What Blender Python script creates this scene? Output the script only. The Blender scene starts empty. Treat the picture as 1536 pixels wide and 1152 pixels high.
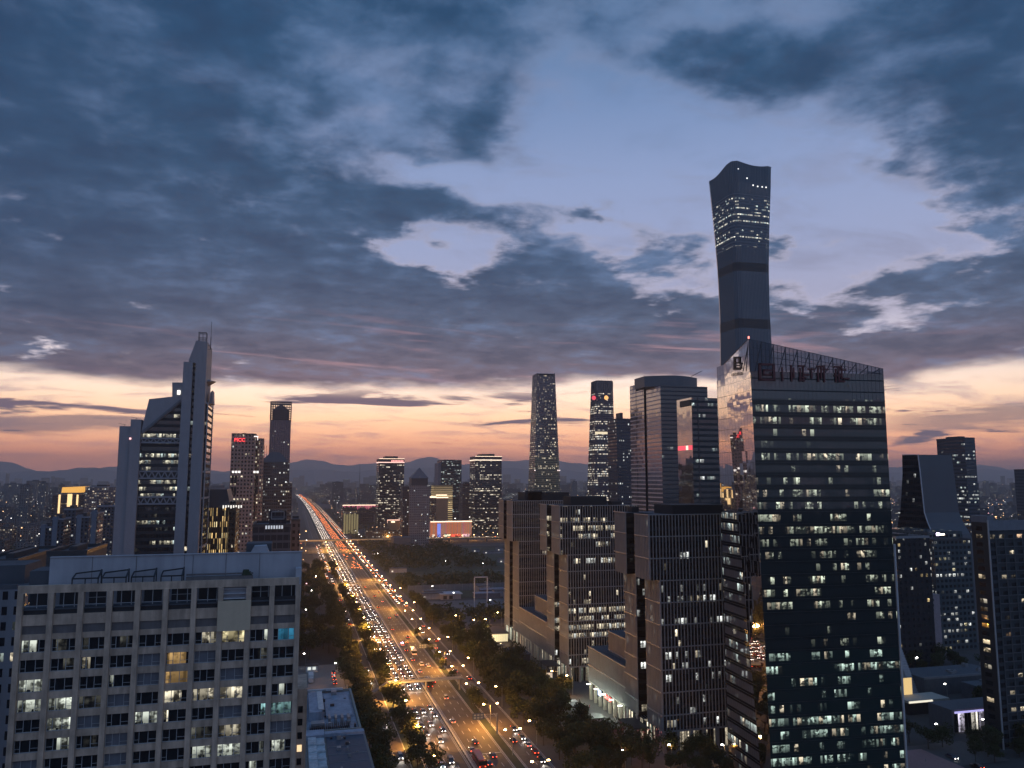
"""City avenue at dusk, seen west over the rooftops."""
import bpy, math, random
from math import radians, sin, cos, tan, atan, pi, sqrt
from mathutils import Vector

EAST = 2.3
HAZE = 9.5e-5
SKY_CLEAR_W = [(-1,(150,112,112)),(-.2,(200,136,116)),(.8,(232,148,116)),(1.7,(252,162,118)),(2.8,(254,180,132)),(4.2,(250,197,152)),(5.8,(242,208,180)),(7.6,(226,208,198)),(9.5,(204,196,206)),(12,(182,182,210)),(16,(165,176,213)),(21,(150,168,209)),(26,(124,150,194)),(33,(84,124,168)),(50,(60,98,142)),(90,(46,78,118))]
SKY_CLEAR_E = [(-1,(88,96,116)),(2,(104,114,136)),(6,(118,130,156)),(12,(126,142,172)),(25,(112,136,172)),(50,(90,120,158)),(90,(70,100,140))]
SKY_CLOUD = [(0,(120,100,112)),(7,(128,110,126)),(8.5,(104,100,120)),(11,(80,94,120)),(15,(60,86,118)),(21,(46,80,114)),(28,(40,78,114)),(34,(28,66,102)),(60,(52,80,116)),(90,(50,74,108))]
# px, py, rx, ry, rot, amount
SKY_BLOBS = [
 (1050,265,230,95,0,-.80),(890,215,140,80,20,-.45),(710,368,110,26,10,-.50),(720,270,120,50,-6,-.40),(590,235,90,26,-10,-.36),(440,205,90,30,-25,-.22),(580,150,120,40,0,-.16),
 (1200,300,170,90,-35,-.70),(1390,345,80,35,-30,-.40),(860,120,70,70,0,-.30),(1010,440,80,34,10,-.62),(1190,465,90,20,6,-.55),(1350,484,120,22,6,-.55),(1220,400,80,30,0,-.35),(620,395,60,16,0,-.4),(1150,20,200,30,0,-.2),(330,270,60,16,-10,-.2),
 (1160,375,50,36,-30,.55),(880,306,55,14,0,.75),(1110,105,100,55,-10,.50),(560,330,140,45,0,.40),(790,325,80,22,10,.35),(1460,480,100,60,0,.25),
 (600,212,60,14,0,.35),(950,410,130,30,-15,.30),(1000,520,300,40,0,.4),(300,400,300,130,0,.35),(1450,150,150,150,0,.30),(840,500,420,50,0,.45),(730,195,45,50,-30,.35),(200,150,300,160,0,.25),(40,400,180,130,0,.35),(20,320,120,90,0,.45),(150,490,120,20,0,.3),(820,240,40,14,0,.25),(640,300,80,16,-8,.2),(1250,540,200,30,0,.4),
 (60,522,70,10,5,-.5),
]
sc = bpy.context.scene
COL = sc.collection
# ------------------------------------------------------------------ camera
# World axes follow the city grid: +Y runs along the avenue (west), +X is to its right.
F = 1190.0                                  # focal length in photo pixels (1536 wide)
TH = atan(142 / F)                          # pitch up
YAW = atan((768 - 441) / F * cos(TH))       # heading to the right of the avenue
H = 100.0
cs, sn = cos(YAW), sin(YAW)
cam = bpy.data.cameras.new('camera')
cam.sensor_width = 36.0
cam.lens = F / 1536 * 36.0
cam.clip_start = 1.0
cam.clip_end = 90000
camo = bpy.data.objects.new('camera', cam)
COL.objects.link(camo)
camo.location = (0, 0, H)
camo.rotation_euler = (radians(90) + TH, 0, -YAW)
sc.camera = camo


def ray(px, py):
    u = (px - 768) / F
    v = (576 - py) / F
    fwd = cos(TH) - v * sin(TH)
    up = sin(TH) + v * cos(TH)
    return (u * cs + fwd * sn, -u * sn + fwd * cs, up)


def onY(px, py, Y):
    d = ray(px, py); k = Y / d[1]
    return d[0] * k, H + d[2] * k


def onX(px, py, X):
    d = ray(px, py); k = X / d[0]
    return d[1] * k, H + d[2] * k


def onZ(px, py, Z=0):
    d = ray(px, py); k = (Z - H) / d[2]
    return d[0] * k, d[1] * k


# ------------------------------------------------------------------ render settings
sc.view_settings.view_transform = 'Standard'
sc.view_settings.look = 'None'
sc.view_settings.exposure = 0.0
sc.view_settings.gamma = 1.0
sc.render.engine = 'CYCLES'
cy = sc.cycles
cy.use_denoising = True
cy.max_bounces = 5
cy.diffuse_bounces = 2
cy.glossy_bounces = 3
cy.transmission_bounces = 3
cy.volume_bounces = 0
cy.transparent_max_bounces = 6
cy.sample_clamp_indirect = 2.0
cy.caustics_reflective = False
cy.caustics_refractive = False
cy.use_light_tree = True


# ------------------------------------------------------------------ node helpers
def lin(c):
    return tuple((x / 255 / 12.92) if x / 255 <= .04045 else ((x / 255 + .055) / 1.055) ** 2.4 for x in c) + (1.0,)


class NT:
    """tiny helper around a node tree"""
    def __init__(s, nt): s.nt = nt

    def n(s, t, **k):
        nd = s.nt.nodes.new(t)
        for a, b in k.items(): setattr(nd, a, b)
        return nd

    def put(s, sock, v):
        if isinstance(v, bpy.types.NodeSocket): s.nt.links.new(v, sock)
        elif v is not None: sock.default_value = v

    def m(s, op, *a, clamp=False):
        nd = s.n('ShaderNodeMath', operation=op, use_clamp=clamp)
        for i, v in enumerate(a): s.put(nd.inputs[i], v)
        return nd.outputs[0]

    def v(s, op, *a, out=0):
        nd = s.n('ShaderNodeVectorMath', operation=op)
        for i, v in enumerate(a): s.put(nd.inputs[i], v)
        return nd.outputs[out]

    def xyz(s, x=0.0, y=0.0, z=0.0):
        nd = s.n('ShaderNodeCombineXYZ')
        for i, v in enumerate((x, y, z)): s.put(nd.inputs[i], v)
        return nd.outputs[0]

    def sep(s, v):
        nd = s.n('ShaderNodeSeparateXYZ'); s.put(nd.inputs[0], v)
        return nd.outputs

    def mr(s, v, a, b, c=0.0, d=1.0, kind='SMOOTHSTEP'):
        nd = s.n('ShaderNodeMapRange', interpolation_type=kind)
        for i, x in enumerate((v, a, b, c, d)): s.put(nd.inputs[i], x)
        return nd.outputs[0]

    def mix(s, f, a, b, blend='MIX'):
        nd = s.n('ShaderNodeMix', data_type='RGBA', blend_type=blend)
        s.put(nd.inputs[0], f); s.put(nd.inputs[6], a); s.put(nd.inputs[7], b)
        return nd.outputs[2]

    def noise(s, vec, scale=1.0, detail=2.0, rough=.5, dist=0.0, dim='3D', out=0):
        nd = s.n('ShaderNodeTexNoise', noise_dimensions=dim)
        s.put(nd.inputs['Vector'], vec); s.put(nd.inputs['Scale'], scale)
        s.put(nd.inputs['Detail'], detail); s.put(nd.inputs['Roughness'], rough)
        s.put(nd.inputs['Distortion'], dist)
        return nd.outputs[out]

    def white(s, vec, out=0):
        nd = s.n('ShaderNodeTexWhiteNoise', noise_dimensions='3D'); s.put(nd.inputs['Vector'], vec)
        return nd.outputs[out]

    def ramp(s, f, stops, interp='LINEAR'):
        nd = s.n('ShaderNodeValToRGB'); s.put(nd.inputs[0], f)
        cr = nd.color_ramp; cr.interpolation = interp
        while len(cr.elements) > 1: cr.elements.remove(cr.elements[-1])
        cr.elements[0].position = stops[0][0]; cr.elements[0].color = stops[0][1]
        for p, c in stops[1:]:
            e = cr.elements.new(p); e.color = c
        return nd.outputs[0]


# ------------------------------------------------------------------ dusk sky (real directions, clouds and glow)
w = bpy.data.worlds.new('World')
sc.world = w
w.use_nodes = True
w.node_tree.nodes.clear()
N = NT(w.node_tree)
D = N.n('ShaderNodeTexCoord').outputs['Generated']
dx, dy, dz = N.sep(D)
az = N.m('MULTIPLY', N.m('ARCTAN2', dx, dy), 57.29578)
el = N.m('MULTIPLY', N.m('ARCSINE', dz), 57.29578)
# soft distortion of the directions so nothing has a drawn edge
zz = N.m('ADD', N.m('MAXIMUM', dz, 0.0), 0.13)
q = N.xyz(N.m('DIVIDE', dx, zz), N.m('DIVIDE', dy, zz), 0.0)
warp = N.noise(q, 2.6, 6.0, .58, out=1)
wx, wy, wz = N.sep(warp)
azw = N.m('ADD', az, N.m('MULTIPLY', N.m('SUBTRACT', wx, .5), 15.0))
elw = N.m('ADD', el, N.m('MULTIPLY', N.m('SUBTRACT', wy, .5), 6.5))


def azel(px, py):
    d = ray(px, py)
    return math.degrees(math.atan2(d[0], d[1])), math.degrees(math.atan2(d[2], math.hypot(d[0], d[1])))


def blob(px, py, rx, ry, rot=0):
    """soft elliptical patch round the direction of a place in the sky; radii in degrees"""
    a0, e0 = azel(px, py)
    k = 57.3 / F
    rx *= k; ry *= k
    c, s_ = cos(radians(rot)), sin(radians(rot))
    ax = N.m('SUBTRACT', azw, a0); ey = N.m('SUBTRACT', elw, e0)
    x = N.m('ADD', N.m('MULTIPLY', ax, c / rx), N.m('MULTIPLY', ey, s_ / rx))
    y = N.m('ADD', N.m('MULTIPLY', ax, -s_ / ry), N.m('MULTIPLY', ey, c / ry))
    r2 = N.m('ADD', N.m('MULTIPLY', x, x), N.m('MULTIPLY', y, y))
    return N.m('EXPONENT', N.m('MULTIPLY', r2, -.9))


cov = 0.66
for px, py, rx, ry, rot, amt in SKY_BLOBS:      # openings in the deck (negative) and banks (positive)
    cov = N.m('MULTIPLY_ADD', blob(px, py, rx, ry, rot), amt, cov)
cov = N.m('MINIMUM', cov, .88)
cov = N.m('MAXIMUM', cov, .0)
big = N.noise(q, 1.5, 3.0, .5)
fine = N.noise(N.v('ADD', q, (7.3, 2.1, 0)), 4.2, 8.0, .60, .15)
puff = N.noise(N.v('ADD', q, (3.1, 8.4, 0)), 9.0, 6.0, .55, .1)
cov = N.m('MULTIPLY_ADD', N.m('SUBTRACT', big, .5), .5, cov)
cov = N.m('MULTIPLY_ADD', N.m('SUBTRACT', fine, .5), N.mr(el, 16.0, 26.0, 1.8, 1.35), cov)
cov = N.m('MULTIPLY_ADD', N.m('SUBTRACT', puff, .5), N.mr(el, 16.0, 26.0, .5, .2), cov)
# lower edge of the deck
edge = N.m('MULTIPLY_ADD', N.m('SUBTRACT', N.noise(N.xyz(N.m('MULTIPLY', az, .05), N.m('MULTIPLY', el, .15), 3.0), 1.6, 5.0, .55), .5), 4.2, el)
edge = N.m('ADD', edge, N.m('MULTIPLY', N.mr(az, 20.0, 33.0), N.m('MULTIPLY', N.mr(az, 55.0, 40.0), .4)))
deck = N.mr(edge, 6.4, 7.5)
lo_ = N.mr(el, 12.0, 25.0, .26, .04); hi_ = N.mr(el, 12.0, 25.0, .64, .92)
cloud = N.m('MULTIPLY', N.mr(cov, lo_, hi_), deck)
# flat streaks in the glow under the deck
sq = N.xyz(N.m('MULTIPLY', az, .065), N.m('MULTIPLY', el, .62), 1.7)
sn1 = N.noise(sq, 1.25, 5.0, .55, .3)
streak = N.m('MULTIPLY', N.mr(sn1, .58, .65), N.m('MULTIPLY', N.mr(el, 1.2, 2.2), N.mr(el, 7.0, 5.5)))
left_band = N.m('MULTIPLY', N.mr(N.m('ABSOLUTE', N.m('SUBTRACT', N.m('ADD', el, N.m('MULTIPLY', N.m('SUBTRACT', sn1, .5), 3.5)), 3.6)), .75, .25), N.mr(az, -3.0, -10.0))
streak = N.m('MAXIMUM', streak, N.m('MULTIPLY', left_band, .75))
band2 = N.m('MULTIPLY', N.mr(N.m('ABSOLUTE', N.m('SUBTRACT', N.m('ADD', el, N.m('MULTIPLY', N.m('SUBTRACT', sn1, .5), 4.0)), 3.9)), .85, .3), N.mr(az, 38.0, 44.0))
streak = N.m('MAXIMUM', streak, N.m('MULTIPLY', band2, .7))

e1 = N.m('DIVIDE', el, 90.0, clamp=True)


def stops(lst): return [(a / 90.0, lin(c)) for a, c in lst]


clear_w = N.ramp(e1, stops(SKY_CLEAR_W))
clear_e = N.ramp(e1, stops(SKY_CLEAR_E))
cloud_c = N.ramp(e1, stops(SKY_CLOUD))
# how far we look away from the afterglow (it sits at the far end of the avenue)
west = N.m('COSINE', N.m('MULTIPLY', N.m('SUBTRACT', az, 14.0), pi / 180))
wf = N.mr(west, -.1, .75)
clear = N.mix(wf, clear_e, clear_w)
glow = N.m('MULTIPLY_ADD', N.m('MULTIPLY', N.mr(west, .5, 1.0), N.mr(el, 13.0, 4.0)), 1.25, 1.0)
clear = N.v('MULTIPLY', clear, N.xyz(glow, glow, glow))
# billow shading inside the clouds: thick parts dark, thin parts let the blue through
sh = N.noise(N.v('ADD', q, (1.3, 5.5, 0)), 2.4, 7.0, .55, .1)
thin = N.m('ADD', N.m('MULTIPLY', N.m('SUBTRACT', sh, .5), 2.6), N.m('MULTIPLY', N.m('SUBTRACT', puff, .5), 2.3))
thin = N.m('SUBTRACT', thin, N.m('MULTIPLY', N.m('SUBTRACT', cov, .7), .9))
cl = N.mix(N.mr(thin, -.2, .75, 0.0, .80), cloud_c, N.mix(.6, cloud_c, lin((124, 152, 196))))
cl = N.mix(N.mr(thin, -.05, -.7, 0.0, .45), cl, lin((30, 50, 80)))
# pink afterglow streaks on the under side of the deck
ps = N.noise(N.xyz(N.m('MULTIPLY', az, .05), N.m('ADD', N.m('MULTIPLY', el, .75), N.m('MULTIPLY', az, .045)), 9.0), 1.5, 5.0, .6, .6)
pk = N.m('MULTIPLY', N.mr(ps, .52, .70), N.m('MULTIPLY', N.mr(el, 6.0, 8.0), N.mr(el, 12.5, 8.5)))
pk = N.m('MULTIPLY', pk, N.mr(west, .80, .98))
cl = N.mix(N.m('MULTIPLY', pk, .75), cl, lin((196, 150, 158)))
# darker towards the far left and the top right, as deck gets thicker there
thick = N.m('MAXIMUM', N.mr(az, 2.0, -22.0), N.m('MULTIPLY', N.mr(az, 34.0, 52.0), N.mr(el, 16.0, 30.0)))
cl = N.mix(N.m('MULTIPLY', thick, .45), cl, lin((28, 58, 92)))
# thin lit rims
rim = N.m('MULTIPLY', N.mr(cov, .20, .42), N.mr(cov, .66, .45))
veil = N.m('MULTIPLY', N.mr(N.noise(N.v('MULTIPLY', q, (1.0, 1.8, 1.0)), 2.2, 9.0, .62, .5), .46, .70), N.mr(el, 34.0, 20.0, .25, .55))
clear = N.mix(veil, clear, N.mix(.5, cloud_c, lin((190, 186, 214))))
base = N.mix(N.m('MULTIPLY', rim, N.m('MULTIPLY', deck, N.mr(el, 24.0, 12.0, 0.12, .75))), clear, lin((205, 198, 218)))
col = N.mix(N.m('MULTIPLY', cloud, .97), base, cl)
col = N.mix(N.m('MULTIPLY', streak, N.m('SUBTRACT', 1.0, deck)), col, lin((132, 112, 128)))
# physical sky far below its daytime strength, sun under the horizon: a faint fill only
# sky away from the afterglow and overhead, brightened to lift the facades
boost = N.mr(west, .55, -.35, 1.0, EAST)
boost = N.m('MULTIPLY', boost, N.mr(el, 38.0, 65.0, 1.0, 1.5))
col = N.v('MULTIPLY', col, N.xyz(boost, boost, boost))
nis = N.n('ShaderNodeTexSky', sky_type='NISHITA', sun_disc=False)
nis.sun_elevation = radians(0.0); nis.sun_rotation = radians(0.0); nis.altitude = 50
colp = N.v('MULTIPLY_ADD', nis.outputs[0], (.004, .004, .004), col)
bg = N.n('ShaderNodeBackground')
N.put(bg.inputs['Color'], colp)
bg.inputs['Strength'].default_value = 1.0
out = N.n('ShaderNodeOutputWorld')
w.node_tree.links.new(bg.outputs[0], out.inputs[0])

# very weak, very soft lamp where the sun has gone down
sun = bpy.data.lights.new('sun', 'SUN')
sun.energy = 0.12; sun.angle = radians(30); sun.color = (1.0, .62, .42)
suno = bpy.data.objects.new('sun', sun)
COL.objects.link(suno)
suno.rotation_euler = (radians(90 - 4), 0, radians(180 - 10))
# ================================================================== materials
MATS = {}


def pmat(name, col, rough=.8, bump=0, var=.12, scale=.6, metal=0.0, spec=.4):
    """weathered opaque material, procedural"""
    if name in MATS: return MATS[name]
    m = bpy.data.materials.new(name); m.use_nodes = True
    nt = m.node_tree; N = NT(nt)
    b = nt.nodes['Principled BSDF']
    tc = N.n('ShaderNodeTexCoord').outputs['Object']
    n1 = N.noise(tc, scale, 4.0, .6)
    n2 = N.noise(N.v('MULTIPLY', tc, (1.0, 1.0, .12)), scale * 3.0, 3.0, .6)
    f = N.m('MULTIPLY_ADD', N.m('ADD', N.m('SUBTRACT', n1, .5), N.m('SUBTRACT', n2, .5)), var * 3.2, 1.0)
    c = N.v('MULTIPLY', tuple(col), N.xyz(f, f, f))
    N.put(b.inputs['Base Color'], c)
    b.inputs['Roughness'].default_value = rough
    b.inputs['Metallic'].default_value = metal
    b.inputs['Specular IOR Level'].default_value = spec
    MATS[name] = m
    return m


def emat(name, col, strength, sample=False):
    """something that gives off light"""
    if name in MATS: return MATS[name]
    m = bpy.data.materials.new(name); m.use_nodes = True
    b = m.node_tree.nodes['Principled BSDF']
    b.inputs['Base Color'].default_value = tuple(min(1, x) * .5 for x in col[:3]) + (1,)
    b.inputs['Emission Color'].default_value = tuple(col[:3]) + (1,)
    b.inputs['Emission Strength'].default_value = strength
    m.cycles.emission_sampling = 'AUTO' if sample else 'NONE'
    MATS[name] = m
    return m


def facade_group():
    g = bpy.data.node_groups.new('facade', 'ShaderNodeTree')
    I = g.interface
    def inp(n, t, d):
        s = I.new_socket(name=n, in_out='INPUT', socket_type=t); s.default_value = d
    F_ = 'NodeSocketFloat'; C_ = 'NodeSocketColor'
    for n, d in (('FloorH', 4.0), ('BayW', 1.5), ('WinW', .9), ('WinH', .6), ('WinY', .5), ('Thresh', .6), ('RunS', .12),
                 ('LitE', 1.5), ('GlassRough', .06), ('Wobble', .01), ('Seed', 0.0), ('WallRough', .7), ('Detail', 1.0), ('FloorVar', .35), ('CellVar', .3), ('Spec', .6), ('Metal', 0.0)):
        inp(n, F_, d)
    for n, d in (('WallCol', (.1, .1, .1, 1)), ('GlassCol', (.01, .015, .02, 1)), ('LitA', (.8, .85, .75, 1)), ('LitB', (1, .7, .35, 1))):
        inp(n, C_, d)
    I.new_socket(name='Shader', in_out='OUTPUT', socket_type='NodeSocketShader')
    N = NT(g)
    gi = N.n('NodeGroupInput').outputs
    go = N.n('NodeGroupOutput')
    uvn = N.n('ShaderNodeUVMap', uv_map='UVMap').outputs[0]
    u, v, _ = N.sep(uvn)
    rnd = N.n('ShaderNodeObjectInfo').outputs['Random']
    seed = N.m('ADD', gi['Seed'], N.m('MULTIPLY', rnd, 37.0))
    cu = N.m('DIVIDE', u, gi['BayW']); cv = N.m('DIVIDE', v, gi['FloorH'])
    iu = N.m('FLOOR', cu); iv = N.m('FLOOR', cv)
    fu = N.m('FRACT', cu); fv = N.m('FRACT', cv)
    hx = N.m('LESS_THAN', N.m('ABSOLUTE', N.m('SUBTRACT', fu, .5)), N.m('MULTIPLY', gi['WinW'], .5))
    hy = N.m('LESS_THAN', N.m('ABSOLUTE', N.m('SUBTRACT', fv, gi['WinY'])), N.m('MULTIPLY', gi['WinH'], .5))
    mask = N.m('MULTIPLY', hx, hy)
    cell = N.xyz(iu, iv, seed)
    wn = N.n('ShaderNodeTexWhiteNoise', noise_dimensions='3D'); N.put(wn.inputs['Vector'], cell)
    r1, r2, r3 = N.sep(wn.outputs['Color'])
    fl = N.white(N.xyz(iv, seed, 4.7))
    run = N.noise(N.xyz(N.m('MULTIPLY', iu, gi['RunS']), N.m('MULTIPLY', iv, 13.37), seed), 1.0, 1.5, .6)
    val = N.m('MULTIPLY_ADD', N.m('SUBTRACT', run, .5), 1.7, .5)
    val = N.m('MULTIPLY_ADD', N.m('SUBTRACT', fl, .5), gi['FloorVar'], val)
    val = N.m('MULTIPLY_ADD', N.m('SUBTRACT', r1, .5), gi['CellVar'], val)
    val = N.m('SUBTRACT', val, .07)
    lit = N.mr(val, gi['Thresh'], N.m('ADD', gi['Thresh'], .10), kind='LINEAR')
    # what can be seen of the rooms: ceiling lights, furniture and blinds
    hb = N.white(N.xyz(N.m('FLOOR', N.m('MULTIPLY', cu, 2.0)), iv, N.m('ADD', seed, 9.0)))
    d1 = N.noise(N.xyz(N.m('MULTIPLY', u, .9), N.m('MULTIPLY', v, 1.1), seed), .9, 2.5, .6)
    room = N.mr(N.m('MULTIPLY_ADD', N.m('SUBTRACT', hb, .5), .30, d1), .36, .60, .10, 1.15)
    top = N.mr(fv, .20, .80, .45, 1.20)  # ceiling light of the rooms put into the glow, brighter upwards
    room = N.m('MULTIPLY', room, top)
    room = N.m('ADD', N.m('MULTIPLY', N.m('SUBTRACT', room, 1.0), gi['Detail']), 1.0)
    room = N.m('MAXIMUM', room, .04)
    br = N.m('MULTIPLY', N.m('MULTIPLY_ADD', N.m('MULTIPLY', r2, r2), .95, .25), room)
    em = N.m('MULTIPLY', N.m('MULTIPLY', N.m('MULTIPLY', lit, br), mask), gi['LitE'])
    dirt = N.noise(N.xyz(N.m('MULTIPLY', u, .25), N.m('MULTIPLY', v, .05), seed), 1.0, 4.0, .6)
    wc = N.v('SCALE', gi['WallCol']); wc.node.inputs['Scale'].default_value = 1
    N.put(wc.node.inputs['Scale'], N.m('MULTIPLY_ADD', N.m('SUBTRACT', dirt, .5), .7, 1.0))
    geo = N.n('ShaderNodeNewGeometry')
    wob = N.v('SUBTRACT', wn.outputs['Color'], (.5, .5, .5))
    wsc = N.n('ShaderNodeVectorMath', operation='SCALE'); N.put(wsc.inputs[0], wob); N.put(wsc.inputs['Scale'], gi['Wobble'])
    nrm = N.v('NORMALIZE', N.v('ADD', geo.outputs['Normal'], wsc.outputs[0]))
    b = N.n('ShaderNodeBsdfPrincipled')
    N.put(b.inputs['Base Color'], N.mix(mask, wc, gi['GlassCol']))
    N.put(b.inputs['Roughness'], N.m('ADD', N.m('MULTIPLY', mask, N.m('SUBTRACT', gi['GlassRough'], gi['WallRough'])), gi['WallRough']))
    N.put(b.inputs['Specular IOR Level'], N.m('MULTIPLY_ADD', mask, N.m('SUBTRACT', gi['Spec'], .25), .25))
    N.put(b.inputs['Normal'], nrm)
    N.put(b.inputs['Metallic'], N.m('MULTIPLY', mask, gi['Metal']))
    N.put(b.inputs['Emission Color'], N.mix(N.m('GREATER_THAN', r3, .78), gi['LitA'], gi['LitB']))
    N.put(b.inputs['Emission Strength'], em)
    g.links.new(b.outputs[0], go.inputs[0])
    return g


FG = facade_group()
COOL = (.72, .86, .80, 1); WARM = (1.0, .66, .32, 1); CREAM = (1.0, .86, .62, 1); WHITE = (.9, .93, .88, 1)


def fmat(name, **k):
    if name in MATS: return MATS[name]
    m = bpy.data.materials.new(name); m.use_nodes = True
    nt = m.node_tree
    nt.nodes.remove(nt.nodes['Principled BSDF'])
    g = nt.nodes.new('ShaderNodeGroup'); g.node_tree = FG
    for a, b in k.items():
        s = g.inputs[a]
        if s.type == 'RGBA' and len(b) == 3: b = tuple(b) + (1,)
        s.default_value = b
    nt.links.new(g.outputs[0], nt.nodes['Material Output'].inputs[0])
    m.cycles.emission_sampling = 'NONE'
    MATS[name] = m
    return m


# ================================================================== mesh builder
class MB:
    def __init__(s): s.v = []; s.f = []; s.uv = []; s.mi = []

    def quad(s, a, b, c, d, uv=None, mi=0):
        i = len(s.v); s.v += [a, b, c, d]; s.f.append((i, i + 1, i + 2, i + 3))
        s.uv += list(uv) if uv else [(0, 0), (1, 0), (1, 1), (0, 1)]; s.mi.append(mi)

    def poly(s, pts, uv=None, mi=0):
        i = len(s.v); s.v += list(pts); s.f.append(tuple(range(i, i + len(pts))))
        s.uv += list(uv) if uv else [(p[0], p[1]) for p in pts]; s.mi.append(mi)

    def box(s, x0, x1, y0, y1, z0, z1, mi=0, top=None, bottom=True):
        s.ring([(x0, y0), (x1, y0), (x1, y1), (x0, y1)], z0, None, z1, mi, mi if top is None else top, bottom)

    def ring(s, P, z0, Q, z1, mi=0, top=0, bottom=True, cap=True, z0s=None, z1s=None):
        """prism between footprint P (counter-clockwise) at z0 and footprint Q at z1; uv in metres"""
        Q = Q or P; n = len(P); u = 0.0
        zb = z0s or [z0] * n; zt = z1s or [z1] * n
        for i in range(n):
            j = (i + 1) % n
            L = max(math.hypot(P[j][0] - P[i][0], P[j][1] - P[i][1]), math.hypot(Q[j][0] - Q[i][0], Q[j][1] - Q[i][1]))
            if L < 1e-6: continue
            s.quad((*P[i], zb[i]), (*P[j], zb[j]), (*Q[j], zt[j]), (*Q[i], zt[i]),
                   [(u, zb[i]), (u + L, zb[j]), (u + L, zt[j]), (u, zt[i])], mi)
            u += L + 3.7
        if cap: s.poly([(*Q[i], zt[i]) for i in range(n)], None, top)
        if bottom: s.poly([(*P[i], zb[i]) for i in reversed(range(n))], None, top)

    def bar(s, a, b, r, mi=0, n=4):
        a = Vector(a); b = Vector(b); d = (b - a)
        if d.length < 1e-6: return
        d.normalize()
        t = Vector((0, 0, 1)) if abs(d.z) < .9 else Vector((1, 0, 0))
        e = d.cross(t).normalized(); g = d.cross(e)
        ra = [a + (e * cos(2 * pi * (k + .5) / n) + g * sin(2 * pi * (k + .5) / n)) * r for k in range(n)]
        rb = [p + (b - a) for p in ra]
        for k in range(n):
            j = (k + 1) % n
            s.quad(tuple(ra[j]), tuple(ra[k]), tuple(rb[k]), tuple(rb[j]), None, mi)
        s.poly([tuple(p) for p in ra], None, mi); s.poly([tuple(p) for p in reversed(rb)], None, mi)

    def cyl(s, x, y, r0, z0, z1, n=12, mi=0, r1=None, uvm=False):
        r1 = r0 if r1 is None else r1
        P = [(x + r0 * cos(2 * pi * k / n), y + r0 * sin(2 * pi * k / n)) for k in range(n)]
        Q = [(x + r1 * cos(2 * pi * k / n), y + r1 * sin(2 * pi * k / n)) for k in range(n)]
        s.ring(P, z0, Q, z1, mi, mi)

    def extrude_y(s, pts, y0, y1, mi=0):
        """pts: outline in (x, z), clockwise or not; front at y0, back at y1"""
        A = sum(pts[i][0] * pts[(i + 1) % len(pts)][1] - pts[(i + 1) % len(pts)][0] * pts[i][1] for i in range(len(pts)))
        if A < 0: pts = pts[::-1]
        s.poly([(x, y0, z) for x, z in pts], [(x, z) for x, z in pts], mi)
        s.poly([(x, y1, z) for x, z in reversed(pts)], [(x, z) for x, z in reversed(pts)], mi)
        for i in range(len(pts)):
            a = pts[i]; b = pts[(i + 1) % len(pts)]
            s.quad((a[0], y0, a[1]), (a[0], y1, a[1]), (b[0], y1, b[1]), (b[0], y0, b[1]),
                   [(y0, a[1]), (y1, a[1]), (y1, b[1]), (y0, b[1])], mi)

    def mesh(s, name, mats):
        me = bpy.data.meshes.new(name)
        me.from_pydata(s.v, [], s.f)
        uvl = me.uv_layers.new(name='UVMap')
        flat = [c for p in s.uv for c in p]
        uvl.data.foreach_set('uv', flat)
        for m in (mats if isinstance(mats, (list, tuple)) else [mats]): me.materials.append(m)
        me.polygons.foreach_set('material_index', s.mi)
        me.update()
        return me

    def build(s, name, mats, parent=None, loc=None):
        """one mesh object; vertices were given in world space unless loc is None"""
        if loc is not None:
            s.v = [(a - loc[0], b - loc[1], c - loc[2]) for a, b, c in s.v]
        o = bpy.data.objects.new(name, s.mesh(name, mats))
        COL.objects.link(o)
        if parent is not None: o.parent = parent
        elif loc is not None: o.location = loc
        return o


def tag(o, label=None, cat=None, group=None, kind=None):
    if label: o['label'] = label
    if cat: o['category'] = cat
    if group: o['group'] = group
    if kind: o['kind'] = kind
    return o


def thing(name, label, cat, loc=(0, 0, 0), group=None, rz=0):
    o = bpy.data.objects.new(name, None); COL.objects.link(o)
    o.empty_display_size = 1; o.location = loc; o.rotation_euler = (0, 0, rz)
    return tag(o, label, cat, group)


def copy_tree(o, parent=None):
    c = o.copy(); COL.objects.link(c); c.parent = parent
    for ch in list(o.children): copy_tree(ch, c)
    return c


def text_part(name, txt, size, mat, parent, loc, rz=0.0, depth=.2, align='CENTER'):
    cu = bpy.data.curves.new(name, 'FONT'); cu.body = txt; cu.size = size; cu.extrude = depth
    cu.align_x = align; cu.align_y = 'CENTER'
    o = bpy.data.objects.new(name, cu); COL.objects.link(o)
    dg = bpy.context.evaluated_depsgraph_get()
    me = bpy.data.meshes.new_from_object(o.evaluated_get(dg))
    COL.objects.unlink(o); bpy.data.objects.remove(o)
    me.materials.clear(); me.materials.append(mat)
    t = bpy.data.objects.new(name, me); COL.objects.link(t)
    t.parent = parent; t.location = loc; t.rotation_euler = (radians(90), 0, rz)
    return t


R = random.Random(7)
# shared plain materials
conc = pmat('concrete', (.20, .195, .19), .85)
roofm = pmat('roof_felt', (.07, .075, .085), .9, var=.2, scale=.08)
darkm = pmat('dark_metal', (.03, .032, .036), .5)
whitem = pmat('white_paint', (.62, .62, .6), .6)
steel = pmat('grey_steel', (.22, .23, .24), .45, metal=.3)
# ================================================================== ground, avenue, side streets
def road_x(y): return 0.0 if y < 2000 else -3.3e-6 * (y - 2000) ** 2


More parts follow.
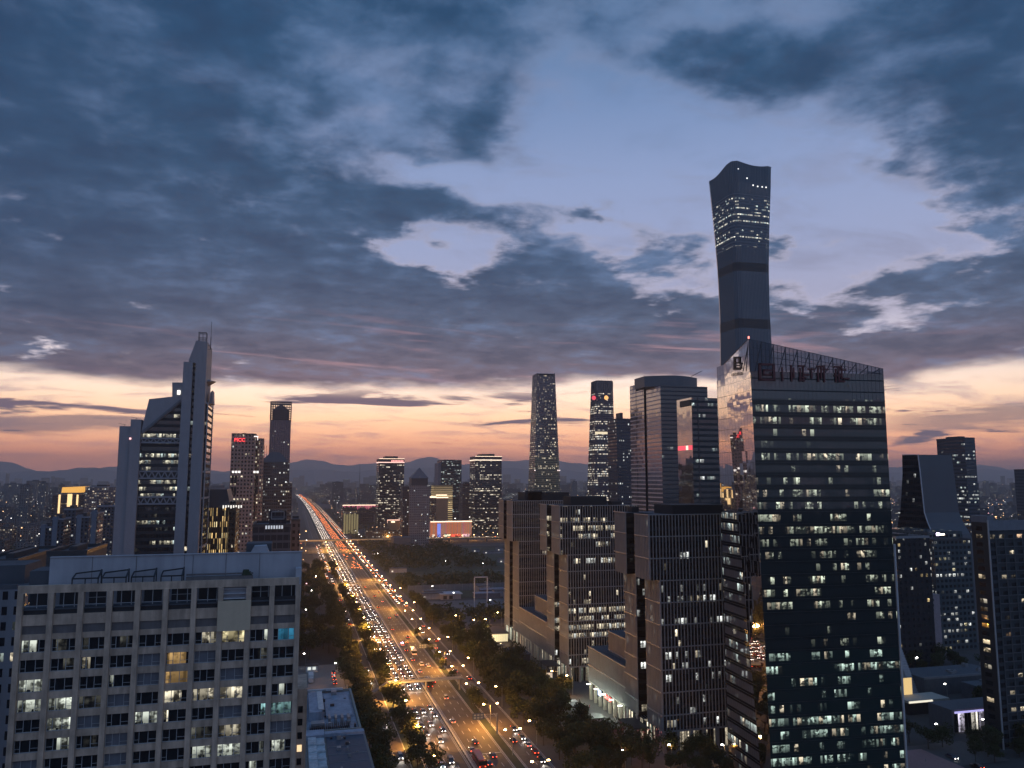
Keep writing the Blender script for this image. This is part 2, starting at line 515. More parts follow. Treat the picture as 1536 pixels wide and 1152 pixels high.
def strip(mb, xa, xb, y0, y1, z, mi=0, step=60):
    y = y0
    while y < y1 - 1e-6:
        yn = min(y + (step if y < 2000 else 200), y1)
        a, b = road_x(y), road_x(yn)
        mb.quad((xa + a, y, z), (xb + a, y, z), (xb + b, yn, z), (xa + b, yn, z), [(xa, y), (xb, y), (xb, yn), (xa, yn)], mi)
        y = yn


asphalt = pmat('asphalt', (.095, .076, .058), .75, var=.22, scale=.09)
groundm = pmat('city_ground', (.055, .054, .052), .95, var=.3, scale=.02)
grassm = pmat('dark_lawn', (.035, .045, .025), .95, var=.4, scale=.05)
paving = pmat('stone_paving', (.085, .08, .075), .8, var=.15, scale=.3)
kerbm = pmat('kerb_stone', (.33, .32, .30), .8)
paint = pmat('road_paint', (.55, .55, .52), .7, var=.2, scale=.5)

m = MB(); m.quad((-60000, -2000, 0), (60000, -2000, 0), (60000, 60000, 0), (-60000, 60000, 0))
tag(m.build('ground', groundm), kind='structure')
m = MB(); strip(m, 47.5, 62.4, 60, 9000, .05); strip(m, 64.4, 77.2, 60, 9000, .05)
tag(m.build('avenue', asphalt), kind='structure')
m = MB(); strip(m, 81.2, 90.5, 60, 3000, .05); strip(m, 33.5, 42.5, 60, 3000, .05)
tag(m.build('service_road', asphalt), kind='structure')
m = MB()
for xa, xb in ((62.4, 62.7), (64.1, 64.4), (77.2, 77.6), (80.8, 81.2), (90.5, 90.9), (47.1, 47.5), (42.5, 42.9), (33.1, 33.5)):
    y = 60
    while y < 2600:
        m.box(xa, xb, y, y + 59.6, 0, .15); y += 60
tag(m.build('kerb', kerbm), kind='structure')
m = MB(); strip(m, 77.6, 80.8, 60, 2600, .12); strip(m, 42.9, 47.1, 60, 2600, .12)
tag(m.build('verge', grassm), kind='structure')
m = MB(); strip(m, 90.9, 96.5, 60, 2600, .12); strip(m, 27.0, 33.1, 60, 2600, .12)
tag(m.build('pavement', paving), kind='structure')
m = MB()
for x in (51.2, 54.9, 58.6, 67.7, 70.9, 74.1, 85.8, 38.0):          # dashed lane lines
    y = 200 + R.random() * 5
    while y < 1500:
        m.quad((x - .09, y, .08), (x + .09, y, .08), (x + .09, y + 4, .08), (x - .09, y + 4, .08)); y += 10
for x in (47.9, 62.0, 64.8, 76.8, 81.6, 90.1):
    strip(m, x - .08, x + .08, 150, 2600, .08)
for x0, x1, y in ((64.9, 76.7, 296), (48.0, 61.9, 386), (64.9, 76.7, 566)):
    m.quad((x0, y, .085), (x1, y, .085), (x1, y + .5, .085), (x0, y + .5, .085))
tag(m.build('lane_marking', paint), kind='structure')
# cross streets
m = MB()
m.quad((91, 520, .05), (420, 520, .05), (420, 536, .05), (91, 536, .05))
m.quad((165, 215, .05), (700, 215, .05), (700, 230, .05), (165, 230, .05))
m.quad((-700, 1286, .05), (33, 1286, .05), (33, 1304, .05), (-700, 1304, .05))
m.quad((200, 1180, .05), (900, 1180, .05), (900, 1196, .05), (200, 1196, .05))
tag(m.build('cross_street', asphalt), kind='structure')
m = MB()
m.quad((96.6, 262, .14), (206, 262, .14), (206, 470, .14), (96.6, 470, .14))
m.quad((206.4, 240, .14), (250, 240, .14), (250, 262, .14), (206.4, 262, .14))
tag(m.build('plaza', paving), kind='structure')
m = MB()
m.quad((100, 545, .06), (420, 545, .06), (420, 660, .06), (100, 660, .06))
tag(m.build('yard', pmat('yard_concrete', (.12, .12, .12), .9, var=.25, scale=.04)), kind='structure')
m = MB()
m.quad((97, 670, .07), (600, 670, .07), (600, 1170, .07), (97, 1170, .07))
tag(m.build('lawn', pmat('park_lawn', (.05, .06, .035), .95, var=.5, scale=.012)), kind='structure')
m = MB()
for a, b, wd in (((100, 775), (330, 775), 3), ((190, 1130), (330, 950), 3), ((330, 775), (330, 950), 4), ((215, 860), (330, 860), 3)):
    a = Vector(a); b = Vector(b); n = (b - a).normalized(); p = Vector((-n.y, n.x)) * wd
    m.poly([(*(a - p), .1), (*(b - p), .1), (*(b + p), .1), (*(a + p), .1)])
tag(m.build('path', paving), kind='structure')
m = MB()
m.quad((5, 405, .06), (27, 405, .06), (27, 455, .06), (5, 455, .06)); m.quad((14, 330, .07), (27, 330, .07), (27, 405, .07), (14, 405, .07))
tag(m.build('alley', pmat('alley_concrete', (.2, .2, .19), .85)), kind='structure')

# mountains on the horizon
def ridge(pts, y, dep, seed, name):
    r = random.Random(seed); m = MB()
    xs = []
    x = pts[0][0]
    while x < pts[-1][0]:
        for i in range(len(pts) - 1):
            if pts[i][0] <= x <= pts[i + 1][0]:
                t = (x - pts[i][0]) / (pts[i + 1][0] - pts[i][0]); t = t * t * (3 - 2 * t)
                z = pts[i][1] * (1 - t) + pts[i + 1][1] * t
        xs.append((x, z)); x += 5
    prev = None; hN = 0.0
    for i, (px, py) in enumerate(xs):
        py2 = py + 1.0 * sin(px * .07 + seed) + .5 * sin(px * .23 + seed * 2) + r.uniform(-.2, .2)
        X, Z = onY(px, py2, y)
        c = [(X, y, max(Z, 5)), (X + r.uniform(-30, 30), y + dep * .5, max(Z, 5) * .55), (X, y - dep * .35, max(Z, 5) * .5 + r.uniform(-15, 15)), (X + r.uniform(-60, 60), y - dep, -2), (X, y + dep, -2)]
        if prev:
            for a, b in ((3, 2), (2, 0), (0, 1), (1, 4)):
                m.quad(prev[a], c[a], c[b], prev[b])
        prev = c
    o = m.build(name, pmat('hill_hazed', (.12, .12, .13), .95, var=.3, scale=.0008))  # hill colour lightened to stand in for distance haze
    for p in o.data.polygons: p.use_smooth = True
    return tag(o, kind='structure')


ridge([(-200, 700), (0, 692), (60, 706), (110, 708), (170, 699), (260, 705), (330, 706), (400, 700), (460, 690), (520, 697), (565, 696), (610, 692), (640, 686), (690, 696), (740, 693), (800, 689),
       (860, 694), (960, 704), (1100, 706), (1250, 704), (1345, 700), (1400, 700), (1480, 698), (1536, 706), (1800, 712)], 17000, 1500, 3, 'mountains')
ridge([(-200, 709), (40, 708), (130, 702), (210, 710), (330, 711), (440, 704), (520, 707), (600, 702), (680, 700), (780, 703), (900, 709), (1300, 709), (1450, 704), (1600, 710), (1800, 714)], 13000, 1200, 8, 'foothills')
# ================================================================== near apartment block (lower left)
def near_apartment():
    Y0 = 148.0
    cols = [onY(x, 894, Y0)[0] for x in (31, 77, 122, 165, 207, 249, 291, 331, 373, 408, 447)]
    zr = lambda py: onY(422, py, Y0)[1]
    XL, XR = cols[0] - .5, cols[-1] + .1
    loc = ((XL + XR) / 2, Y0 + 8, 0)
    root = thing('apartment_block', 'large grey apartment block in the lower left foreground with a pillared flat top', 'building', loc)
    wall = pmat('apartment_render', (.43, .32, .235), .85, var=.36, scale=.35)
    panel = pmat('beige_panel', (.52, .41, .28), .8, var=.06)
    grey = pmat('grey_spandrel', (.13, .115, .11), .7, var=.2)
    metal = pmat('roof_sheet', (.34, .34, .36), .6, var=.18, scale=.15)
    frame_m = pmat('window_frame', (.34, .34, .34), .5)
    dark = pmat('dark_recess', (.022, .022, .024), .6)
    z_top = zr(867); z_b1 = zr(878); z_d1 = zr(895); z_sp = zr(908); z_g0 = zr(923); z_g1 = zr(935); z_w = zr(943)
    hw = zr(943) - zr(961); dz = (zr(943) - zr(1110)) / 6.0
    m = MB()
    m.box(XL, XR, Y0 + .9, Y0 + 17, 0, z_sp - 1.2)                                # body
    m.box(XL, XR, Y0 + .05, Y0 + .9, z_b1, z_top)                                   # top beam
    for i, x in enumerate(cols):
        wd = .42
        m.box(x - wd, x + wd, Y0 - .25, Y0 + .9, 0, z_b1 + .02)                     # pilasters
    nrow = 10
    for i in range(10):
        a, b = cols[i] + .42, cols[i + 1] - .42
        m.box(a, b, Y0 + .22, Y0 + .9, z_g0, z_sp)                                  # light spandrel under the open storey
        m.box(a, b, Y0 + .35, Y0 + .9, z_w, z_g1)
        for k in range(nrow):
            zb = z_w - hw - k * dz
            m.box(a, b, Y0 + .25, Y0 + .9, zb - (dz - hw) + (.0 if k < nrow - 1 else -40), zb)
    o = m.build('wall', wall, root, loc)
    m = MB()
    for i in range(10):
        a, b = cols[i] + .42, cols[i + 1] - .42
        m.box(a, b, Y0 + .42, Y0 + .88, z_g1, z_g0)
    m.build('spandrel_band', grey, root, loc)
    # open top storey: dark recess with steel screens
    m = MB()
    for i in range(10):
        a, b = cols[i] + .42, cols[i + 1] - .42
        m.box(a, b, Y0 + 3.4, Y0 + 3.6, z_sp, z_b1 + .5)
        m.box(a, b, Y0 + .8, Y0 + 3.4, z_sp - .3, z_sp - .05)
        m.box(a, b, Y0 + .5, Y0 + .6, z_sp, z_sp + (1.0 if i < 8 else 1.5))
    m.build('open_storey', dark, root, loc)
    for i in range(10):
        if i in (7,): continue
        m = MB()
        a, b = cols[i] + .42, cols[i + 1] - .42
        for t in ((.35, .8) if i % 2 else (.5, .93)):
            x = a + (b - a) * t
            m.box(x - .05, x + .05, Y0 + .7, Y0 + .8, z_sp, z_b1)
        m.box(a, b, Y0 + .7, Y0 + .78, z_sp + 1.3, z_sp + 1.4)
        if i % 3 == 2: m.box(a, b, Y0 + .7, Y0 + .78, z_sp + 2.4, z_sp + 2.46)
        m.build('steel_screen', frame_m, root, loc)
    # beige projecting panel
    a, b = cols[7] - .35, cols[8] + .45
    m = MB(); m.box(a, b, Y0 - .6, Y0 + .5, z_w + .12, zr(898)); m.build('beige_panel', panel, root, loc)
    m = MB()
    for t in (0, .8, 1.6): m.box(a + .6, b - .6, Y0 + .1 + t * .2, Y0 + .8 + t * .2, zr(896) + t, zr(896) + t + .22)
    m.box(a + .6, b - .6, Y0 + .95, Y0 + 3, zr(896), z_top + .3)
    m.build('louvre', metal, root, loc)
    # set-back screen wall behind the roof edge
    zt = onY(454, 828, Y0 + 4)[1]
    xl = onY(75, 843, Y0 + 4)[0]
    m = MB()
    m.box(xl, XR + .4, Y0 + 4, Y0 + 4.6, z_b1 - 2.5, zt)
    xm = xl
    m.box(xm, XR + .6, Y0 + 3.85, Y0 + 4.75, zt, zt + .15)
    m.box(XR - .6, XR + .4, Y0 + .9, Y0 + 4, z_b1 - 3, zt - 2.6)
    m.build('roof_screen', metal, root, loc)
    for x in [xl + (XR - xl) * t for t in (.16, .33, .52, .555, .69, .83)]:
        m = MB(); m.box(x - .03, x + .03, Y0 + 3.93, Y0 + 3.995, z_b1, zt)
        m.build('panel_joint', grey, root, loc)
    m = MB(); m.box(XL, XR, Y0 + .2, Y0 + 17, z_b1 - 2.7, z_b1 - 2.5)
    m.box(XL + .2, xl, Y0 + 5, Y0 + 12, z_b1 - 2, zt - 2.2); m.box(XL + 3, xl + .2, Y0 + 7, Y0 + 13, z_b1 - 2, zt - 1.2)
    m.box(XR - 9.5, XR - 5, Y0 + 8, Y0 + 13, zt - 1, zt + 1.4)
    m.build('roof', roofm, root, loc)
    # penthouse prism at the back right of the roof
    m = MB(); m.extrude_y([(XR - 8.6, zt), (XR - 8.0, zt + 1.1), (XR - 5.9, zt + 1.2), (XR - 5.4, zt), ], Y0 + 5, Y0 + 8)
    m.build('roof_hood', metal, root, loc)
    # window cleaning rails: four dark trusses and a beam
    m = MB()
    rail = pmat('dark_rail', (.018, .02, .024), .5)
    zz = z_top
    for k in range(4):
        x0 = onY(107 + k * 44.5, 880, Y0)[0]; x1 = onY(146 + k * 42, 880, Y0)[0]
        for yy in (Y0 + .3, Y0 + 2.6):
            m.bar((x0, yy, zz + (.9 if yy < Y0 + 1 else 1.5)), (x1, yy, zz + (.9 if yy < Y0 + 1 else 1.9)), .16)
        m.bar((x1, Y0 + .3, zz + .9), (x1, Y0 + 2.6, zz + 2.0), .17)
        m.bar((x0, Y0 + .3, zz + .9), (x0, Y0 + 2.6, zz + 1.5), .13)
        m.bar((x0, Y0 + .3, zz + .9), (x0, Y0 + .3, zz), .13); m.bar((x1, Y0 + .3, zz + .95), (x1, Y0 + .3, zz - .1), .13)
        m.bar(((x0 + x1) / 2, Y0 + .3, zz + .9), ((x0 + x1) / 2, Y0 + .3, zz), .11)
        m.bar((x1, Y0 + 2.6, zz + 2.0), (x1, Y0 + 2.6, zz - .8), .13)
    m.build('cleaning_rail', rail, root, loc)
    m = MB(); xa = onY(278, 876, Y0)[0]; xb = onY(379, 872, Y0)[0]
    m.bar((xa, Y0 + 1, zz + .9), (xb, Y0 + 1, zz + .9), .2); m.box(xa, xb, Y0 + .5, Y0 + 1.6, zz - .2, zz + .55)
    m.build('roof_beam', grey, root, loc)
    m = MB(); xc = onY(368, 868, Y0)[0]
    m.cyl(xc, Y0 + 1.2, .75, zz + .6, zz + 1.5, 9, r1=.5); m.cyl(xc + .6, Y0 + 1.1, .45, zz + .6, zz + 1.2, 8, r1=.2)
    m.build('potted_shrub', pmat('shrub_leaf', (.03, .04, .02), .9), root, loc)
    # rear wing
    m = MB(); z1 = onY(452, 1032, Y0 + 15)[1]
    m.box(XR - .5, XR + 2.3, Y0 + 14, Y0 + 26, 0, z1); m.build('side_wing', wall, root, loc)
    wg = pmat('dark_glass', (.008, .01, .013), .08, spec=.6)
    for py in (1064, 1083, 1103, 1122, 1142):
        z = onY(453, py, Y0 + 14)[1]
        m = MB(); m.box(XR + .7, XR + 1.55, Y0 + 13.95, Y0 + 14.1, z - .6, z + .6)
        m.build('window', wg if py != 1122 else emat('small_warm_window', (1, .72, .4), 1.1), root, loc)
    # windows: frame + pane, one object per window
    def glow(nm, A, e, seed, det=1.0):
        return fmat('room_' + nm, FloorH=hw + .02, BayW=.92, WinW=1.0, WinH=1.0, Thresh=-9.0, LitE=e, GlassCol=(.01, .01, .012), LitA=A, LitB=A, Seed=seed, Detail=det, CellVar=0.0)
    LW = glow('white', (.86, .93, .80, 1), .95, 1.1); LY = glow('yellow', (1, .85, .48, 1), .95, 2.2)
    LC = glow('cream', (1, .90, .66, 1), .95, 3.3); LO = glow('orange', (1, .62, .24, 1), .62, 4.4, .6)
    LB = glow('blue', (.06, .36, .62, 1), .62, 5.5, .5); LT = glow('teal', (.45, .85, .85, 1), .8, 6.6); LD = glow('dim', (.5, .5, .42, 1), .16, 7.7)
    DK = fmat('room_dark', FloorH=hw, BayW=.92, WinW=1.0, WinH=1.0, Thresh=2.0, GlassCol=(.012, .013, .016), Wobble=.02)
    BL = pmat('drawn_blind', (.13, .135, .15), .8)
    lit = {(0, 0): (LW, 0, .62), (0, 2): (LW, 0, 1), (0, 3): (LW, 0, 1), (1, 0): (LD, .15, .6), (1, 3): (LW, 0, 1), (1, 4): (LW, 0, 1), (1, 5): (LW, .45, 1), (1, 1): (LD, .5, 1),
           (2, 0): (LD, .05, .3), (2, 1): (LC, .05, .4), (2, 3): (LD, 0, 1), (2, 5): (LD, .3, .9), (3, 0): (LD, .4, .8), (3, 2): (LW, .05, .22), (4, 3): (DK, 0, 1), (4, 4): (LW, 0, 1),
           (5, 1): (LO, .05, .88), (5, 2): (LO, 0, 1), (5, 3): (LC, 0, .75), (5, 4): (LC, 0, .22), (6, 0): (LC, .3, 1), (6, 3): (LC, 0, 1), (6, 6): (LW, .1, .95), (7, 0): (LY, .02, .98), (7, 3): (LC, 0, 1),
           (7, 5): (LC, .05, 1), (7, 6): (LW, 0, 1), (6, 5): (LD, 0, 1), (8, 0): (LW, .8, 1), (8, 1): (LD, .5, 1), (8, 6): (LW, .75, .95), (9, 0): (LB, .22, 1), (9, 3): (LW, .35, .6), (9, 4): (LT, .0, .95), (8, 4): (LT, .75, 1),
           (9, 6): (LW, .1, .7), (2, 7): (LW, 0, .55), (0, 5): (DK, 0, 1), (8, 7): (LW, .2, .6), (3, 8): (LC, 0, 1), (6, 8): (LW, .2, 1), (4, 8): (LC, .1, .6)}
    rr = random.Random(3)
    for i in range(10):
        a, b = cols[i] + .46, cols[i + 1] - .46
        for k in range(nrow):
            zt_, zb = z_w - k * dz, z_w - hw - k * dz
            y = Y0 + .62
            L, pa, pb = lit.get((i, k), (BL if rr.random() < .3 else DK, 0, 1))
            f = MB()
            splits = [.0, .22 if (i + k) % 2 else .3, .62 if k % 3 else .72, 1.0]
            for s_ in splits:
                x = a + (b - a) * s_
                f.box(x - .045, x + .045, y - .06, y + .03, zb, zt_)
            f.box(a, b, y - .05, y + .02, zt_ - .08, zt_); f.box(a, b, y - .07, y + .03, zb, zb + .1)
            f.box(a, a + (b - a) * splits[1], y - .05, y + .02, zb + hw * .3, zb + hw * .3 + .06)
            f.box(a + (b - a) * splits[2], b, y - .05, y + .02, zb + hw * .3, zb + hw * .3 + .06)
            fo = f.build('window', frame_m, root, loc)
            p = MB(); xa, xb = a + (b - a) * pa, a + (b - a) * pb
            yy = y + .05
            segs = [(a, xa, DK), (xa, xb, L), (xb, b, DK)]
            mats = [DK, L]
            for s0, s1, mm in segs:
                if s1 - s0 < .02: continue
                p.quad((s0, yy, zb), (s1, yy, zb), (s1, yy, zt_), (s0, yy, zt_), [(s0, 0), (s1, 0), (s1, hw), (s0, hw)], 1 if mm is L else 0)
            if L in (LW, LC, LY, LT) and rr.random() < .9:                       # things standing on the sill, hanging curtains
                for t in range(rr.randint(2, 5)):
                    xx = rr.uniform(xa, max(xa, xb - .5)); hh = rr.uniform(.15, .55)
                    p.quad((xx, yy - .03, zb), (xx + rr.uniform(.1, .4), yy - .03, zb), (xx + rr.uniform(.1, .3), yy - .03, zb + hh), (xx, yy - .03, zb + hh * rr.uniform(.5, 1)), None, 2)
            p.build('pane', mats + [dark], fo, loc)
    return root


near_apartment()
# neighbour at the far left edge
nl_m = fmat('left_neighbour', FloorH=3.1, BayW=2.2, WinW=.45, WinH=.55, Thresh=.74, RunS=1.5, LitE=1.0, WallCol=(.17, .175, .19), GlassCol=(.01, .01, .014), LitA=CREAM, LitB=COOL, CellVar=.8)
X2, zt = onY(29, 884, 190)
r_ = thing('apartment_block', 'grey apartment block cut by the left edge of the view, behind the pillared block', 'building', (X2 - 15, 200, 0))
m = MB(); m.box(X2 - 30, X2, 190, 215, 0, zt, 0, 1); m.build('wall', [nl_m, roofm], r_, (X2 - 15, 200, 0))
m = MB(); m.box(X2 - 30, X2 - .5, 190.2, 190.6, zt, zt + 1.0); m.box(X2 - 24, X2 - 2, 200, 212, zt, zt + 4.0); m.build('roof_parapet', roofm, r_, (X2 - 15, 200, 0))

# ================================================================== three finned office towers on the right of the avenue
fin_m = pmat('metal_fin', (.26, .255, .25), .55, var=.10, scale=.3, metal=.1)
core_a = fmat('fin_glass_a', FloorH=4.05, BayW=1.35, WinW=1.0, WinH=.62, WinY=.55, Thresh=.70, RunS=.3, CellVar=.5, LitE=1.2, GlassCol=(.004, .005, .006), WallCol=(.01, .01, .012), LitA=WHITE, LitB=CREAM, Spec=.18)
core_b = fmat('fin_glass_b', FloorH=4.05, BayW=1.35, WinW=1.0, WinH=.62, WinY=.55, Thresh=.57, RunS=.3, LitE=1.1, CellVar=.35, FloorVar=.75, GlassCol=(.004, .005, .006), WallCol=(.01, .01, .012), LitA=CREAM, LitB=WHITE, Spec=.18)
core_d = fmat('fin_glass_dark', FloorH=4.05, BayW=1.35, WinW=1.0, WinH=.62, Thresh=.86, RunS=.2, LitE=1.0, GlassCol=(.006, .006, .008), WallCol=(.02, .02, .02), LitA=CREAM, LitB=WHITE, Spec=.35)
lobby_m = fmat('lobby_lit', FloorH=8.0, BayW=1.2, WinW=.8, WinH=.95, Thresh=.40, RunS=.2, LitE=1.2, WallCol=(.2, .19, .17), LitA=CREAM, LitB=(.8, 1, .8, 1), Detail=.8)


def fins(mb, x0, x1, y0, y1, z0, z1, sides, step=1.35, d=.5, t=.26):
    if 's' in sides:                                   # front face, normal -Y
        x = x0
        while x <= x1 + .01: mb.box(x - t / 2, x + t / 2, y0 - d, y0, z0, z1); x += step
    if 'w' in sides:                                   # left face, normal -X
        y = y0
        while y <= y1 + .01: mb.box(x0 - d, x0, y - t / 2, y + t / 2, z0, z1); y += step
    zb = z1
    while zb > z0 + 1:                                 # a rail every second floor
        if 's' in sides: mb.box(x0 - d, x1, y0 - d - .06, y0 - .02, zb - .35, zb)
        if 'w' in sides: mb.box(x0 - d - .06, x0 - .02, y0 - d, y1, zb - .35, zb)
        zb -= 8.1


def finned(Y0, label, core, Xr, podlen, plant, canopy):
    X0, Xu, zt, zs = 133.0, 129.0, 86.6, 62.2
    loc = ((X0 + Xr) / 2, Y0 + 17, 0)
    root = thing('office_tower', label, 'office tower', loc, 'towers with upright metal fins beside the avenue')
    g = MB()
    # glass body (recess between the two wings on the side towards the avenue)
    g.box(Xu + .5, Xr, Y0 + .5, Y0 + 13, zs, zt - .3, 0, 1)
    g.box(X0 + .5, Xr, Y0 + .5, Y0 + 13, 7.5, zs, 0, 1)
    g.box(X0 + 4, Xr, Y0 + 13, Y0 + 22, 7.5, zt - .3, 0, 1)
    g.box(Xu + .5, Xr, Y0 + 22, Y0 + 34, zs, zt - .3, 0, 1)
    g.box(X0 + .5, Xr, Y0 + 22, Y0 + 34, 7.5, zs, 0, 1)
    g.build('curtain_wall', [core, roofm], root, loc)
    f = MB()
    fins(f, Xu + .5, Xr, Y0 + .5, Y0 + 13, zs, zt, 'sw')
    fins(f, X0 + .5, Xr, Y0 + .5, Y0 + 13, 8, zs, 'sw')
    fins(f, Xu + .5, Xu + .6, Y0 + 22, Y0 + 34, zs, zt, 'w')
    fins(f, X0 + .5, X0 + .6, Y0 + 22, Y0 + 34, 8, zs, 'w')
    f.build('fin_screen', fin_m, root, loc)
    b = MB(); b.box(X0 + .5, Xr, Y0 + 2.5, Y0 + 34, 0, 7.5)
    b.build('lobby', [lobby_m], root, loc)
    c = MB()
    x = X0 + .6
    while x < Xr: c.box(x, x + 1.1, Y0 + .3, Y0 + 1.4, 0, 8); x += 5.4
    c.box(X0, Xr, Y0 + .2, Y0 + 2.6, 7.4, 8)
    for yy in (Y0 + 2, Y0 + 11.5, Y0 + 22.5, Y0 + 32): c.box(X0 + .1, X0 + 1.2, yy, yy + 1.2, 0, 8)
    c.build('column_row', fin_m, root, loc)
    p = MB()
    for (a, b_, c_, d_, h) in plant: p.box(a, b_, Y0 + c_, Y0 + d_, zt - .3, zt - .3 + h)
    p.build('plant_room', pmat('plant_black', (.012, .013, .015), .7), root, loc)
    # lower wing stepping down behind
    if podlen:
        Yp = Y0 + 34
        yf = Yp + podlen
        w_ = MB(); w_.box(X0 + .5, Xr - 10, Yp, yf, 8, 23.2, 0, 1)
        ob = w_.build('side_block', [core_d, roofm], root, loc)
        t2 = MB(); t2.box(X0 + 5, Xr - 12, Yp, Yp + podlen * .68, 23.2, 32.5, 0, 1); t2.box(X0 + 10, Xr - 12, Yp, Yp + podlen * .42, 32.5, 38, 0, 1)
        t2.build('set_back_block', [core_d, roofm], root, loc)
        f = MB(); fins(f, X0 + .5, X0 + .6, Yp + .2, yf, 8, 23.6, 'w'); fins(f, X0 + 5, X0 + 5.1, Yp, Yp + podlen * .68, 23.2, 32.6, 'w')
        fins(f, X0 + .5, Xr - 10, yf, yf, 8, 23.6, '')
        f.build('side_fin_screen', fin_m, root, loc)
        s_ = MB(); s_.box(X0 + 4, Xr - 10, Yp, yf - .5, 0, 8)
        s_.build('shop_front', [lobby_m], root, loc)
        cc = MB(); y = Yp + 1
        while y < yf: cc.box(X0 + .1, X0 + 1.2, y, y + 1.2, 0, 8); y += 5.6
        cc.box(X0 + .3, X0 + 4, Yp, yf, 7.6, 8.0)
        cc.build('side_column_row', pmat('warm_stone', (.42, .38, .31), .7), root, loc)
    if canopy:
        k = MB(); k.box(X0 - 7, X0 + .1, Y0 + 12, Y0 + 25, 5.6, 6.2)
        for yy in (Y0 + 12.5, Y0 + 24): k.box(X0 - 6.6, X0 - 6, yy, yy + .6, 0, 5.6)
        k.build('canopy', darkm, root, loc)
    return root


finned(278.2, 'nearest dark finned office tower, directly left of the tall glass tower', core_a, 171.5, 43, [(141, 163, 4, 20, 3.6), (134, 137, 26, 31, 2.2), (150, 160, 22, 30, 2.0)], True)
finned(382.8, 'middle dark finned office tower, with many lit floors across its front', core_b, 171.5, 55, [(138, 158, 8, 20, 4.6), (160, 165, 6, 12, 2)], True)
finned(472.8, 'farthest finned office tower, its lower flank warmed by the street light', core_d, 173.0, 0, [(139, 168, 6, 22, 5.2), (141, 150, 6, 12, 6.0)], False)
# shop signs under the side block of the nearest tower
sg = thing('shop_sign', 'red glowing shop sign under the side block of the nearest finned tower', 'sign', (133.2, 331, 6.5))
m = MB(); m.box(132.9, 133.05, 327.5, 334.5, 5.6, 7.3); m.build('board', emat('red_sign', (1, .05, .04), 1.4), sg, (133.2, 331, 6.5))
m = MB()
for k in range(4):
    y = 328.4 + k * 1.5
    m.box(132.8, 132.9, y, y + .9, 6.0, 6.2); m.box(132.8, 132.9, y, y + .9, 6.7, 6.9); m.box(132.8, 132.9, y + .35, y + .5, 5.8, 7.1)
m.build('lettering', emat('pink_letter', (1, .5, .45), 1.6), sg, (133.2, 331, 6.5))
sg = thing('shop_sign', 'bluish white glowing shop sign beside the red one', 'sign', (133.2, 341, 6.5))
m = MB(); m.box(132.9, 133.05, 339, 342.5, 5.0, 7.3); m.build('board', emat('blue_white_sign', (.6, .75, 1), 2.0), sg, (133.2, 341, 6.5))
m = MB(); m.box(132.8, 132.9, 339.4, 342.1, 6.1, 6.4); m.build('lettering', emat('blue_letter', (.3, .45, 1), 1.5), sg, (133.2, 341, 6.5))

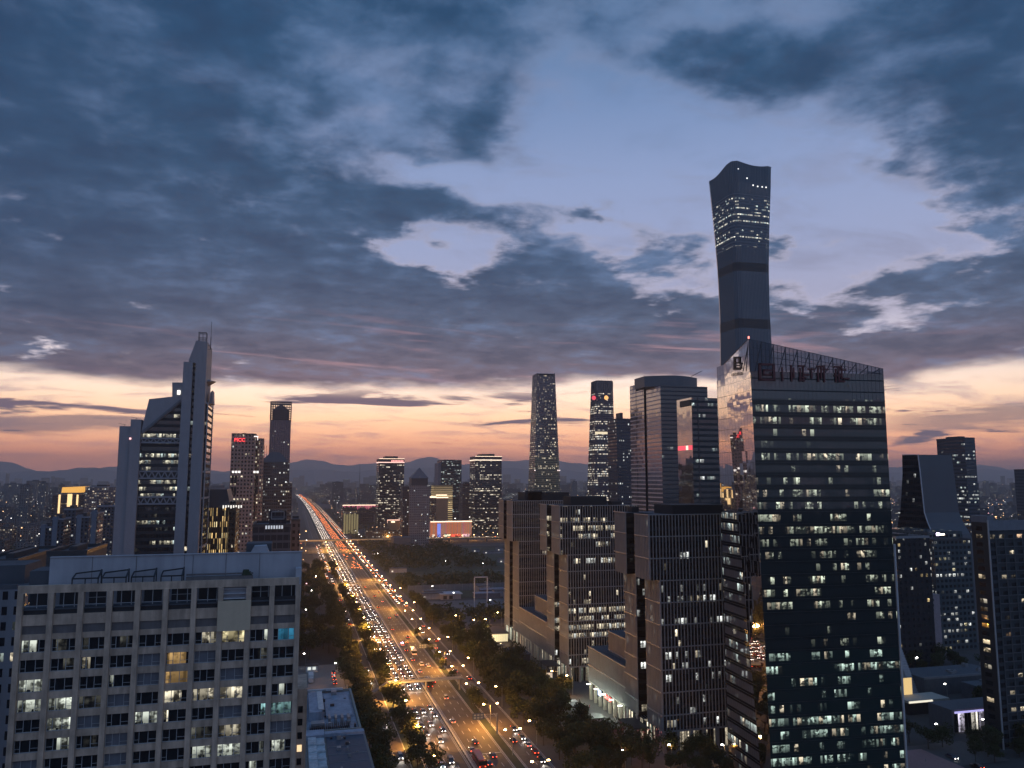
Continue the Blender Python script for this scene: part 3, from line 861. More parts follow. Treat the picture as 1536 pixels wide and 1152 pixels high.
# ================================================================== tall glass tower on the right
def glass_tower():
    fr = pmat('steel_fin', (.05, .06, .07), .4, metal=.4)
    gl = fmat('tower_glass', FloorH=4.05, BayW=1.5, WinW=.93, WinH=.56, WinY=.5, Thresh=.51, RunS=.2, LitE=.85, GlassCol=(.014, .024, .026), WallCol=(.012, .022, .024), WallRough=.10, LitA=(.80, .88, .68, 1), LitB=CREAM, Detail=1.3, FloorVar=.26, CellVar=.36, Wobble=.005, Spec=.6, GlassRough=.03)
    gl_low = fmat('tower_glass_low', FloorH=4.05, BayW=1.5, WinW=.93, WinH=.58, WinY=.5, Thresh=.42, RunS=.2, LitE=.85, GlassCol=(.010, .028, .028), WallCol=(.012, .028, .030), WallRough=.1, LitA=(.68, .9, .78, 1), LitB=CREAM, Detail=1.4, FloorVar=.22, CellVar=.36, Wobble=.005, Spec=.55, GlassRough=.03)
    mir = fmat('mirror_glass', FloorH=4.05, BayW=2.4, WinW=.97, WinH=.985, Thresh=2.0, GlassCol=(.72, .68, .66), WallCol=(.02, .02, .02), Wobble=.010, Spec=1.0, GlassRough=.02, Metal=1.0)
    side = fmat('side_glass', FloorH=4.05, BayW=1.5, WinW=.95, WinH=.6, Thresh=.60, RunS=.15, LitE=.9, Metal=.6, GlassCol=(.24, .25, .27), WallCol=(.012, .016, .02), WallRough=.15, LitA=COOL, LitB=CREAM, Wobble=.006, Spec=1.0, GlassRough=.03, Detail=1.3)
    C = (150.0, 234.0)                                  # corner line on the ground
    fdir = (cos(radians(-5.2)), sin(radians(-5.2)))     # front face
    sdir = (sin(radians(3.7)), cos(radians(3.7)))       # left face

    def hit(px, py, P, d):                              # view line onto the vertical plane through P along d
        r = ray(px, py); n = (-d[1], d[0])
        k = (P[0] * n[0] + P[1] * n[1]) / (r[0] * n[0] + r[1] * n[1])
        return (r[0] * k, r[1] * k, H + r[2] * k)
    Rt = hit(1123, 508, C, fdir); Rb = hit(1159, 1190, C, fdir)
    B1 = (C[0] + sdir[0] * 29, C[1] + sdir[1] * 29)
    Ps = (C[0] + sdir[0] * 29 - .0, C[1] + sdir[1] * 29)
    Lt = hit(1085, 547, (Rb[0] - 1.0, Rb[1]), (sdir[0], sdir[1]))
    Lb = hit(1144, 1190, (Rb[0] - 1.0, Rb[1]), (sdir[0], sdir[1]))
    BLt = hit(1075, 551, (Rb[0] - 1.0, Rb[1]), (sdir[0], sdir[1]))
    Ft = hit(1327, 553, C, fdir); Fb = hit(1358, 1190, C, fdir)
    FX = (Ft[0] + Fb[0]) / 2, (Ft[1] + Fb[1]) / 2
    back = [(FX[0] + sdir[0] * 30, FX[1] + sdir[1] * 30), (BLt[0] + fdir[0] * 1.0, BLt[1] + 2)]
    loc = (180, 248, 0)
    root = thing('glass_tower', 'tall dark glass tower with slanting top and mirrored corner facet, right foreground', 'office tower', loc)
    zt_L, zt_R, zt_F = Lt[2], Rt[2], Ft[2]
    zroof = 136.0
    # split horizontally so the lit lower floors have their own glass
    def lerp(a, b, t): return tuple(a[i] + (b[i] - a[i]) * t for i in range(2))
    def foot(z):
        return [lerp(Lb, Lt, min(1, z / zt_L)), lerp(Rb, Rt, min(1, z / zt_R)), FX, back[0], back[1], (BLt[0], BLt[1])]
    m = MB()
    zs = [0, 22, 44, 66, 88, 110, 127, zroof]
    for i in range(len(zs) - 1):
        za, zb = zs[i], zs[i + 1]
        P, Q = foot(za), foot(zb); n = len(P)
        us = [0, 30, 60, 120, 160, 220]
        for j in range(n):
            k = (j + 1) % n
            L = math.hypot(P[k][0] - P[j][0], P[k][1] - P[j][1])
            mi = {0: 1, 1: 3 if zb <= 44 else 4 if za > 120 else 0, 5: 2 if zb < 100 else 1}.get(j, 2)
            ul = us[j]
            if j == 1:                                   # keep the bays upright on the front
                ua = math.hypot(P[1][0] - C[0], P[1][1] - C[1]); ub = math.hypot(Q[1][0] - C[0], Q[1][1] - C[1])
                ua = ua if P[1][0] > C[0] else -ua; ub = ub if Q[1][0] > C[0] else -ub
                ue = math.hypot(FX[0] - C[0], FX[1] - C[1])
                uv = [(300 + ua, za), (300 + ue, za), (300 + ue, zb), (300 + ub, zb)]
            else: uv = [(ul, za), (ul + L, za), (ul + L, zb), (ul, zb)]
            m.quad((*P[j], za), (*P[k], za), (*Q[k], zb), (*Q[j], zb), uv, mi)
    m.build('curtain_wall', [gl, mir, side, gl_low, fmat('tower_glass_unlit', FloorH=4.05, BayW=1.5, WinW=.93, WinH=.9, Thresh=2.0, GlassCol=(.014, .026, .032), WallCol=(.008, .016, .02), Spec=.8, GlassRough=.05, Wobble=.004)], root, loc)
    m = MB(); Q = foot(zroof); m.poly([(x, y, zroof - .5) for x, y in Q]); m.build('roof', roofm, root, loc)
    # mirrored facet and see-through screen above the roof
    top = foot(zroof)
    m = MB()
    L0, R0 = top[0], top[1]
    m.quad((*L0, zroof), (*R0, zroof), (Rt[0], Rt[1], zt_R), (Lt[0], Lt[1], zt_L), [(0, zroof), (23, zroof), (23, zt_R), (0, zt_L)])
    m.quad((BLt[0], BLt[1], zroof), (*L0, zroof), (Lt[0], Lt[1], zt_L), (BLt[0], BLt[1], BLt[2]), [(50, zroof), (56, zroof), (56, zt_L), (50, BLt[2])])
    m.build('corner_screen', mir, root, loc)
    scr = bpy.data.materials.new('screen_glass'); scr.use_nodes = True
    nt = scr.node_tree; NN = NT(nt); b = nt.nodes['Principled BSDF']
    b.inputs['Base Color'].default_value = (.03, .05, .07, 1); b.inputs['Roughness'].default_value = .08
    tr = NN.n('ShaderNodeBsdfTransparent'); tr.inputs[0].default_value = (.55, .62, .7, 1); mx = NN.n('ShaderNodeMixShader'); mx.inputs[0].default_value = .45
    nt.links.new(b.outputs[0], mx.inputs[2]); nt.links.new(tr.outputs[0], mx.inputs[1]); nt.links.new(mx.outputs[0], nt.nodes['Material Output'].inputs[0])
    m = MB(); m.quad((*R0, zroof), (*FX, zroof), (*FX, zt_F), (Rt[0], Rt[1], zt_R)); m.quad((*FX, zroof), (*back[0], zroof), (*back[0], zt_F - 1), (*FX, zt_F))
    m.build('screen_pane', scr, root, loc)
    m = MB()
    nb = 34
    for i in range(nb + 1):
        t = i / nb
        x = R0[0] + (FX[0] - R0[0]) * t; y = R0[1] + (FX[1] - R0[1]) * t; zt = zt_R + (zt_F - zt_R) * t
        m.bar((x, y + .15, zroof - .4), (x, y + .15, zt), .09 if i % 3 else .2)
        if i % 3 == 0: m.bar((x, y + .15, zt - .5), (x, y + 4.5, zroof + .5), .16)
    for dzz in (0.0, 2.6, 5.2, 7.8):
        m.bar((Rt[0], Rt[1] + .2, zt_R - dzz), (FX[0], FX[1] + .2, max(zt_F - dzz, zroof)), .1)
    m.bar((Lt[0], Lt[1], zt_L), (Rt[0], Rt[1], zt_R), .15)
    m.build('screen_frame', fr, root, loc)
    # horizontal glazing bars round the lower side
    m = MB()
    for k in range(1, 33):
        z = k * 4.05
        P = foot(z)
        m.bar((P[1][0], P[1][1] - .05, z), (FX[0], FX[1] - .05, z), .04)
        m.bar((P[0][0] - .05, P[0][1], z), (P[1][0], P[1][1] - .05, z), .05)
        m.bar((P[5][0] - .05, P[5][1], z), (P[0][0] - .05, P[0][1], z), .07)
    m.build('glazing_bar', fr, root, loc)
    m = MB(); m.box(FX[0] + .1, FX[0] + .7, FX[1] - .4, FX[1] + .2, 0, 78); m.build('corner_trim', pmat('pale_trim', (.4, .4, .4), .5), root, loc)
    # roof sign on the front: emblem and big dull red letters, unlit
    red = pmat('dull_red', (.10, .018, .018), .5)
    sgn = MB(); rs = random.Random(5)
    def P3(t, z, off): return (C[0] + fdir[0] * t - fdir[1] * off * -1, C[1] + fdir[1] * t - off, z)
    def bx(t0, t1, z0, z1, off=.5):
        a = [P3(t0, z0, off), P3(t1, z0, off), P3(t1, z1, off), P3(t0, z1, off)]
        bq = [P3(t0, z0, off - .35), P3(t1, z0, off - .35), P3(t1, z1, off - .35), P3(t0, z1, off - .35)]
        sgn.quad(*a); sgn.quad(bq[3], bq[2], bq[1], bq[0])
        for i in range(4):
            j = (i + 1) % 4; sgn.quad(a[j], a[i], bq[i], bq[j])
    def tz(px, py):
        h = hit(px, py, C, fdir); return ((h[0] - C[0]) / fdir[0], h[2])
    t0, z1 = tz(1137, 545); _, z0 = tz(1137, 571)
    s_ = z1 - z0
    for (a, b_, c_, d_) in ((0, 1, .88, 1), (0, 1, 0, .12), (0, .14, 0, 1), (.86, 1, 0, 1), (.25, .8, .56, .66), (.25, .8, .3, .4), (.25, .36, .3, .66), (.69, .8, .3, .5)):
        bx(t0 + a * s_, t0 + b_ * s_, z0 + c_ * s_, z0 + d_ * s_)
    t = t0 + s_ * 1.35; tend = tz(1272, 565)[0]
    glyphs = 0
    while t < tend - 3:
        wch = s_ * (.95 if glyphs < 4 else .6)
        for k in range(6):
            if rs.random() < .5: a = rs.choice((0, .3, .6)); bx(t + a * wch, t + a * wch + wch * rs.choice((.4, .5)), z0 + s_ * (k / 6 + .02), z0 + s_ * (k / 6 + .12))
        for a in rs.sample((.05, .25, .45, .65, .8), 3): bx(t + a * wch, t + a * wch + .55, z0 + s_ * rs.choice((0, .2)), z0 + s_ * rs.choice((.8, .95)))
        t += wch * 1.18; glyphs += 1
    sgn.build('front_lettering', red, root, loc)
    # emblem on the mirrored facet with a line of small letters below
    dk = pmat('sign_black', (.012, .01, .012), .5)
    e = MB()
    Lz, Rz = Vector((Lt[0], Lt[1], 0)), Vector((Rt[0], Rt[1], 0))
    def facet(px, py):
        # point on the facet plane
        a = Vector((Lt[0], Lt[1], zt_L)); b_ = Vector((Rt[0], Rt[1], zt_R)); c_ = Vector((Rb[0], Rb[1], 0))
        n = (b_ - a).cross(c_ - a).normalized(); r = Vector(ray(px, py)); o = Vector((0, 0, H))
        k = (a - o).dot(n) / r.dot(n); p = o + r * k
        return p - n * (.3 if n.dot(r) > 0 else -.3)
    def fb(x0, x1, y0, y1):
        e.quad(tuple(facet(x0, y1)), tuple(facet(x1, y1)), tuple(facet(x1, y0)), tuple(facet(x0, y0)))
    for q_ in ((1101, 1111, 535, 538), (1101, 1103.4, 535, 554), (1101, 1111, 551, 555), (1108.6, 1111, 535, 545), (1104, 1108.5, 543.2, 545.6), (1110.5, 1113.5, 544, 546.5), (1110.5, 1112.5, 544, 553), (1104.6, 1109, 547.5, 549.2)):
        fb(*q_)
    for k in range(8):
        x = 1098.5 + k * 2.0
        fb(x, x + 1.3, 559.6 - k * .28 + (0 if k % 2 else .9), 564.2 - k * .28)
    e.build('emblem', dk, root, loc)
    m = MB(); m.cyl(Rt[0], Rt[1], .25, zt_R, zt_R + .8, 8); m.build('warning_light', emat('red_beacon', (1, .25, .2), 3), root, loc)
    return root


glass_tower()
# ================================================================== generic block helper
def tower(name, label, x1, x2, ytop, Y, dep, mat, cat='office tower', group=None, plant=.5, ph=5, rim=None, par=1.2, xm=None, base_w=1.0, kids=None):
    """box tower; x1..x2 and ytop are where its front roof corners are seen, Y its distance along the avenue"""
    a, zt = onY(x1, ytop, Y); b, _ = onY(x2, ytop, Y)
    if x1 in (1404.5, 1521): a = onY(x1, ytop, Y + dep)[0]          # the far corner of the flank is the outline there
    if a > b: a, b = b, a
    loc = ((a + b) / 2, Y + dep / 2, 0)
    root = thing(name, label, cat, loc, group)
    m = MB(); m.box(a, b, Y, Y + dep, 0, zt, 0, 1); m.build('facade', [mat, roofm], root, loc)
    if par:
        m = MB(); t = .5
        m.box(a - .15, b + .15, Y - .15, Y + t, zt, zt + par); m.box(a - .15, b + .15, Y + dep - t, Y + dep + .15, zt, zt + par)
        m.box(a - .15, a + t, Y + t, Y + dep - t, zt, zt + par); m.box(b - t, b + .15, Y + t, Y + dep - t, zt, zt + par)
        m.build('parapet', rim or darkm, root, loc)
    if plant:
        wd = (b - a) * plant / 2; cx = (a + b) / 2
        m = MB(); m.box(cx - wd, cx + wd, Y + dep * .25, Y + dep * .75, zt, zt + ph)
        m.build('plant_room', darkm, root, loc)
    return root, (a, b, Y, Y + dep, zt), loc


led_w = emat('led_warm', (1, .72, .5), 2.2); led_p = emat('led_pink', (1, .22, .32), 1.3)
led_o = emat('flood_orange', (1, .50, .14), 1.0)

# ---------------- spired tower with stepped piers (left)
def spired_tower():
    Y = 520; dep = 38
    f = lambda px, py: onY(px, py, Y)
    loc = (-85, Y + dep / 2, 0)
    root = thing('spired_office_tower', 'stepped grey tower on the left with slanted spire, lit triangular gable and mast', 'office tower', loc)
    stone = pmat('blue_grey_cladding', (.235, .23, .245), .6, var=.08, scale=.2)
    gm = fmat('spired_glass', FloorH=4.0, BayW=1.6, WinW=.95, WinH=.55, Thresh=.50, RunS=.16, LitE=.95, GlassCol=(.012, .016, .02), WallCol=(.03, .032, .036), LitA=(1, .93, .68, 1), LitB=COOL, FloorVar=.55, CellVar=.3, Detail=1.2, Spec=.6)
    gd = fmat('spired_glass_dark', FloorH=4.0, BayW=1.6, WinW=.95, WinH=.55, Thresh=.80, RunS=.3, LitE=.9, GlassCol=(.012, .014, .018), WallCol=(.01, .01, .012), LitA=COOL, LitB=CREAM, CellVar=.7)
    zb = 0
    def base(px, py):                # run a seen edge straight down to the ground
        x, z = f(px, py); return x
    # piers; x of each edge taken high up, they are plumb
    xA, xB, xC, xD, xE, xF, xG = base(179, 645), base(196, 645), base(211.5, 645), base(272, 590), base(289.5, 550), base(293.5, 550), base(311, 520)
    z = lambda py, px=240: f(px, py)[1]
    m = MB(); m.extrude_y([(xA, 0), (xB, 0), (xB, z(640)), (xA, z(640))], Y, Y + dep); m.build('outer_pier', stone, root, loc)
    m = MB(); m.extrude_y([(xB, 0), (xC, 0), (xC, z(630)), (xB, z(630))], Y - 1.2, Y + dep); m.build('inner_pier', stone, root, loc)
    m = MB(); m.extrude_y([(xD, 0), (xE, 0), (xE, z(543, 280)), (xD + .6, z(543, 275))], Y - 1.6, Y + 12); m.build('tall_pier', stone, root, loc)
    sp = [(xF, 0), (xG, 0), (xG, z(512, 311)), f(295, 511), f(283.5, 541), (xE + .2, z(543, 290)), (xF, z(548, 293))]
    m = MB(); m.extrude_y([(xF, 0), (xG, 0), f(311.3, 512.5), f(294.3, 511), f(283, 541.5), (xF, z(545, 293))], Y - .6, Y + dep * .8); m.build('spire_pier', stone, root, loc)
    # slot between the piers
    m = MB(); m.box(xE - .2, xF + .2, Y + 1.5, Y + dep - 2, 0, z(548, 291)); m.build('glass_slot', fmat('slot_glass', FloorH=4.0, BayW=4, WinW=1.0, WinH=.6, Thresh=.62, RunS=3, LitE=1.0, GlassCol=(.006, .007, .01), WallCol=(.006, .007, .01), LitA=CREAM, LitB=COOL, CellVar=.9), root, loc)
    # glass bay, gable and sloping roof
    m = MB(); m.box(xC - .2, xD + .2, Y + 1.5, Y + dep - 1, 0, z(657)); m.build('glass_bay', gm, root, loc)
    m = MB(); m.extrude_y([(xC + .3, z(657)), (xD, z(657)), (xD, f(272, 603)[1]), (xC + .3, f(213, 651)[1])], Y + 1.3, Y + 8)
    gb = m.build('lit_gable', gm, root, loc)
    m = MB(); m.extrude_y([f(211.8, 646), f(223.5, 598.5), f(256, 595), (xD + .4, f(272, 593)[1]), (xD + .4, f(272, 603)[1]), f(213.2, 652)], Y + .2, Y + dep - 2); m.build('sloping_roof', stone, root, loc)
    m = MB(); a = Vector((f(212.5, 649)[0], Y, f(212.5, 649)[1])); b = Vector((xD, Y, f(272, 600)[1])); m.bar(a, b, .8); m.build('gable_edge', pmat('light_edge', (.12, .125, .14), .5), root, loc)
    m = MB(); m.extrude_y([f(257.5, 600), f(257.5, 573), f(274, 573), f(274, 600)], Y + 2, Y + 22)
    m.build('roof_box', stone, root, loc)
    m = MB(); x_, z_ = f(267.5, 588.5); m.cyl(x_, Y + 1.9, .9, z_ - 1.1, z_ + 1.4, 8); m.build('roof_lamp', emat('roof_lamp_white', (1, .97, .9), 2.0), root, loc)
    # truss belts
    for ya, yb in ((656.5, 665), (706, 718.5), (744.5, 757)):
        za, zb2 = z(yb), z(ya); m = MB()
        m.box(xC - .1, xD + .1, Y + .2, Y + 1.4, za, za + .9); m.box(xC - .1, xD + .1, Y + .2, Y + 1.4, zb2 - .9, zb2)
        nX = 12; st = (xD - xC) / nX
        for i in range(nX):
            xa = xC + i * st; up = i % 2
            m.bar((xa, Y + .8, za + .5 if up else zb2 - .5), (xa + st, Y + .8, zb2 - .5 if up else za + .5), .45)
        m.build('truss_belt', stone, root, loc)
        m = MB(); m.box(xC, xD, Y + 1.42, Y + 1.48, za, zb2); m.build('belt_panel', darkm, root, loc)
    # north side: glass with white framing seen edge-on beside the spire
    m = MB(); m.box(xG - 1, xG + 1.2, Y + 6, Y + dep, 0, z(602, 313)); m.build('side_wing', gd, root, loc)
    m = MB()
    for py in (602, 706, 746, 820):
        zc = z(py, 313); m.box(xG - .5, xG + 1.5, Y + 5.8, Y + dep + .2, zc - 1.2, zc)
    m.box(xG + .9, xG + 1.6, Y + 5.6, Y + 6.4, 0, z(602, 313)); m.box(xG + .9, xG + 1.6, Y + dep - .4, Y + dep + .5, 0, z(595, 313))
    m.build('side_frame', pmat('pale_frame', (.33, .32, .33), .5), root, loc)
    m = MB(); m.extrude_y([f(310.5, 603), f(313, 585), f(316, 582.5), f(316.5, 603)], Y + 12, Y + 24); m.build('side_gable', stone, root, loc)
    # dish roof, mast cage and aerial
    x_, z_ = f(313.5, 570); m = MB()
    n = 20
    for k in range(n):
        a0, a1 = 2 * pi * k / n, 2 * pi * (k + 1) / n
        m.poly([(x_ - 2 + 5.0 * cos(a0), Y + 14 + 6 * sin(a0), z_ + .6 * cos(a0)), (x_ - 2 + 5.0 * cos(a1), Y + 14 + 6 * sin(a1), z_ + .6 * cos(a1)), (x_ - 2, Y + 14, z_ + 1.9)])
        m.poly([(x_ - 2 + 5.0 * cos(a1), Y + 14 + 6 * sin(a1), z_ + .6 * cos(a1)), (x_ - 2 + 5.0 * cos(a0), Y + 14 + 6 * sin(a0), z_ + .6 * cos(a0)), (x_ - 3, Y + 14, z_ - 3.4)])
    m.build('round_dish', stone, root, loc)
    m = MB(); xa, z1 = f(297.5, 511); xb, z2 = f(309.5, 498.5); zm = (z1 + z2) / 2
    for xx in (xa, (xa + xb) / 2, xb):
        for yy in (Y + 1, Y + 6): m.bar((xx, yy, z1 - 1), (xx, yy, z2), .2 if xx != (xa + xb) / 2 else .1)
    for zz in (z1 + .6, zm - .6, z2):
        for yy in (Y + 1, Y + 6): m.bar((xa, yy, zz), (xb, yy, zz), .28 if zz == z2 else .18)
        for xx in (xa, xb): m.bar((xx, Y + 1, zz), (xx, Y + 6, zz), .18)
    m.build('mast_cage', darkm, root, loc)
    m = MB(); x_, z1 = f(315, 523); _, z2 = f(316.5, 481)
    m.bar((x_, Y + 3, z1), (x_, Y + 3, z1 + (z2 - z1) * .45), .22, n=6); m.bar((x_, Y + 3, z1 + (z2 - z1) * .45), (x_, Y + 3, z2), .11, n=6)
    m.bar((xG - .2, Y + 3, z1 + 2.4), (x_, Y + 3, z1 + 2.4), .12); m.bar((xG - .2, Y + 3, z1), (x_, Y + 3, z1), .12)
    m.build('aerial', darkm, root, loc)
    m = MB()
    for px, py in ((186, 640), (204, 630)):
        x_, z_ = f(px, py); m.bar((x_, Y + 1, z_), (x_, Y + 1, z_ + 1.4), .12); m.bar((x_ + 1, Y + 1, z_ + 1.2), (x_ - 3.2, Y + 1, z_ + 1.9), .1)
    m.build('roof_davit', darkm, root, loc)
    m = MB(); x_, z_ = f(196, 658); m.box(x_ - .5, x_ + .5, Y - 1.6, Y - 1.2, z_ - .5, z_ + .5); m.build('warning_light', emat('pink_beacon', (1, .5, .5), 2.0), root, loc)


spired_tower()

# ---------------- tall tower that flares at base and crown
def flared_tower():
    cx, cy_ = 591.0, 951.0
    loc = (cx, cy_, 0)
    root = thing('flared_supertall_tower', 'tallest tower, dark blue, waisted and flaring to a wavy crown with a lit band', 'skyscraper', loc)
    def half(z):
        pts = [(0, 39), (60, 36), (140, 31.5), (215, 28.6), (270, 27.2), (330, 26.4), (385, 27.2), (440, 29.4), (480, 31.6), (512, 33.2), (528, 33.6)]
        for i in range(len(pts) - 1):
            if pts[i][0] <= z <= pts[i + 1][0]:
                t = (z - pts[i][0]) / (pts[i + 1][0] - pts[i][0]); return pts[i][1] * (1 - t) + pts[i + 1][1] * t
        return pts[-1][1]
    def foot(z):
        a = half(z); c = a * .30
        out_ = []
        for (sx, sy, st) in ((-1, -1, 1), (1, -1, 1), (1, 1, 1), (-1, 1, 1)):
            # rounded corner in three steps
            P = [(sx * a, sy * (a - c)), (sx * (a - c * .3), sy * (a - c * .3)), (sx * (a - c), sy * a)]
            if sx * sy < 0: P = P[::-1]
            out_ += P
        # order: start (-a, -(a-c)) -> corner -> (-(a-c), -a) -> (a-c,-a) ...
        o = [(-a, -(a - c)), (-(a - c * .3), -(a - c * .3)), (-(a - c), -a), (a - c, -a), (a - c * .3, -(a - c * .3)), (a, -(a - c)),
             (a, a - c), (a - c * .3, a - c * .3), (a - c, a), (-(a - c), a), (-(a - c * .3), a - c * .3), (-a, a - c)]
        return [(cx + p[0], cy_ + p[1]) for p in o]
    blue = dict(FloorH=4.4, BayW=2.2, WinW=.80, WinH=1.0, GlassCol=(.028, .048, .070), WallCol=(.075, .105, .135), WallRough=.35, GlassRough=.12, Spec=.55, LitA=(1, .95, .78, 1), LitB=COOL, Detail=.7)
    gb = fmat('flared_glass', Thresh=2.0, LitE=0, **blue)
    g2 = dict(blue); g2.update(WinH=.42, WinW=1.0)
    gl = fmat('flared_lit', Thresh=.48, RunS=.45, LitE=1.3, FloorVar=.6, CellVar=.45, **g2)
    gl2 = fmat('flared_half_lit', Thresh=.66, RunS=.3, LitE=1.1, FloorVar=.5, CellVar=.3, **g2)
    gs = fmat('flared_sparse', Thresh=.86, RunS=.5, LitE=1.4, FloorVar=.3, CellVar=.6, **g2)
    gd = fmat('flared_band', FloorH=4.4, BayW=2.2, WinW=1, WinH=1, Thresh=2.0, LitE=0, GlassCol=(.006, .009, .014), WallCol=(.006, .009, .014), GlassRough=.3, Spec=.3)
    bands = [(0, 215, 0), (215, 224, 2), (224, 300, 0), (300, 313, 3), (313, 378, 0), (378, 390, 3), (390, 412, 0), (412, 424, 4), (424, 460, 1), (460, 484, 4), (484, 500, 0)]
    m = MB()
    def seg(z0, z1, mi):
        n = max(1, int((z1 - z0) / 12)); 
        for k in range(n):
            a = z0 + (z1 - z0) * k / n; b = z0 + (z1 - z0) * (k + 1) / n
            m.ring(foot(a), a, foot(b), b, mi, mi, bottom=False, cap=False)
    for a, b, mi in bands: seg(a, b, mi)
    # wavy crown: low at the outer left corner, high at the corners near us
    P, Q = foot(500), foot(528)
    zc = [526, 528.2, 528.6, 526, 526.5, 526, 524, 526, 525, 522, 520, 520.5]
    us = 0
    PP, QQ, ZZ = [], [], []
    n = 12
    for i in range(n):
        j = (i + 1) % n; steps = 8 if i % 3 == 2 else 2
        for k in range(steps):
            t = k / steps; s_ = t * t * (3 - 2 * t)
            PP.append((P[i][0] + (P[j][0] - P[i][0]) * t, P[i][1] + (P[j][1] - P[i][1]) * t))
            QQ.append((Q[i][0] + (Q[j][0] - Q[i][0]) * t, Q[i][1] + (Q[j][1] - Q[i][1]) * t))
            sag = -3.0 * sin(pi * t) if i % 3 == 2 else 0
            ZZ.append(zc[i] * (1 - s_) + zc[j] * s_ + sag)
    m.ring(PP, 500, QQ, 0, 0, 0, bottom=False, z1s=ZZ, cap=False)
    m.build('curtain_wall', [gb, gl, gs, gd, gl2], root, loc)
    m = MB(); m.poly([(x, y, 505) for x, y in foot(505)]); m.build('roof', darkm, root, loc)
    m = MB()
    for i in range(len(QQ)):
        j = (i + 1) % len(QQ); m.bar((*QQ[i], ZZ[i]), (*QQ[j], ZZ[j]), .5)
    m.build('crown_rim', pmat('rim_blue', (.03, .045, .06), .4), root, loc)
    m = MB(); a = half(495)
    for x, z_ in ((-9, 506), (0, 497), (7, 496), (14, 496), (20, 496), (-22, 518), (-14, 523), (2, 521)):
        m.box(cx + x - .8, cx + x + .8, cy_ - a - .9, cy_ - a - .5, z_ - .8, z_ + .8)
    m.build('crown_light', emat('crown_white', (1, .97, .9), 1.8), root, loc)


flared_tower()

# ---------------- tapered towers
def taper(name, label, x1b, x2b, yb, x1t, x2t, yt, Y, mats, bands, cfrac=.12, group=None, asp=1.0):
    a0, z0 = onY(x1b, yb, Y); b0, _ = onY(x2b, yb, Y); a1, z1 = onY(x1t, yt, Y); b1, _ = onY(x2t, yt, Y)
    k = sin(radians(19))                        # the flank also shows, so the front is narrower than the outline
    def dims(z):
        t = (z - z0) / (z1 - z0); a = a0 + (a1 - a0) * t; b = b0 + (b1 - b0) * t
        return a, b
    cxm = (a0 + b0) / 2
    def foot(z):
        a, b = dims(z); wd = (b - a) / (1 + .33 * asp); h = wd / 2
        cx = b - h; dpt = wd * asp; c = wd * cfrac
        x0, x1, y0, y1 = cx - h, cx + h, Y, Y + dpt
        return [(x0 + c, y0), (x1 - c, y0), (x1, y0 + c), (x1, y1 - c), (x1 - c, y1), (x0 + c, y1), (x0, y1 - c), (x0, y0 + c)]
    loc = (cxm, Y + 20, 0)
    root = thing(name, label, 'skyscraper', loc, group)
    m = MB()
    for z0_, z1_, mi in bands:
        z0_ = max(0, z0_ if z0_ >= 0 else z1 + z0_); z1_ = z1_ if z1_ > 0 else z1 + z1_
        m.ring(foot(z0_), z0_, foot(z1_), z1_, mi, mi, bottom=False, cap=False)
    m.build('curtain_wall', mats, root, loc)
    m = MB(); m.poly([(x, y, z1 - 3) for x, y in foot(z1)]); m.build('roof', darkm, root, loc)
    return root, foot, z1, loc


tA = dict(FloorH=4.3, BayW=2.3, WinW=.62, WinH=.55, WallCol=(.15, .115, .12), GlassCol=(.05, .045, .055), LitA=CREAM, LitB=(1, .75, .5, 1), Detail=.5, GlassRough=.15)
ta_top = fmat('taper_a_top', Thresh=.74, RunS=.6, LitE=1.3, CellVar=.8, FloorVar=.2, **tA)
tA2 = dict(tA); tA2.update(WallCol=(.15, .125, .12), WinW=.9)
ta_mid = fmat('taper_a_mid', Thresh=.70, RunS=.25, LitE=1.3, CellVar=.7, FloorVar=.5, **tA2)
tA3 = dict(tA); tA3.update(WallCol=(.28, .25, .13), WinW=.9)  # olive floodlight on the foot put into the wall colour
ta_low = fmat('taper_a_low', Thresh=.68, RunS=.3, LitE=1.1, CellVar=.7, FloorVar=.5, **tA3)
root, foot, zt, loc = taper('tapered_skyscraper', 'taller tapering brownish tower against the sunset, its foot floodlit olive', 789.5, 842, 737, 797, 833.5, 561, 1650,
                            [ta_top, ta_mid, ta_low], [(0, 70, 2), (70, 150, 2), (150, 235, 1), (235, 0.001 + 328, 0)], .10, 'pair of tapering towers')
m = MB(); P = foot(zt - 2); m.ring(P, zt - 2, [(x, y) for x, y in foot(zt)], zt + 3, 0, 0, z1s=[zt + 1 + 1.6 * ((i * 7) % 3) for i in range(8)])
m.build('crown', pmat('crown_brown', (.05, .04, .045), .5), root, loc)
m = MB()
for i in (1, 2, 7):
    x, y = foot(118)[i]; m.box(x - 1, x + 1, y - 1.5, y - .3, 117, 119)
m.build('belt_light', emat('belt_pink', (1, .8, .75), 2.0), root, loc)
tB = dict(FloorH=4.3, BayW=2.2, WinW=.94, WinH=.55, WallCol=(.045, .035, .06), GlassCol=(.012, .012, .022), LitA=(1, .86, .66, 1), LitB=WHITE, Detail=.6, GlassRough=.12)
tb1 = fmat('taper_b_mid', Thresh=.62, RunS=.22, LitE=1.5, CellVar=.35, FloorVar=.75, **tB)
tb2 = fmat('taper_b_crown', FloorH=60, BayW=5, WinW=.7, WinH=1.0, WallCol=(.035, .04, .06), GlassCol=(.012, .014, .022), Thresh=2, LitE=0)
root, foot, zt, loc = taper('tapered_skyscraper', 'shorter tapering dark tower with two round glowing emblems under its crown', 880.5, 926, 745, 886.8, 920.5, 572, 1474,
                            [tb1, tb2], [(0, 272, 0), (272, 295.5, 1)], .12, 'pair of tapering towers')
f_ = foot(268)
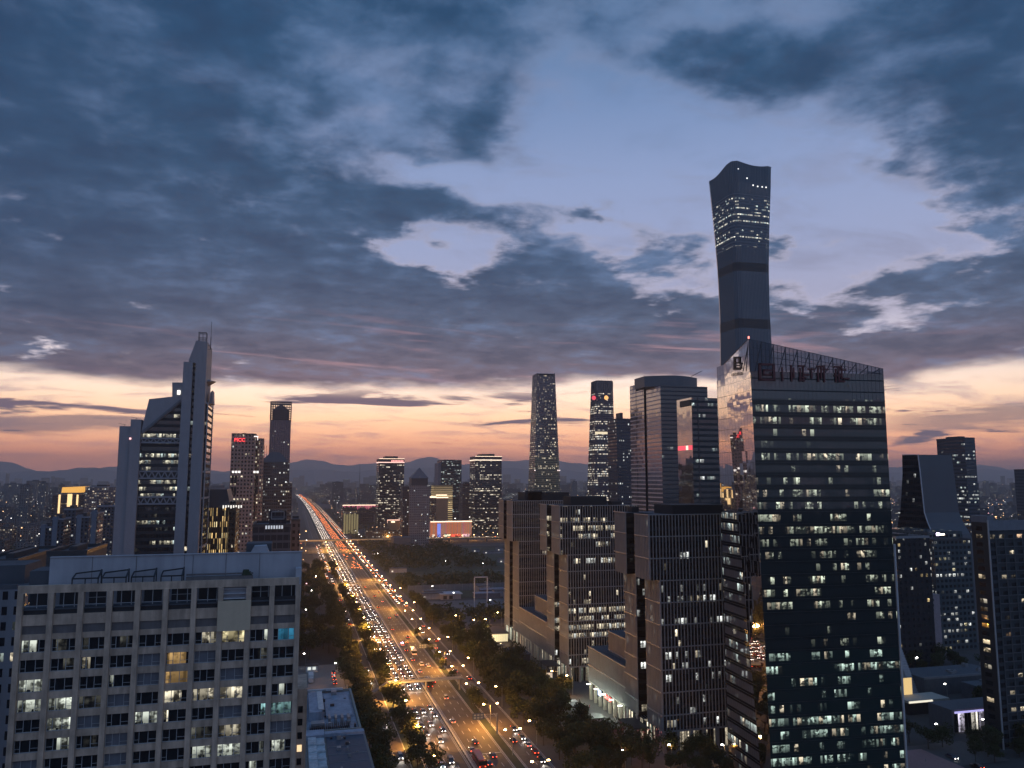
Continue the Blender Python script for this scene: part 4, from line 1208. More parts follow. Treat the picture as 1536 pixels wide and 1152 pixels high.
def disc(x, y, z, r, n=16):
    m = MB(); m.poly([(x + r * cos(2 * pi * k / n), y, z + r * sin(2 * pi * k / n)) for k in range(n)]); m.poly([(x + r * cos(-2 * pi * k / n), y + .4, z + r * sin(-2 * pi * k / n)) for k in range(n)]); return m
x_, z_ = onY(909.5, 596.5, f_[0][1] - 1.5)
disc(x_, f_[0][1] - 1.5, z_, 4.4).build('round_emblem', emat('emblem_orange', (1, .50, .16), 1.4), root, loc)
x_, z_ = onY(890.5, 597, f_[7][1] - 2)
disc(x_ - 1, f_[0][1] - 1.0, z_, 4.4).build('round_emblem', emat('emblem_red', (1, .10, .14), 1.0), root, loc)
m = MB()
P = foot(272); Q = foot(zt)
for i in range(8):
    j = (i + 1) % 8
    mid = ((P[i][0] + P[j][0]) / 2, (P[i][1] + P[j][1]) / 2, 272)
    for qx in (Q[i], Q[j]): m.bar((mid[0], mid[1] - .2, 272), (qx[0], qx[1] - .2, zt), .5)
m.build('crown_facet', pmat('facet_blue', (.04, .045, .07), .4), root, loc)
m = MB(); x_, z_ = onY(905, 649.5, 1473); m.box(x_ - 17, x_ + 16, foot(150)[0][1] - .8, foot(150)[0][1] - .2, z_ - 2.2, z_ + 2.4); m.build('bright_floor', emat('floor_cream', (1, .82, .52), 1.0), root, loc)

# ---------------- square lattice-crowned tower and its neighbours (left of the avenue)
yt = fmat('lattice_tower', FloorH=4.2, BayW=4.2, WinW=.55, WinH=.62, Thresh=.82, RunS=.8, LitE=1.3, WallCol=(.16, .10, .11), GlassCol=(.015, .012, .016), LitA=WHITE, LitB=CREAM, CellVar=.8, FloorVar=.5)
root, (a, b, y0, y1, zt), loc = tower('lattice_crowned_tower', 'tallest dark red-brown square tower beside the avenue, with an open lattice crown', 405, 436.5, 630, 1607, 42, yt, plant=0, par=0)
_, ztt = onY(420, 602.5, 1607)
m = MB(); n = 9; st = (b - a) / n
for side in (0, 1):
    for yy in (y0, y1):
        pass
for k in range(n + 1):
    x = a + k * st
    m.box(x - .55, x + .55, y0, y0 + 1.2, zt, ztt); m.box(x - .55, x + .55, y1 - 1.2, y1, zt, ztt)
    yk = y0 + k * (y1 - y0) / n
    m.box(a, a + 1.2, yk - .9, yk + .9, zt, ztt); m.box(b - 1.2, b, yk - .9, yk + .9, zt, ztt)
z = zt + 3.4
while z < ztt + .1:
    m.box(a, b, y0 - .1, y0 + 1.1, z - .5, z + .5); m.box(a, b, y1 - 1.1, y1 + .1, z - .5, z + .5)
    m.box(a - .1, a + 1.1, y0, y1, z - .8, z + .8); m.box(b - 1.1, b + .1, y0, y1, z - .8, z + .8); z += 4.4
m.box(a - .2, b + .2, y0 - .2, y0 + 1.4, ztt - 1.4, ztt + .4); m.box(a - .2, b + .2, y1 - 1.4, y1 + .2, ztt - 1.4, ztt + .4)
m.build('lattice_crown', pmat('lattice_brown', (.07, .045, .05), .6), root, loc)
m = MB(); cx = (a + b) / 2; m.ring([(a + 5, y0 + 5), (b - 5, y0 + 5), (b - 5, y1 - 5), (a + 5, y1 - 5)], zt, None, ztt - 16)
m.ring([(a + 5, y0 + 5), (b - 5, y0 + 5), (b - 5, y1 - 5), (a + 5, y1 - 5)], ztt - 16, [(cx - 3, y0 + 18), (cx + 3, y0 + 18), (cx + 3, y1 - 18), (cx - 3, y1 - 18)], ztt - 5)
m.build('inner_pavilion', pmat('pavilion_brown', (.05, .035, .04), .7), root, loc)
m = MB(); x0, z0 = onY(415, 632.5, 1606); m.box(x0, x0 + 15, y0 + 4.2, y0 + 4.9, z0 - 1, z0 + 2); m.build('lit_opening', emat('lit_white', (1, .95, .85), 1.5), root, loc)

pm = fmat('insurer_tower', FloorH=4.0, BayW=3.4, WinW=.5, WinH=.5, Thresh=.70, RunS=.5, LitE=1.5, WallCol=(.26, .18, .15), GlassCol=(.015, .013, .016), LitA=CREAM, LitB=WHITE, CellVar=.75, FloorVar=.5)
root, (a, b, y0, y1, zt), loc = tower('office_tower', 'brown slab tower with a small red glowing roof sign on its upper left corner', 347.5, 384, 651.5, 900, 30, pm, plant=.15, ph=2)
x_, z_ = onY(359.5, 660, 899)
text_part('roof_sign', 'PICC', 5.2, emat('sign_red', (1, .06, .07), 2.4), root, (x_ - loc[0] - 0, 899.3 - loc[1], z_), depth=.3)
m = MB(); x0, z0 = onY(347.5, 708, 899.5); x1, _ = onY(392, 708, 899.5)
for k in (0, 1, 2, 7, 8):
    xx = a + 2 + k * 3.1; m.box(xx, xx + 2.2, 899.6, 899.9, z0 - 1, z0 + 1.2)
m.build('lit_storey', emat('storey_white', (1, .96, .9), 1.4), root, loc)
m = MB()
for k in (0, 1, 8):
    for zz in (z0 - 8, z0 - 20):
        xx = a + 1.6 + k * 3.1; m.box(xx, xx + 2.4, 899.6, 899.95, zz - 4.2, zz + 4.2)
m.build('tall_window', pmat('black_glass', (.012, .012, .014), .2), root, loc)
m = MB(); x0, z1 = onY(385, 657, 905); x1, _ = onY(392, 657, 905); m.cyl((x0 + x1) / 2 + 1, 915, (x1 - x0) * .9, 0, z1, 14); m.build('rounded_corner', pm, root, loc)
m = MB(); x0, z1 = onY(385.5, 652, 900); m.box(x0 - 3, x0 + 1.2, 899.2, 899.6, z1 - 2.4, z1 - 1.5); m.box(x0 + .6, x0 + 1.2, 899.2, 899.6, z1 - 6, z1 - 1.5); m.build('corner_light', emat('corner_white', (1, .9, .85), 1.6), root, loc)

dm = fmat('domed_tower', FloorH=3.9, BayW=2.6, WinW=.6, WinH=.5, Thresh=.68, RunS=.4, LitE=1.5, WallCol=(.05, .047, .055), GlassCol=(.01, .01, .014), LitA=WHITE, LitB=CREAM, CellVar=.7, FloorVar=.45)
root, (a, b, y0, y1, zt), loc = tower('office_tower', 'dark tower with a low pyramid dome, in front of the lattice-crowned tower', 389.5, 434.5, 694, 1050, 44, dm, plant=0, par=1)
m = MB(); cx = (a + b) / 2; cyy = (y0 + y1) / 2; hw = (b - a) / 2 - 1
m.ring([(cx - hw, cyy - hw), (cx + hw, cyy - hw), (cx + hw, cyy + hw), (cx - hw, cyy + hw)], zt, [(cx - hw * .82, cyy - hw * .8), (cx + hw * .82, cyy - hw * .8), (cx + hw * .82, cyy + hw * .8), (cx - hw * .82, cyy + hw * .8)], zt + 5)
m.ring([(cx - hw * .82, cyy - hw * .8), (cx + hw * .82, cyy - hw * .8), (cx + hw * .82, cyy + hw * .8), (cx - hw * .82, cyy + hw * .8)], zt + 5, [(cx - hw * .3, cyy - hw * .3), (cx + hw * .3, cyy - hw * .3), (cx + hw * .3, cyy + hw * .3), (cx - hw * .3, cyy + hw * .3)], zt + 14)
m.build('pyramid_roof', pmat('dome_slate', (.05, .048, .055), .45), root, loc)
m = MB()
for px in (396, 399): 
    x0, z1 = onY(px, 667, 1046); m.bar((x0, 1072, zt), (x0, 1072, z1), .3)
m.build('roof_mast', darkm, root, loc)
m = MB(); m.box(a - 6, a + 4, y0 - 2, y1, 0, onY(383, 716, 1050)[1]); m.box(b - 4, b + 4, y0 - 3, y1, 0, onY(437, 724, 1050)[1]); m.build('side_wing', dm, root, loc)

gm2 = fmat('blue_low_glass', FloorH=4, BayW=3, WinW=.9, WinH=.7, Thresh=.88, RunS=.5, LitE=1.2, WallCol=(.06, .066, .08), GlassCol=(.02, .026, .036), LitA=WHITE, LitB=COOL, Spec=.5)
root, (a, b, y0, y1, zt), loc = tower('office_building', 'dark blue glass building with framed roof top, just beyond the pillared apartment block', 379, 436, 790, 430, 35, gm2, cat='office building', plant=0)
m = MB(); x0, z1 = onY(404, 766, 440); x1, _ = onY(430, 766, 440); m.box(x0, x1, 440, 455, zt, z1); m.build('stair_tower', gm2, root, loc)
m = MB(); m.box(x0 + 1, x1 - 1, 439, 439.6, z1 - 4.6, z1 - 4.1); m.box(x0 + 1, x1 - 1, 439, 439.6, z1 - .8, z1 - .3); m.box(x0 + 1, x0 + 1.4, 439, 439.6, z1 - 4.6, z1 - .3); m.box(x1 - 1.4, x1 - 1, 439, 439.6, z1 - 4.6, z1 - .3); m.build('roof_frame', steel, root, loc)
m = MB(); xx, z_ = onY(411, 791, 429.5)
for k in range(7): m.box(xx - 4.2 + k * 1.3, xx - 3.4 + k * 1.3, 429.3, 429.9, z_ - .8, z_ + .9)
m.build('roof_lettering', emat('letter_white', (.8, .85, .9), .55), root, loc)
root, (a, b, y0, y1, zt), loc = tower('office_building', 'low brown-grey block at the avenue edge, right of the framed blue building', 437, 450, 782, 470, 40, fmat('brown_low', FloorH=3.6, BayW=3, WinW=.5, WinH=.5, Thresh=.93, LitE=1, WallCol=(.10, .08, .085), GlassCol=(.02, .02, .02)), cat='office building', plant=0)

ys = fmat('lit_strips', FloorH=3.6, BayW=1.25, WinW=.42, WinH=.96, Thresh=.36, RunS=.5, LitE=1.5, WallCol=(.045, .04, .035), GlassCol=(.03, .025, .015), LitA=(1, .66, .26, 1), LitB=(1, .80, .42, 1), CellVar=.75, FloorVar=.2, Detail=.3)
root, (a, b, y0, y1, zt), loc = tower('office_building', 'block with glowing yellow upright light strips right of the spired tower', 300, 343, 762, 560, 40, ys, cat='office building', plant=0, par=0)
m = MB(); x0, z1 = onY(312, 734, 560); x1, _ = onY(340, 734, 560); x2, z2 = onY(345, 756, 560)
m.extrude_y([(a, zt), (b, zt), (b + 1, z2 - 1), (x1, z1), (x0, z1), (a, z2)], 560.5, 598); m.build('sloped_roof', pmat('slate_blue', (.05, .055, .07), .5), root, loc)
m = MB(); m.box(b, b + 4.5, 562, 600, 0, zt + 4); m.build('dark_flank', fmat('dark_flank', FloorH=3.6, BayW=2, WinW=.5, WinH=.5, Thresh=.72, RunS=.6, LitE=1.6, WallCol=(.03, .03, .03), GlassCol=(.01, .01, .01), LitA=CREAM, LitB=WHITE, CellVar=.8), root, loc)
m = MB()
for k in range(8):
    xx = a + 14 + k * 1.6; m.box(xx, xx + .8, 559.4, 559.8, zt - .4 + (k % 3) * .4, zt + 1.6)
m.build('top_light', emat('top_white', (1, .95, .85), 1.2), root, loc)

# ---------------- towers left-centre and centre
dk = dict(FloorH=3.9, BayW=2.4, WinW=.92, WinH=.5, WallCol=(.03, .026, .03), GlassCol=(.012, .011, .014), LitA=(1, .88, .68, 1), LitB=CREAM, Detail=.5)
c1 = fmat('centre_a', Thresh=.64, RunS=.3, LitE=1.3, CellVar=.6, FloorVar=.4, **dk)
c2 = fmat('centre_b', Thresh=.60, RunS=.3, LitE=1.4, CellVar=.5, FloorVar=.55, **dk)
def led_tower(label, x1, x2, yt_, Y, dep, mat, two):
    root, (a, b, y0, y1, zt), loc = tower('office_tower', label, x1, x2, yt_, Y, dep, mat, plant=0, par=0)
    m = MB(); z = zt - 1.2
    m.box(a - .3, b + .3, y0 - .6, y0 - .1, z - 1.6, z); m.box(a - .6, a - .1, y0, y1, z - 1.6, z)
    m.build('light_strip', emat('strip_' + str(two), (1, .58, .48) if not two else (1, .80, .6), 1.8), root, loc)
    m = MB(); m.box(a, b, y0, y1, zt, zt + 5.2); m.build('top_storey', pmat('top_dark', (.06, .04, .045), .6), root, loc)
    m = MB(); m.box(a - .3, b + .3, y0 - .5, y0 - .05, zt + 5.0, zt + 5.8); m.build('roof_light', led_w, root, loc)
    m = MB(); m.box(a + (b - a) * .25, b - (b - a) * .25, y0 + 5, y1 - 5, zt + 5.2, zt + 10.5); m.build('plant_room', darkm, root, loc)
    return root, (a, b, y0, y1, zt), loc
root, (a, b, y0, y1, zt), loc = led_tower('dark tower with pink roof sign and pinkish roof light line', 568.5, 606.5, 692, 1600, 48, c1, 0)
m = MB()
for k in range(8): m.box(b - 26 + k * 3.1, b - 23.8 + k * 3.1, y0 - 1.2, y0 - .7, zt - 2.2, zt + 2.6)
m.build('roof_sign', emat('sign_pink', (1, .42, .38), 1.5), root, loc)
led_tower('dark tower with bright double roof light line, directly left of the finned towers', 713, 752.5, 688.5, 1560, 52, c2, 1)
c3 = fmat('centre_c', FloorH=3.9, BayW=2.4, WinW=.92, WinH=.5, WallCol=(.03, .035, .04), GlassCol=(.010, .014, .018), LitA=COOL, LitB=WHITE, Detail=.5, Thresh=.68, RunS=.3, LitE=1.3, CellVar=.6, FloorVar=.5)
root, (a, b, y0, y1, zt), loc = tower('office_tower', 'dark teal glass tower with a pale left flank, behind the small yellow striped block', 662, 692.5, 690.5, 1800, 55, c3, plant=.6, ph=2)
m = MB(); m.box(a - 6, a, y0 + 4, y1, 0, zt - 6); m.build('pale_flank', pmat('pale_flank', (.22, .18, .19), .6), root, loc)
pyr = fmat('pyramid_tower', FloorH=3.5, BayW=2.9, WinW=.42, WinH=.42, Thresh=.90, RunS=.7, LitE=1.8, WallCol=(.20, .18, .18), GlassCol=(.05, .03, .036), LitA=WHITE, LitB=WHITE, CellVar=.8)
root, (a, b, y0, y1, zt), loc = tower('office_tower', 'grey tower with many small windows and a pointed pyramid roof', 614.5, 645, 728, 1190, 32, pyr, plant=0, par=0)
m = MB(); cx = (a + b) / 2 ; x0, z1 = onY(617.5, 717.5, 1192); x1, _ = onY(642, 717.5, 1192); xp, zp = onY(630, 702.5, 1200)
m.box(x0, x1, y0 + 3, y0 + 28, zt, z1); m.build('lantern', pmat('lantern_dark', (.035, .035, .045), .4), root, loc)
m = MB(); m.ring([(x0 - 1, y0 + 2), (x1 + 1, y0 + 2), (x1 + 1, y0 + 29), (x0 - 1, y0 + 29)], z1, [(xp - .3, y0 + 15), (xp + .3, y0 + 15), (xp + .3, y0 + 15.6), (xp - .3, y0 + 15.6)], zp + 1); m.build('pyramid_roof', pmat('pyramid_slate', (.11, .10, .11), .5), root, loc)
m = MB(); m.box(a - 9, a, y0 + 6, y1 + 6, 0, zt - 1.5); m.build('side_wing', fmat('pyr_side', FloorH=3.5, BayW=3, WinW=.5, WinH=.5, Thresh=.84, RunS=.8, LitE=1.8, WallCol=(.05, .05, .06), GlassCol=(.02, .02, .03), LitA=WHITE, LitB=CREAM, CellVar=.8), root, loc)
m = MB(); m.box(a - 26, a, 1160, 1190, 0, 16); m.build('podium', pmat('podium_grey', (.12, .115, .12), .8), root, loc)

ym = fmat('yellow_bands', FloorH=4.0, BayW=40, WinW=1, WinH=.5, Thresh=-5, LitE=1.0, WallCol=(.10, .07, .04), LitA=(1, .72, .36, 1), LitB=(1, .72, .36, 1), CellVar=0, Detail=.1)
tower('office_building', 'small block banded with yellow light, in front of the teal tower', 650.5, 679, 729, 1560, 30, ym, cat='office building', plant=.3, ph=3)
bm = pmat('lit_brown_wall', (.26, .17, .10), .7, var=.05, scale=.05)
root, (a, b, y0, y1, zt), loc = tower('office_building', 'plain brown windowless block with glowing roof line, behind the colourful hall', 654.5, 672, 747, 1420, 30, bm, cat='office building', plant=0)
m = MB(); m.box(a - .3, b + .3, y0 - .8, y0 - .2, zt, zt + 1.6); m.box(a - 9, a, y0 - .5, y0 + 20, zt + .5, zt + 2.5); m.box(a + 3, b + 2, y0 + 20, y0 + 20.6, zt + 4, zt + 5.5); m.build('roof_light', led_w, root, loc)
m = MB(); m.box(a - 9, a, y0, y0 + 30, 0, zt); m.build('side_wing', fmat('brown_side', FloorH=4, BayW=3, WinW=.6, WinH=.5, Thresh=.62, RunS=.6, LitE=1.1, WallCol=(.12, .08, .06), LitA=WARM, LitB=CREAM, CellVar=.7), root, loc)
tower('office_tower', 'dull reddish brown tower right of the dark teal glass tower', 694, 711, 727, 1660, 40, fmat('reddish_brown', FloorH=3.8, BayW=3, WinW=.6, WinH=.5, Thresh=.82, RunS=.5, LitE=1.2, WallCol=(.10, .07, .07), GlassCol=(.02, .015, .015), LitA=CREAM, LitB=WARM, CellVar=.7), plant=.4)
# colourful hall at the far side of the flyover
hall = bpy.data.materials.new('media_wall'); hall.use_nodes = True
nt = hall.node_tree; NN = NT(nt); b_ = nt.nodes['Principled BSDF']
uvn = NN.n('ShaderNodeUVMap', uv_map='UVMap').outputs[0]; u, v, _ = NN.sep(uvn)
cn = NN.white(NN.xyz(NN.m('FLOOR', NN.m('DIVIDE', u, 1.6)), 2.0, 0.0))
lo = NN.noise(NN.xyz(NN.m('MULTIPLY', u, .07), 0.0, 0.0), 1.0, 3.0)
cc = NN.ramp(NN.m('ADD', NN.m('MULTIPLY', cn, .45), NN.m('MULTIPLY', lo, .6)), [(.2, (.40, .10, .04, 1)), (.45, (.42, .16, .08, 1)), (.6, (.26, .17, .13, 1)), (.78, (.36, .10, .18, 1)), (.9, (.22, .24, .28, 1))])
NN.put(b_.inputs['Base Color'], cc); NN.put(b_.inputs['Emission Color'], cc); b_.inputs['Emission Strength'].default_value = .55; hall.cycles.emission_sampling = 'NONE'
root, (a, b, y0, y1, zt), loc = tower('exhibition_hall', 'wide low hall with a glowing red and orange striped media wall', 646, 707.5, 783, 1330, 40, hall, cat='hall', plant=0, par=0)
m = MB(); m.box(a - .5, b + .5, y0 - .8, y0 - .3, zt - .5, zt + 1.2); m.build('roof_light', led_w, root, loc)
m = MB(); x0, _ = onY(656, 795, 1329); m.box(x0, x0 + 5.5, y0 - 1.2, y0 - .6, 2, zt - 3); m.build('blue_panel', emat('panel_blue', (.18, .28, .95), .9), root, loc)
for px, wd, mm in ((648, 5, 'shop_cream'), (667, 8, 'shop_green'), (677, 16, 'shop_red'), (694, 12, 'shop_pink')):
    x0, _ = onY(px, 804, 1328); colr = {'shop_cream': (1, .8, .6), 'shop_green': (.9, .95, .7), 'shop_red': (1, .14, .08), 'shop_pink': (1, .6, .65)}[mm]
    m = MB(); m.box(x0, x0 + wd, y0 - 1.4, y0 - .8, .5, 7.5); m.build('shop_window', emat(mm, colr, .9), root, loc)
# brown hall with the small cloud-like sign
root, (a, b, y0, y1, zt), loc = tower('exhibition_hall', 'brown floodlit hall with a glowing roof outline, left of the pyramid-roofed tower', 584.5, 612, 780, 1340, 30, bm, cat='hall', plant=0, par=0)
m = MB(); m.box(a - 4, b + 1, y0 - .8, y0 - .3, zt - .8, zt + .6); m.box(a - 4, a - 3.4, y0 - .8, y0 - .3, zt - 5, zt); m.box(b + .4, b + 1, y0 - .8, y0 - .3, 6, zt); m.build('roof_light', emat('roof_salmon', (1, .6, .45), 1.4), root, loc)
m = MB(); m.box(a, b, y0 - .8, y0 - .3, 8.5, 9.8); m.build('pink_line', emat('line_pink', (1, .45, .75), 1.3), root, loc)
m = MB(); x0, z0 = onY(589.5, 783, 1339)
for dx_, r_ in ((-2.2, 1.3), (0, 2.0), (2.2, 1.3)):
    n = 12; m.poly([(x0 + dx_ + r_ * cos(2 * pi * k / n), y0 - .9, z0 + max(-.9, r_ * sin(2 * pi * k / n))) for k in range(n)])
m.build('cloud_sign', emat('sign_cream', (1, .85, .6), 1.6), root, loc)
root, (a, b, y0, y1, zt), loc = tower('hotel_building', 'low long building with a scalloped pink glowing eave beyond the flyover', 514, 570, 757, 1800, 40, fmat('pink_hall', FloorH=5, BayW=4, WinW=.5, WinH=.6, Thresh=.6, LitE=.6, WallCol=(.07, .05, .05), LitA=WARM, LitB=CREAM), cat='building', plant=0, par=0)
m = MB(); m.box(a, b, y0 - 1, y0 - .4, zt - 2, zt - .6); m.build('eave_light', led_w, root, loc)
m = MB()
nn = 24
for k in range(nn):
    x0 = a + (b - a) * k / nn; x1 = a + (b - a) * (k + .9) / nn; dd = (3 + 2 * sin(k * 2.2)) if k < 9 else 6 + 3 * sin(k * .9)
    m.quad((x0, y0 - .8, zt - 2), ((x0 + x1) / 2 - .5, y0 - .8, zt - 2 - dd), ((x0 + x1) / 2 + .5, y0 - .8, zt - 2 - dd), (x1, y0 - .8, zt - 2))
m.build('pink_eave', emat('eave_pink', (.9, .20, .30), .6), root, loc)
# olive floodlit column block
root, (a, b, y0, y1, zt), loc = tower('office_building', 'squat block with olive floodlit columns right of the avenue', 515, 536, 770, 1500, 26, pmat('block_dark', (.05, .05, .045), .8), cat='office building', plant=0, par=0)
m = MB()
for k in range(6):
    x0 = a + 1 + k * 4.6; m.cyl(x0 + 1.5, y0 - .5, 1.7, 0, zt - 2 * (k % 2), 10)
m.build('column', emat('flood_olive', (.55, .46, .22), .30), root, loc)  # floodlight on the columns put in as their own glow

# ---------------- middle distance right of the tapered pair
tower('office_tower', 'narrow dark blue tower with scattered lit windows, left of the curved-roof tower', 925, 947.5, 629, 900, 30, fmat('navy_slab', FloorH=4, BayW=2.4, WinW=.55, WinH=.5, Thresh=.80, RunS=.5, LitE=1.5, WallCol=(.04, .05, .07), GlassCol=(.01, .013, .02), LitA=WHITE, LitB=CREAM, CellVar=.8, FloorVar=.3), plant=.15, ph=9)
cg = fmat('curved_front', FloorH=4.1, BayW=3, WinW=.97, WinH=.66, Thresh=.84, RunS=.3, LitE=1.2, WallCol=(.035, .045, .055), GlassCol=(.012, .018, .024), LitA=WHITE, LitB=COOL, Spec=.7, GlassRough=.08)
cs_ = fmat('curved_side', FloorH=4.1, BayW=3, WinW=.97, WinH=.70, Thresh=.90, RunS=.3, LitE=1.0, WallCol=(.42, .37, .37), WallRough=.3, Metal=.9, GlassCol=(.30, .29, .31), LitA=CREAM, LitB=WARM, Spec=1.0, GlassRough=.06, Wobble=.02)
Yc = 700
a, z1 = onY(990.5, 578, Yc); b, _ = onY(1061, 584, Yc); _, z0 = onY(1005, 563, Yc)
root = thing('curved_roof_tower', 'large grey glass tower with a curved roof drum and banded pink reflecting flank', 'office tower', ((a + b) / 2, Yc + 30, 0)); loc = ((a + b) / 2, Yc + 30, 0)
yb1 = onX(967.5, 590, a)[0]; yb2 = onX(958, 590, a)[0]; yb3 = onX(948.5, 590, a - 0)[0]
m = MB()
P = [(a, Yc), (b, Yc), (b, yb2), (a, yb2)]
m.quad((a, Yc, 0), (b, Yc, 0), (b, Yc, z1), (a, Yc, z1), [(0, 0), (b - a, 0), (b - a, z1), (0, z1)], 0)
gap0, gap1 = Yc + (yb1 - Yc) * .92, Yc + (yb1 - Yc) * 1.08
m.quad((a, gap0, 0), (a, Yc, 0), (a, Yc, z1), (a, gap0, z1), [(0, 0), (gap0 - Yc, 0), (gap0 - Yc, z1), (0, z1)], 1)
m.quad((a, yb2 + 6, 0), (a, gap1, 0), (a, gap1, z1), (a, yb2 + 6, z1), [(0, 0), (30, 0), (30, z1), (0, z1)], 1)
m.box(a + 2.5, b, gap0 - .5, gap1 + .5, 0, z1 - 1, 2)
m.quad((b, Yc, 0), (b, yb2, 0), (b, yb2, z1), (b, Yc, z1), None, 0); m.poly([(a, Yc, z1 - .2), (b, Yc, z1 - .2), (b, yb2 + 6, z1 - .2), (a, yb2 + 6, z1 - .2)], None, 2)
m.quad((b, yb2 + 6, 0), (a, yb2 + 6, 0), (a, yb2 + 6, z1), (b, yb2 + 6, z1), None, 0)
m.build('curtain_wall', [cg, cs_, roofm], root, loc)
m = MB(); m.box(a - .2, b, yb2 + 7, yb3 + 6, 0, z0 - 3, 1); m.build('rear_slab', [cg, cs_], root, loc)
xa, _ = onY(968, 571, Yc + 14); xb, _ = onY(1047, 571, Yc + 14)
m = MB(); n = 22; P = []
for k in range(n + 1):
    t = k / n; P.append((xa + (xb - xa) * t, Yc + 16 - 13 * sin(pi * t)))
P += [(xb, Yc + 40), (xa, Yc + 40)]
m.ring(P, z1, None, z0 + .5); m.build('roof_drum', pmat('drum_grey', (.07, .085, .10), .35), root, loc)
m = MB(); x0, z3 = onY(1040, 563, Yc + 8); x1, z4 = onY(1056, 555.5, Yc + 8); m.bar((x0, Yc + 12, z3 - .6), (x1, Yc + 12, z4), .35); m.build('roof_crane', darkm, root, loc)

# tower with small mirrored flank in front of it
Yd = 520
a, z1 = onY(1037, 596, Yd); b, _ = onY(1100, 598, Yd); yb = onX(1015, 604, a)[0]
loc = ((a + b) / 2, Yd + 12, 0)
root = thing('office_tower', 'dark tower with mirror flank and small logo board, behind the nearest finned tower', 'office tower', loc)
cm = fmat('second_front', FloorH=4.1, BayW=2.2, WinW=.95, WinH=.55, Thresh=.76, RunS=.25, LitE=1.2, WallCol=(.02, .03, .036), GlassCol=(.010, .016, .022), LitA=COOL, LitB=WHITE, FloorVar=.6, Spec=.7)
mir2 = fmat('second_mirror', FloorH=4.1, BayW=3, WinW=.99, WinH=.99, Thresh=2, GlassCol=(.50, .50, .52), WallCol=(.06, .06, .07), Metal=1.0, Spec=1.0, GlassRough=.04, Wobble=.01)
m = MB(); m.quad((a, yb, 0), (a, Yd, 0), (a, Yd, z1), (a, yb, z1), [(0, 0), (yb - Yd, 0), (yb - Yd, z1), (0, z1)], 1)
m.quad((a, Yd, 0), (b, Yd, 0), (b, Yd, z1), (a, Yd, z1), [(0, 0), (b - a, 0), (b - a, z1), (0, z1)], 0)
m.quad((b, Yd, 0), (b, yb, 0), (b, yb, z1), (b, Yd, z1), None, 0); m.quad((b, yb, 0), (a, yb, 0), (a, yb, z1), (b, yb, z1), None, 0); m.poly([(a, Yd, z1), (b, Yd, z1), (b, yb, z1), (a, yb, z1)], None, 2)
m.build('curtain_wall', [cm, mir2, roofm], root, loc)
m = MB(); m.box(a + 4.5, a + 5.4, Yd - .2, Yd + .1, 0, z1); m.build('dark_joint', darkm, root, loc)
m = MB(); m.box(a - .5, a - .2, Yd + 1, Yd + (yb - Yd) * .75, z1 - 6, z1 - 1.5); m.build('logo_board', pmat('logo_dark', (.02, .03, .03), .5), root, loc)
zz = onY(1030, 671, Yd)[1]
m = MB(); m.box(a - .4, a - .1, Yd + .5, Yd + 6, zz - 1.6, zz + 1.6); m.box(a - .4, a - .1, Yd + 10, yb - 1, zz - 1.6, zz + 1.6); m.build('red_window', emat('window_red', (1, .10, .14), 1.1), root, loc)
m = MB(); m.box(a - .5, a - .1, Yd + 6.6, Yd + 9.4, zz - 1.6, zz + 1.6); m.build('cream_window', emat('window_cream', (1, .9, .7), 1.2), root, loc)
xa, z2 = onY(1016, 742, 330); xb, _ = onY(1040, 742, 330)

# ---------------- far right
Yr = 430
AX = onY(1377, 682, Yr)[0]
def cx_(px, py): return onX(px, py, AX)
pts = [(1377, 682), (1380.5, 710), (1386.7, 769), (1392, 785), (1400, 802)]
lev = [(cx_(*p)) for p in pts]                     # (y, z)
lev = lev + [(lev[-1][0] - 8, 30), (lev[-1][0] - 12, 0)]
backp = [(1353, 679.6), (1354, 720), (1355, 748), (1350, 770), (1347, 783)]
bk = [cx_(*p) for p in backp]
XB = onY(1427, 682, lev[0][0])[0]
loc = ((AX + XB) / 2, Yr + 20, 0)
root = thing('flared_foot_tower', 'dark grey tower with concave sweeping walls and bright corner edge', 'office tower', loc)
fl = fmat('flared_foot_left', FloorH=4, BayW=2, WinW=.9, WinH=.6, Thresh=.80, RunS=.3, LitE=1.3, WallCol=(.008, .010, .013), GlassCol=(.006, .008, .012), LitA=WHITE, LitB=COOL, FloorVar=.6)
m = MB()
def byz(z):
    zs = [(b_[1], b_[0]) for b_ in bk]; zs = zs + [(0, zs[-1][1] + 14)]
    for i in range(len(zs) - 1):
        if zs[i + 1][0] <= z <= zs[i][0]:
            t = (z - zs[i + 1][0]) / max(1e-6, zs[i][0] - zs[i + 1][0]); return zs[i + 1][1] * (1 - t) + zs[i][1] * t
    return zs[0][1]
for i in range(len(lev) - 1):
    (ya, za), (yb_, zb_) = lev[i], lev[i + 1]
    XBa = XB + (lev[0][0] - ya) * .25; XBb = XB + (lev[0][0] - yb_) * .25
    m.quad((AX, byz(zb_), zb_), (AX, yb_, zb_), (AX, ya, za), (AX, byz(za), za), [(0, zb_), (byz(zb_) - yb_, zb_), (byz(za) - ya, za), (0, za)], 0)
    m.quad((AX, yb_, zb_), (XBb, yb_, zb_), (XBa, ya, za), (AX, ya, za), None, 1)
    m.quad((XBb, yb_, zb_), (XBb, byz(zb_), zb_), (XBa, byz(za), za), (XBa, ya, za), None, 1)
    m.quad((XBb, byz(zb_), zb_), (AX, byz(zb_), zb_), (AX, byz(za), za), (XBa, byz(za), za), None, 1)
m.poly([(AX, lev[0][0], lev[0][1]), (XB, lev[0][0], lev[0][1]), (XB, byz(lev[0][1]), lev[0][1]), (AX, byz(lev[0][1]), lev[0][1])], None, 1)
m.build('curved_wall', [fl, pmat('smooth_grey', (.075, .08, .09), .5, var=.06, scale=.05)], root, loc)
m = MB()
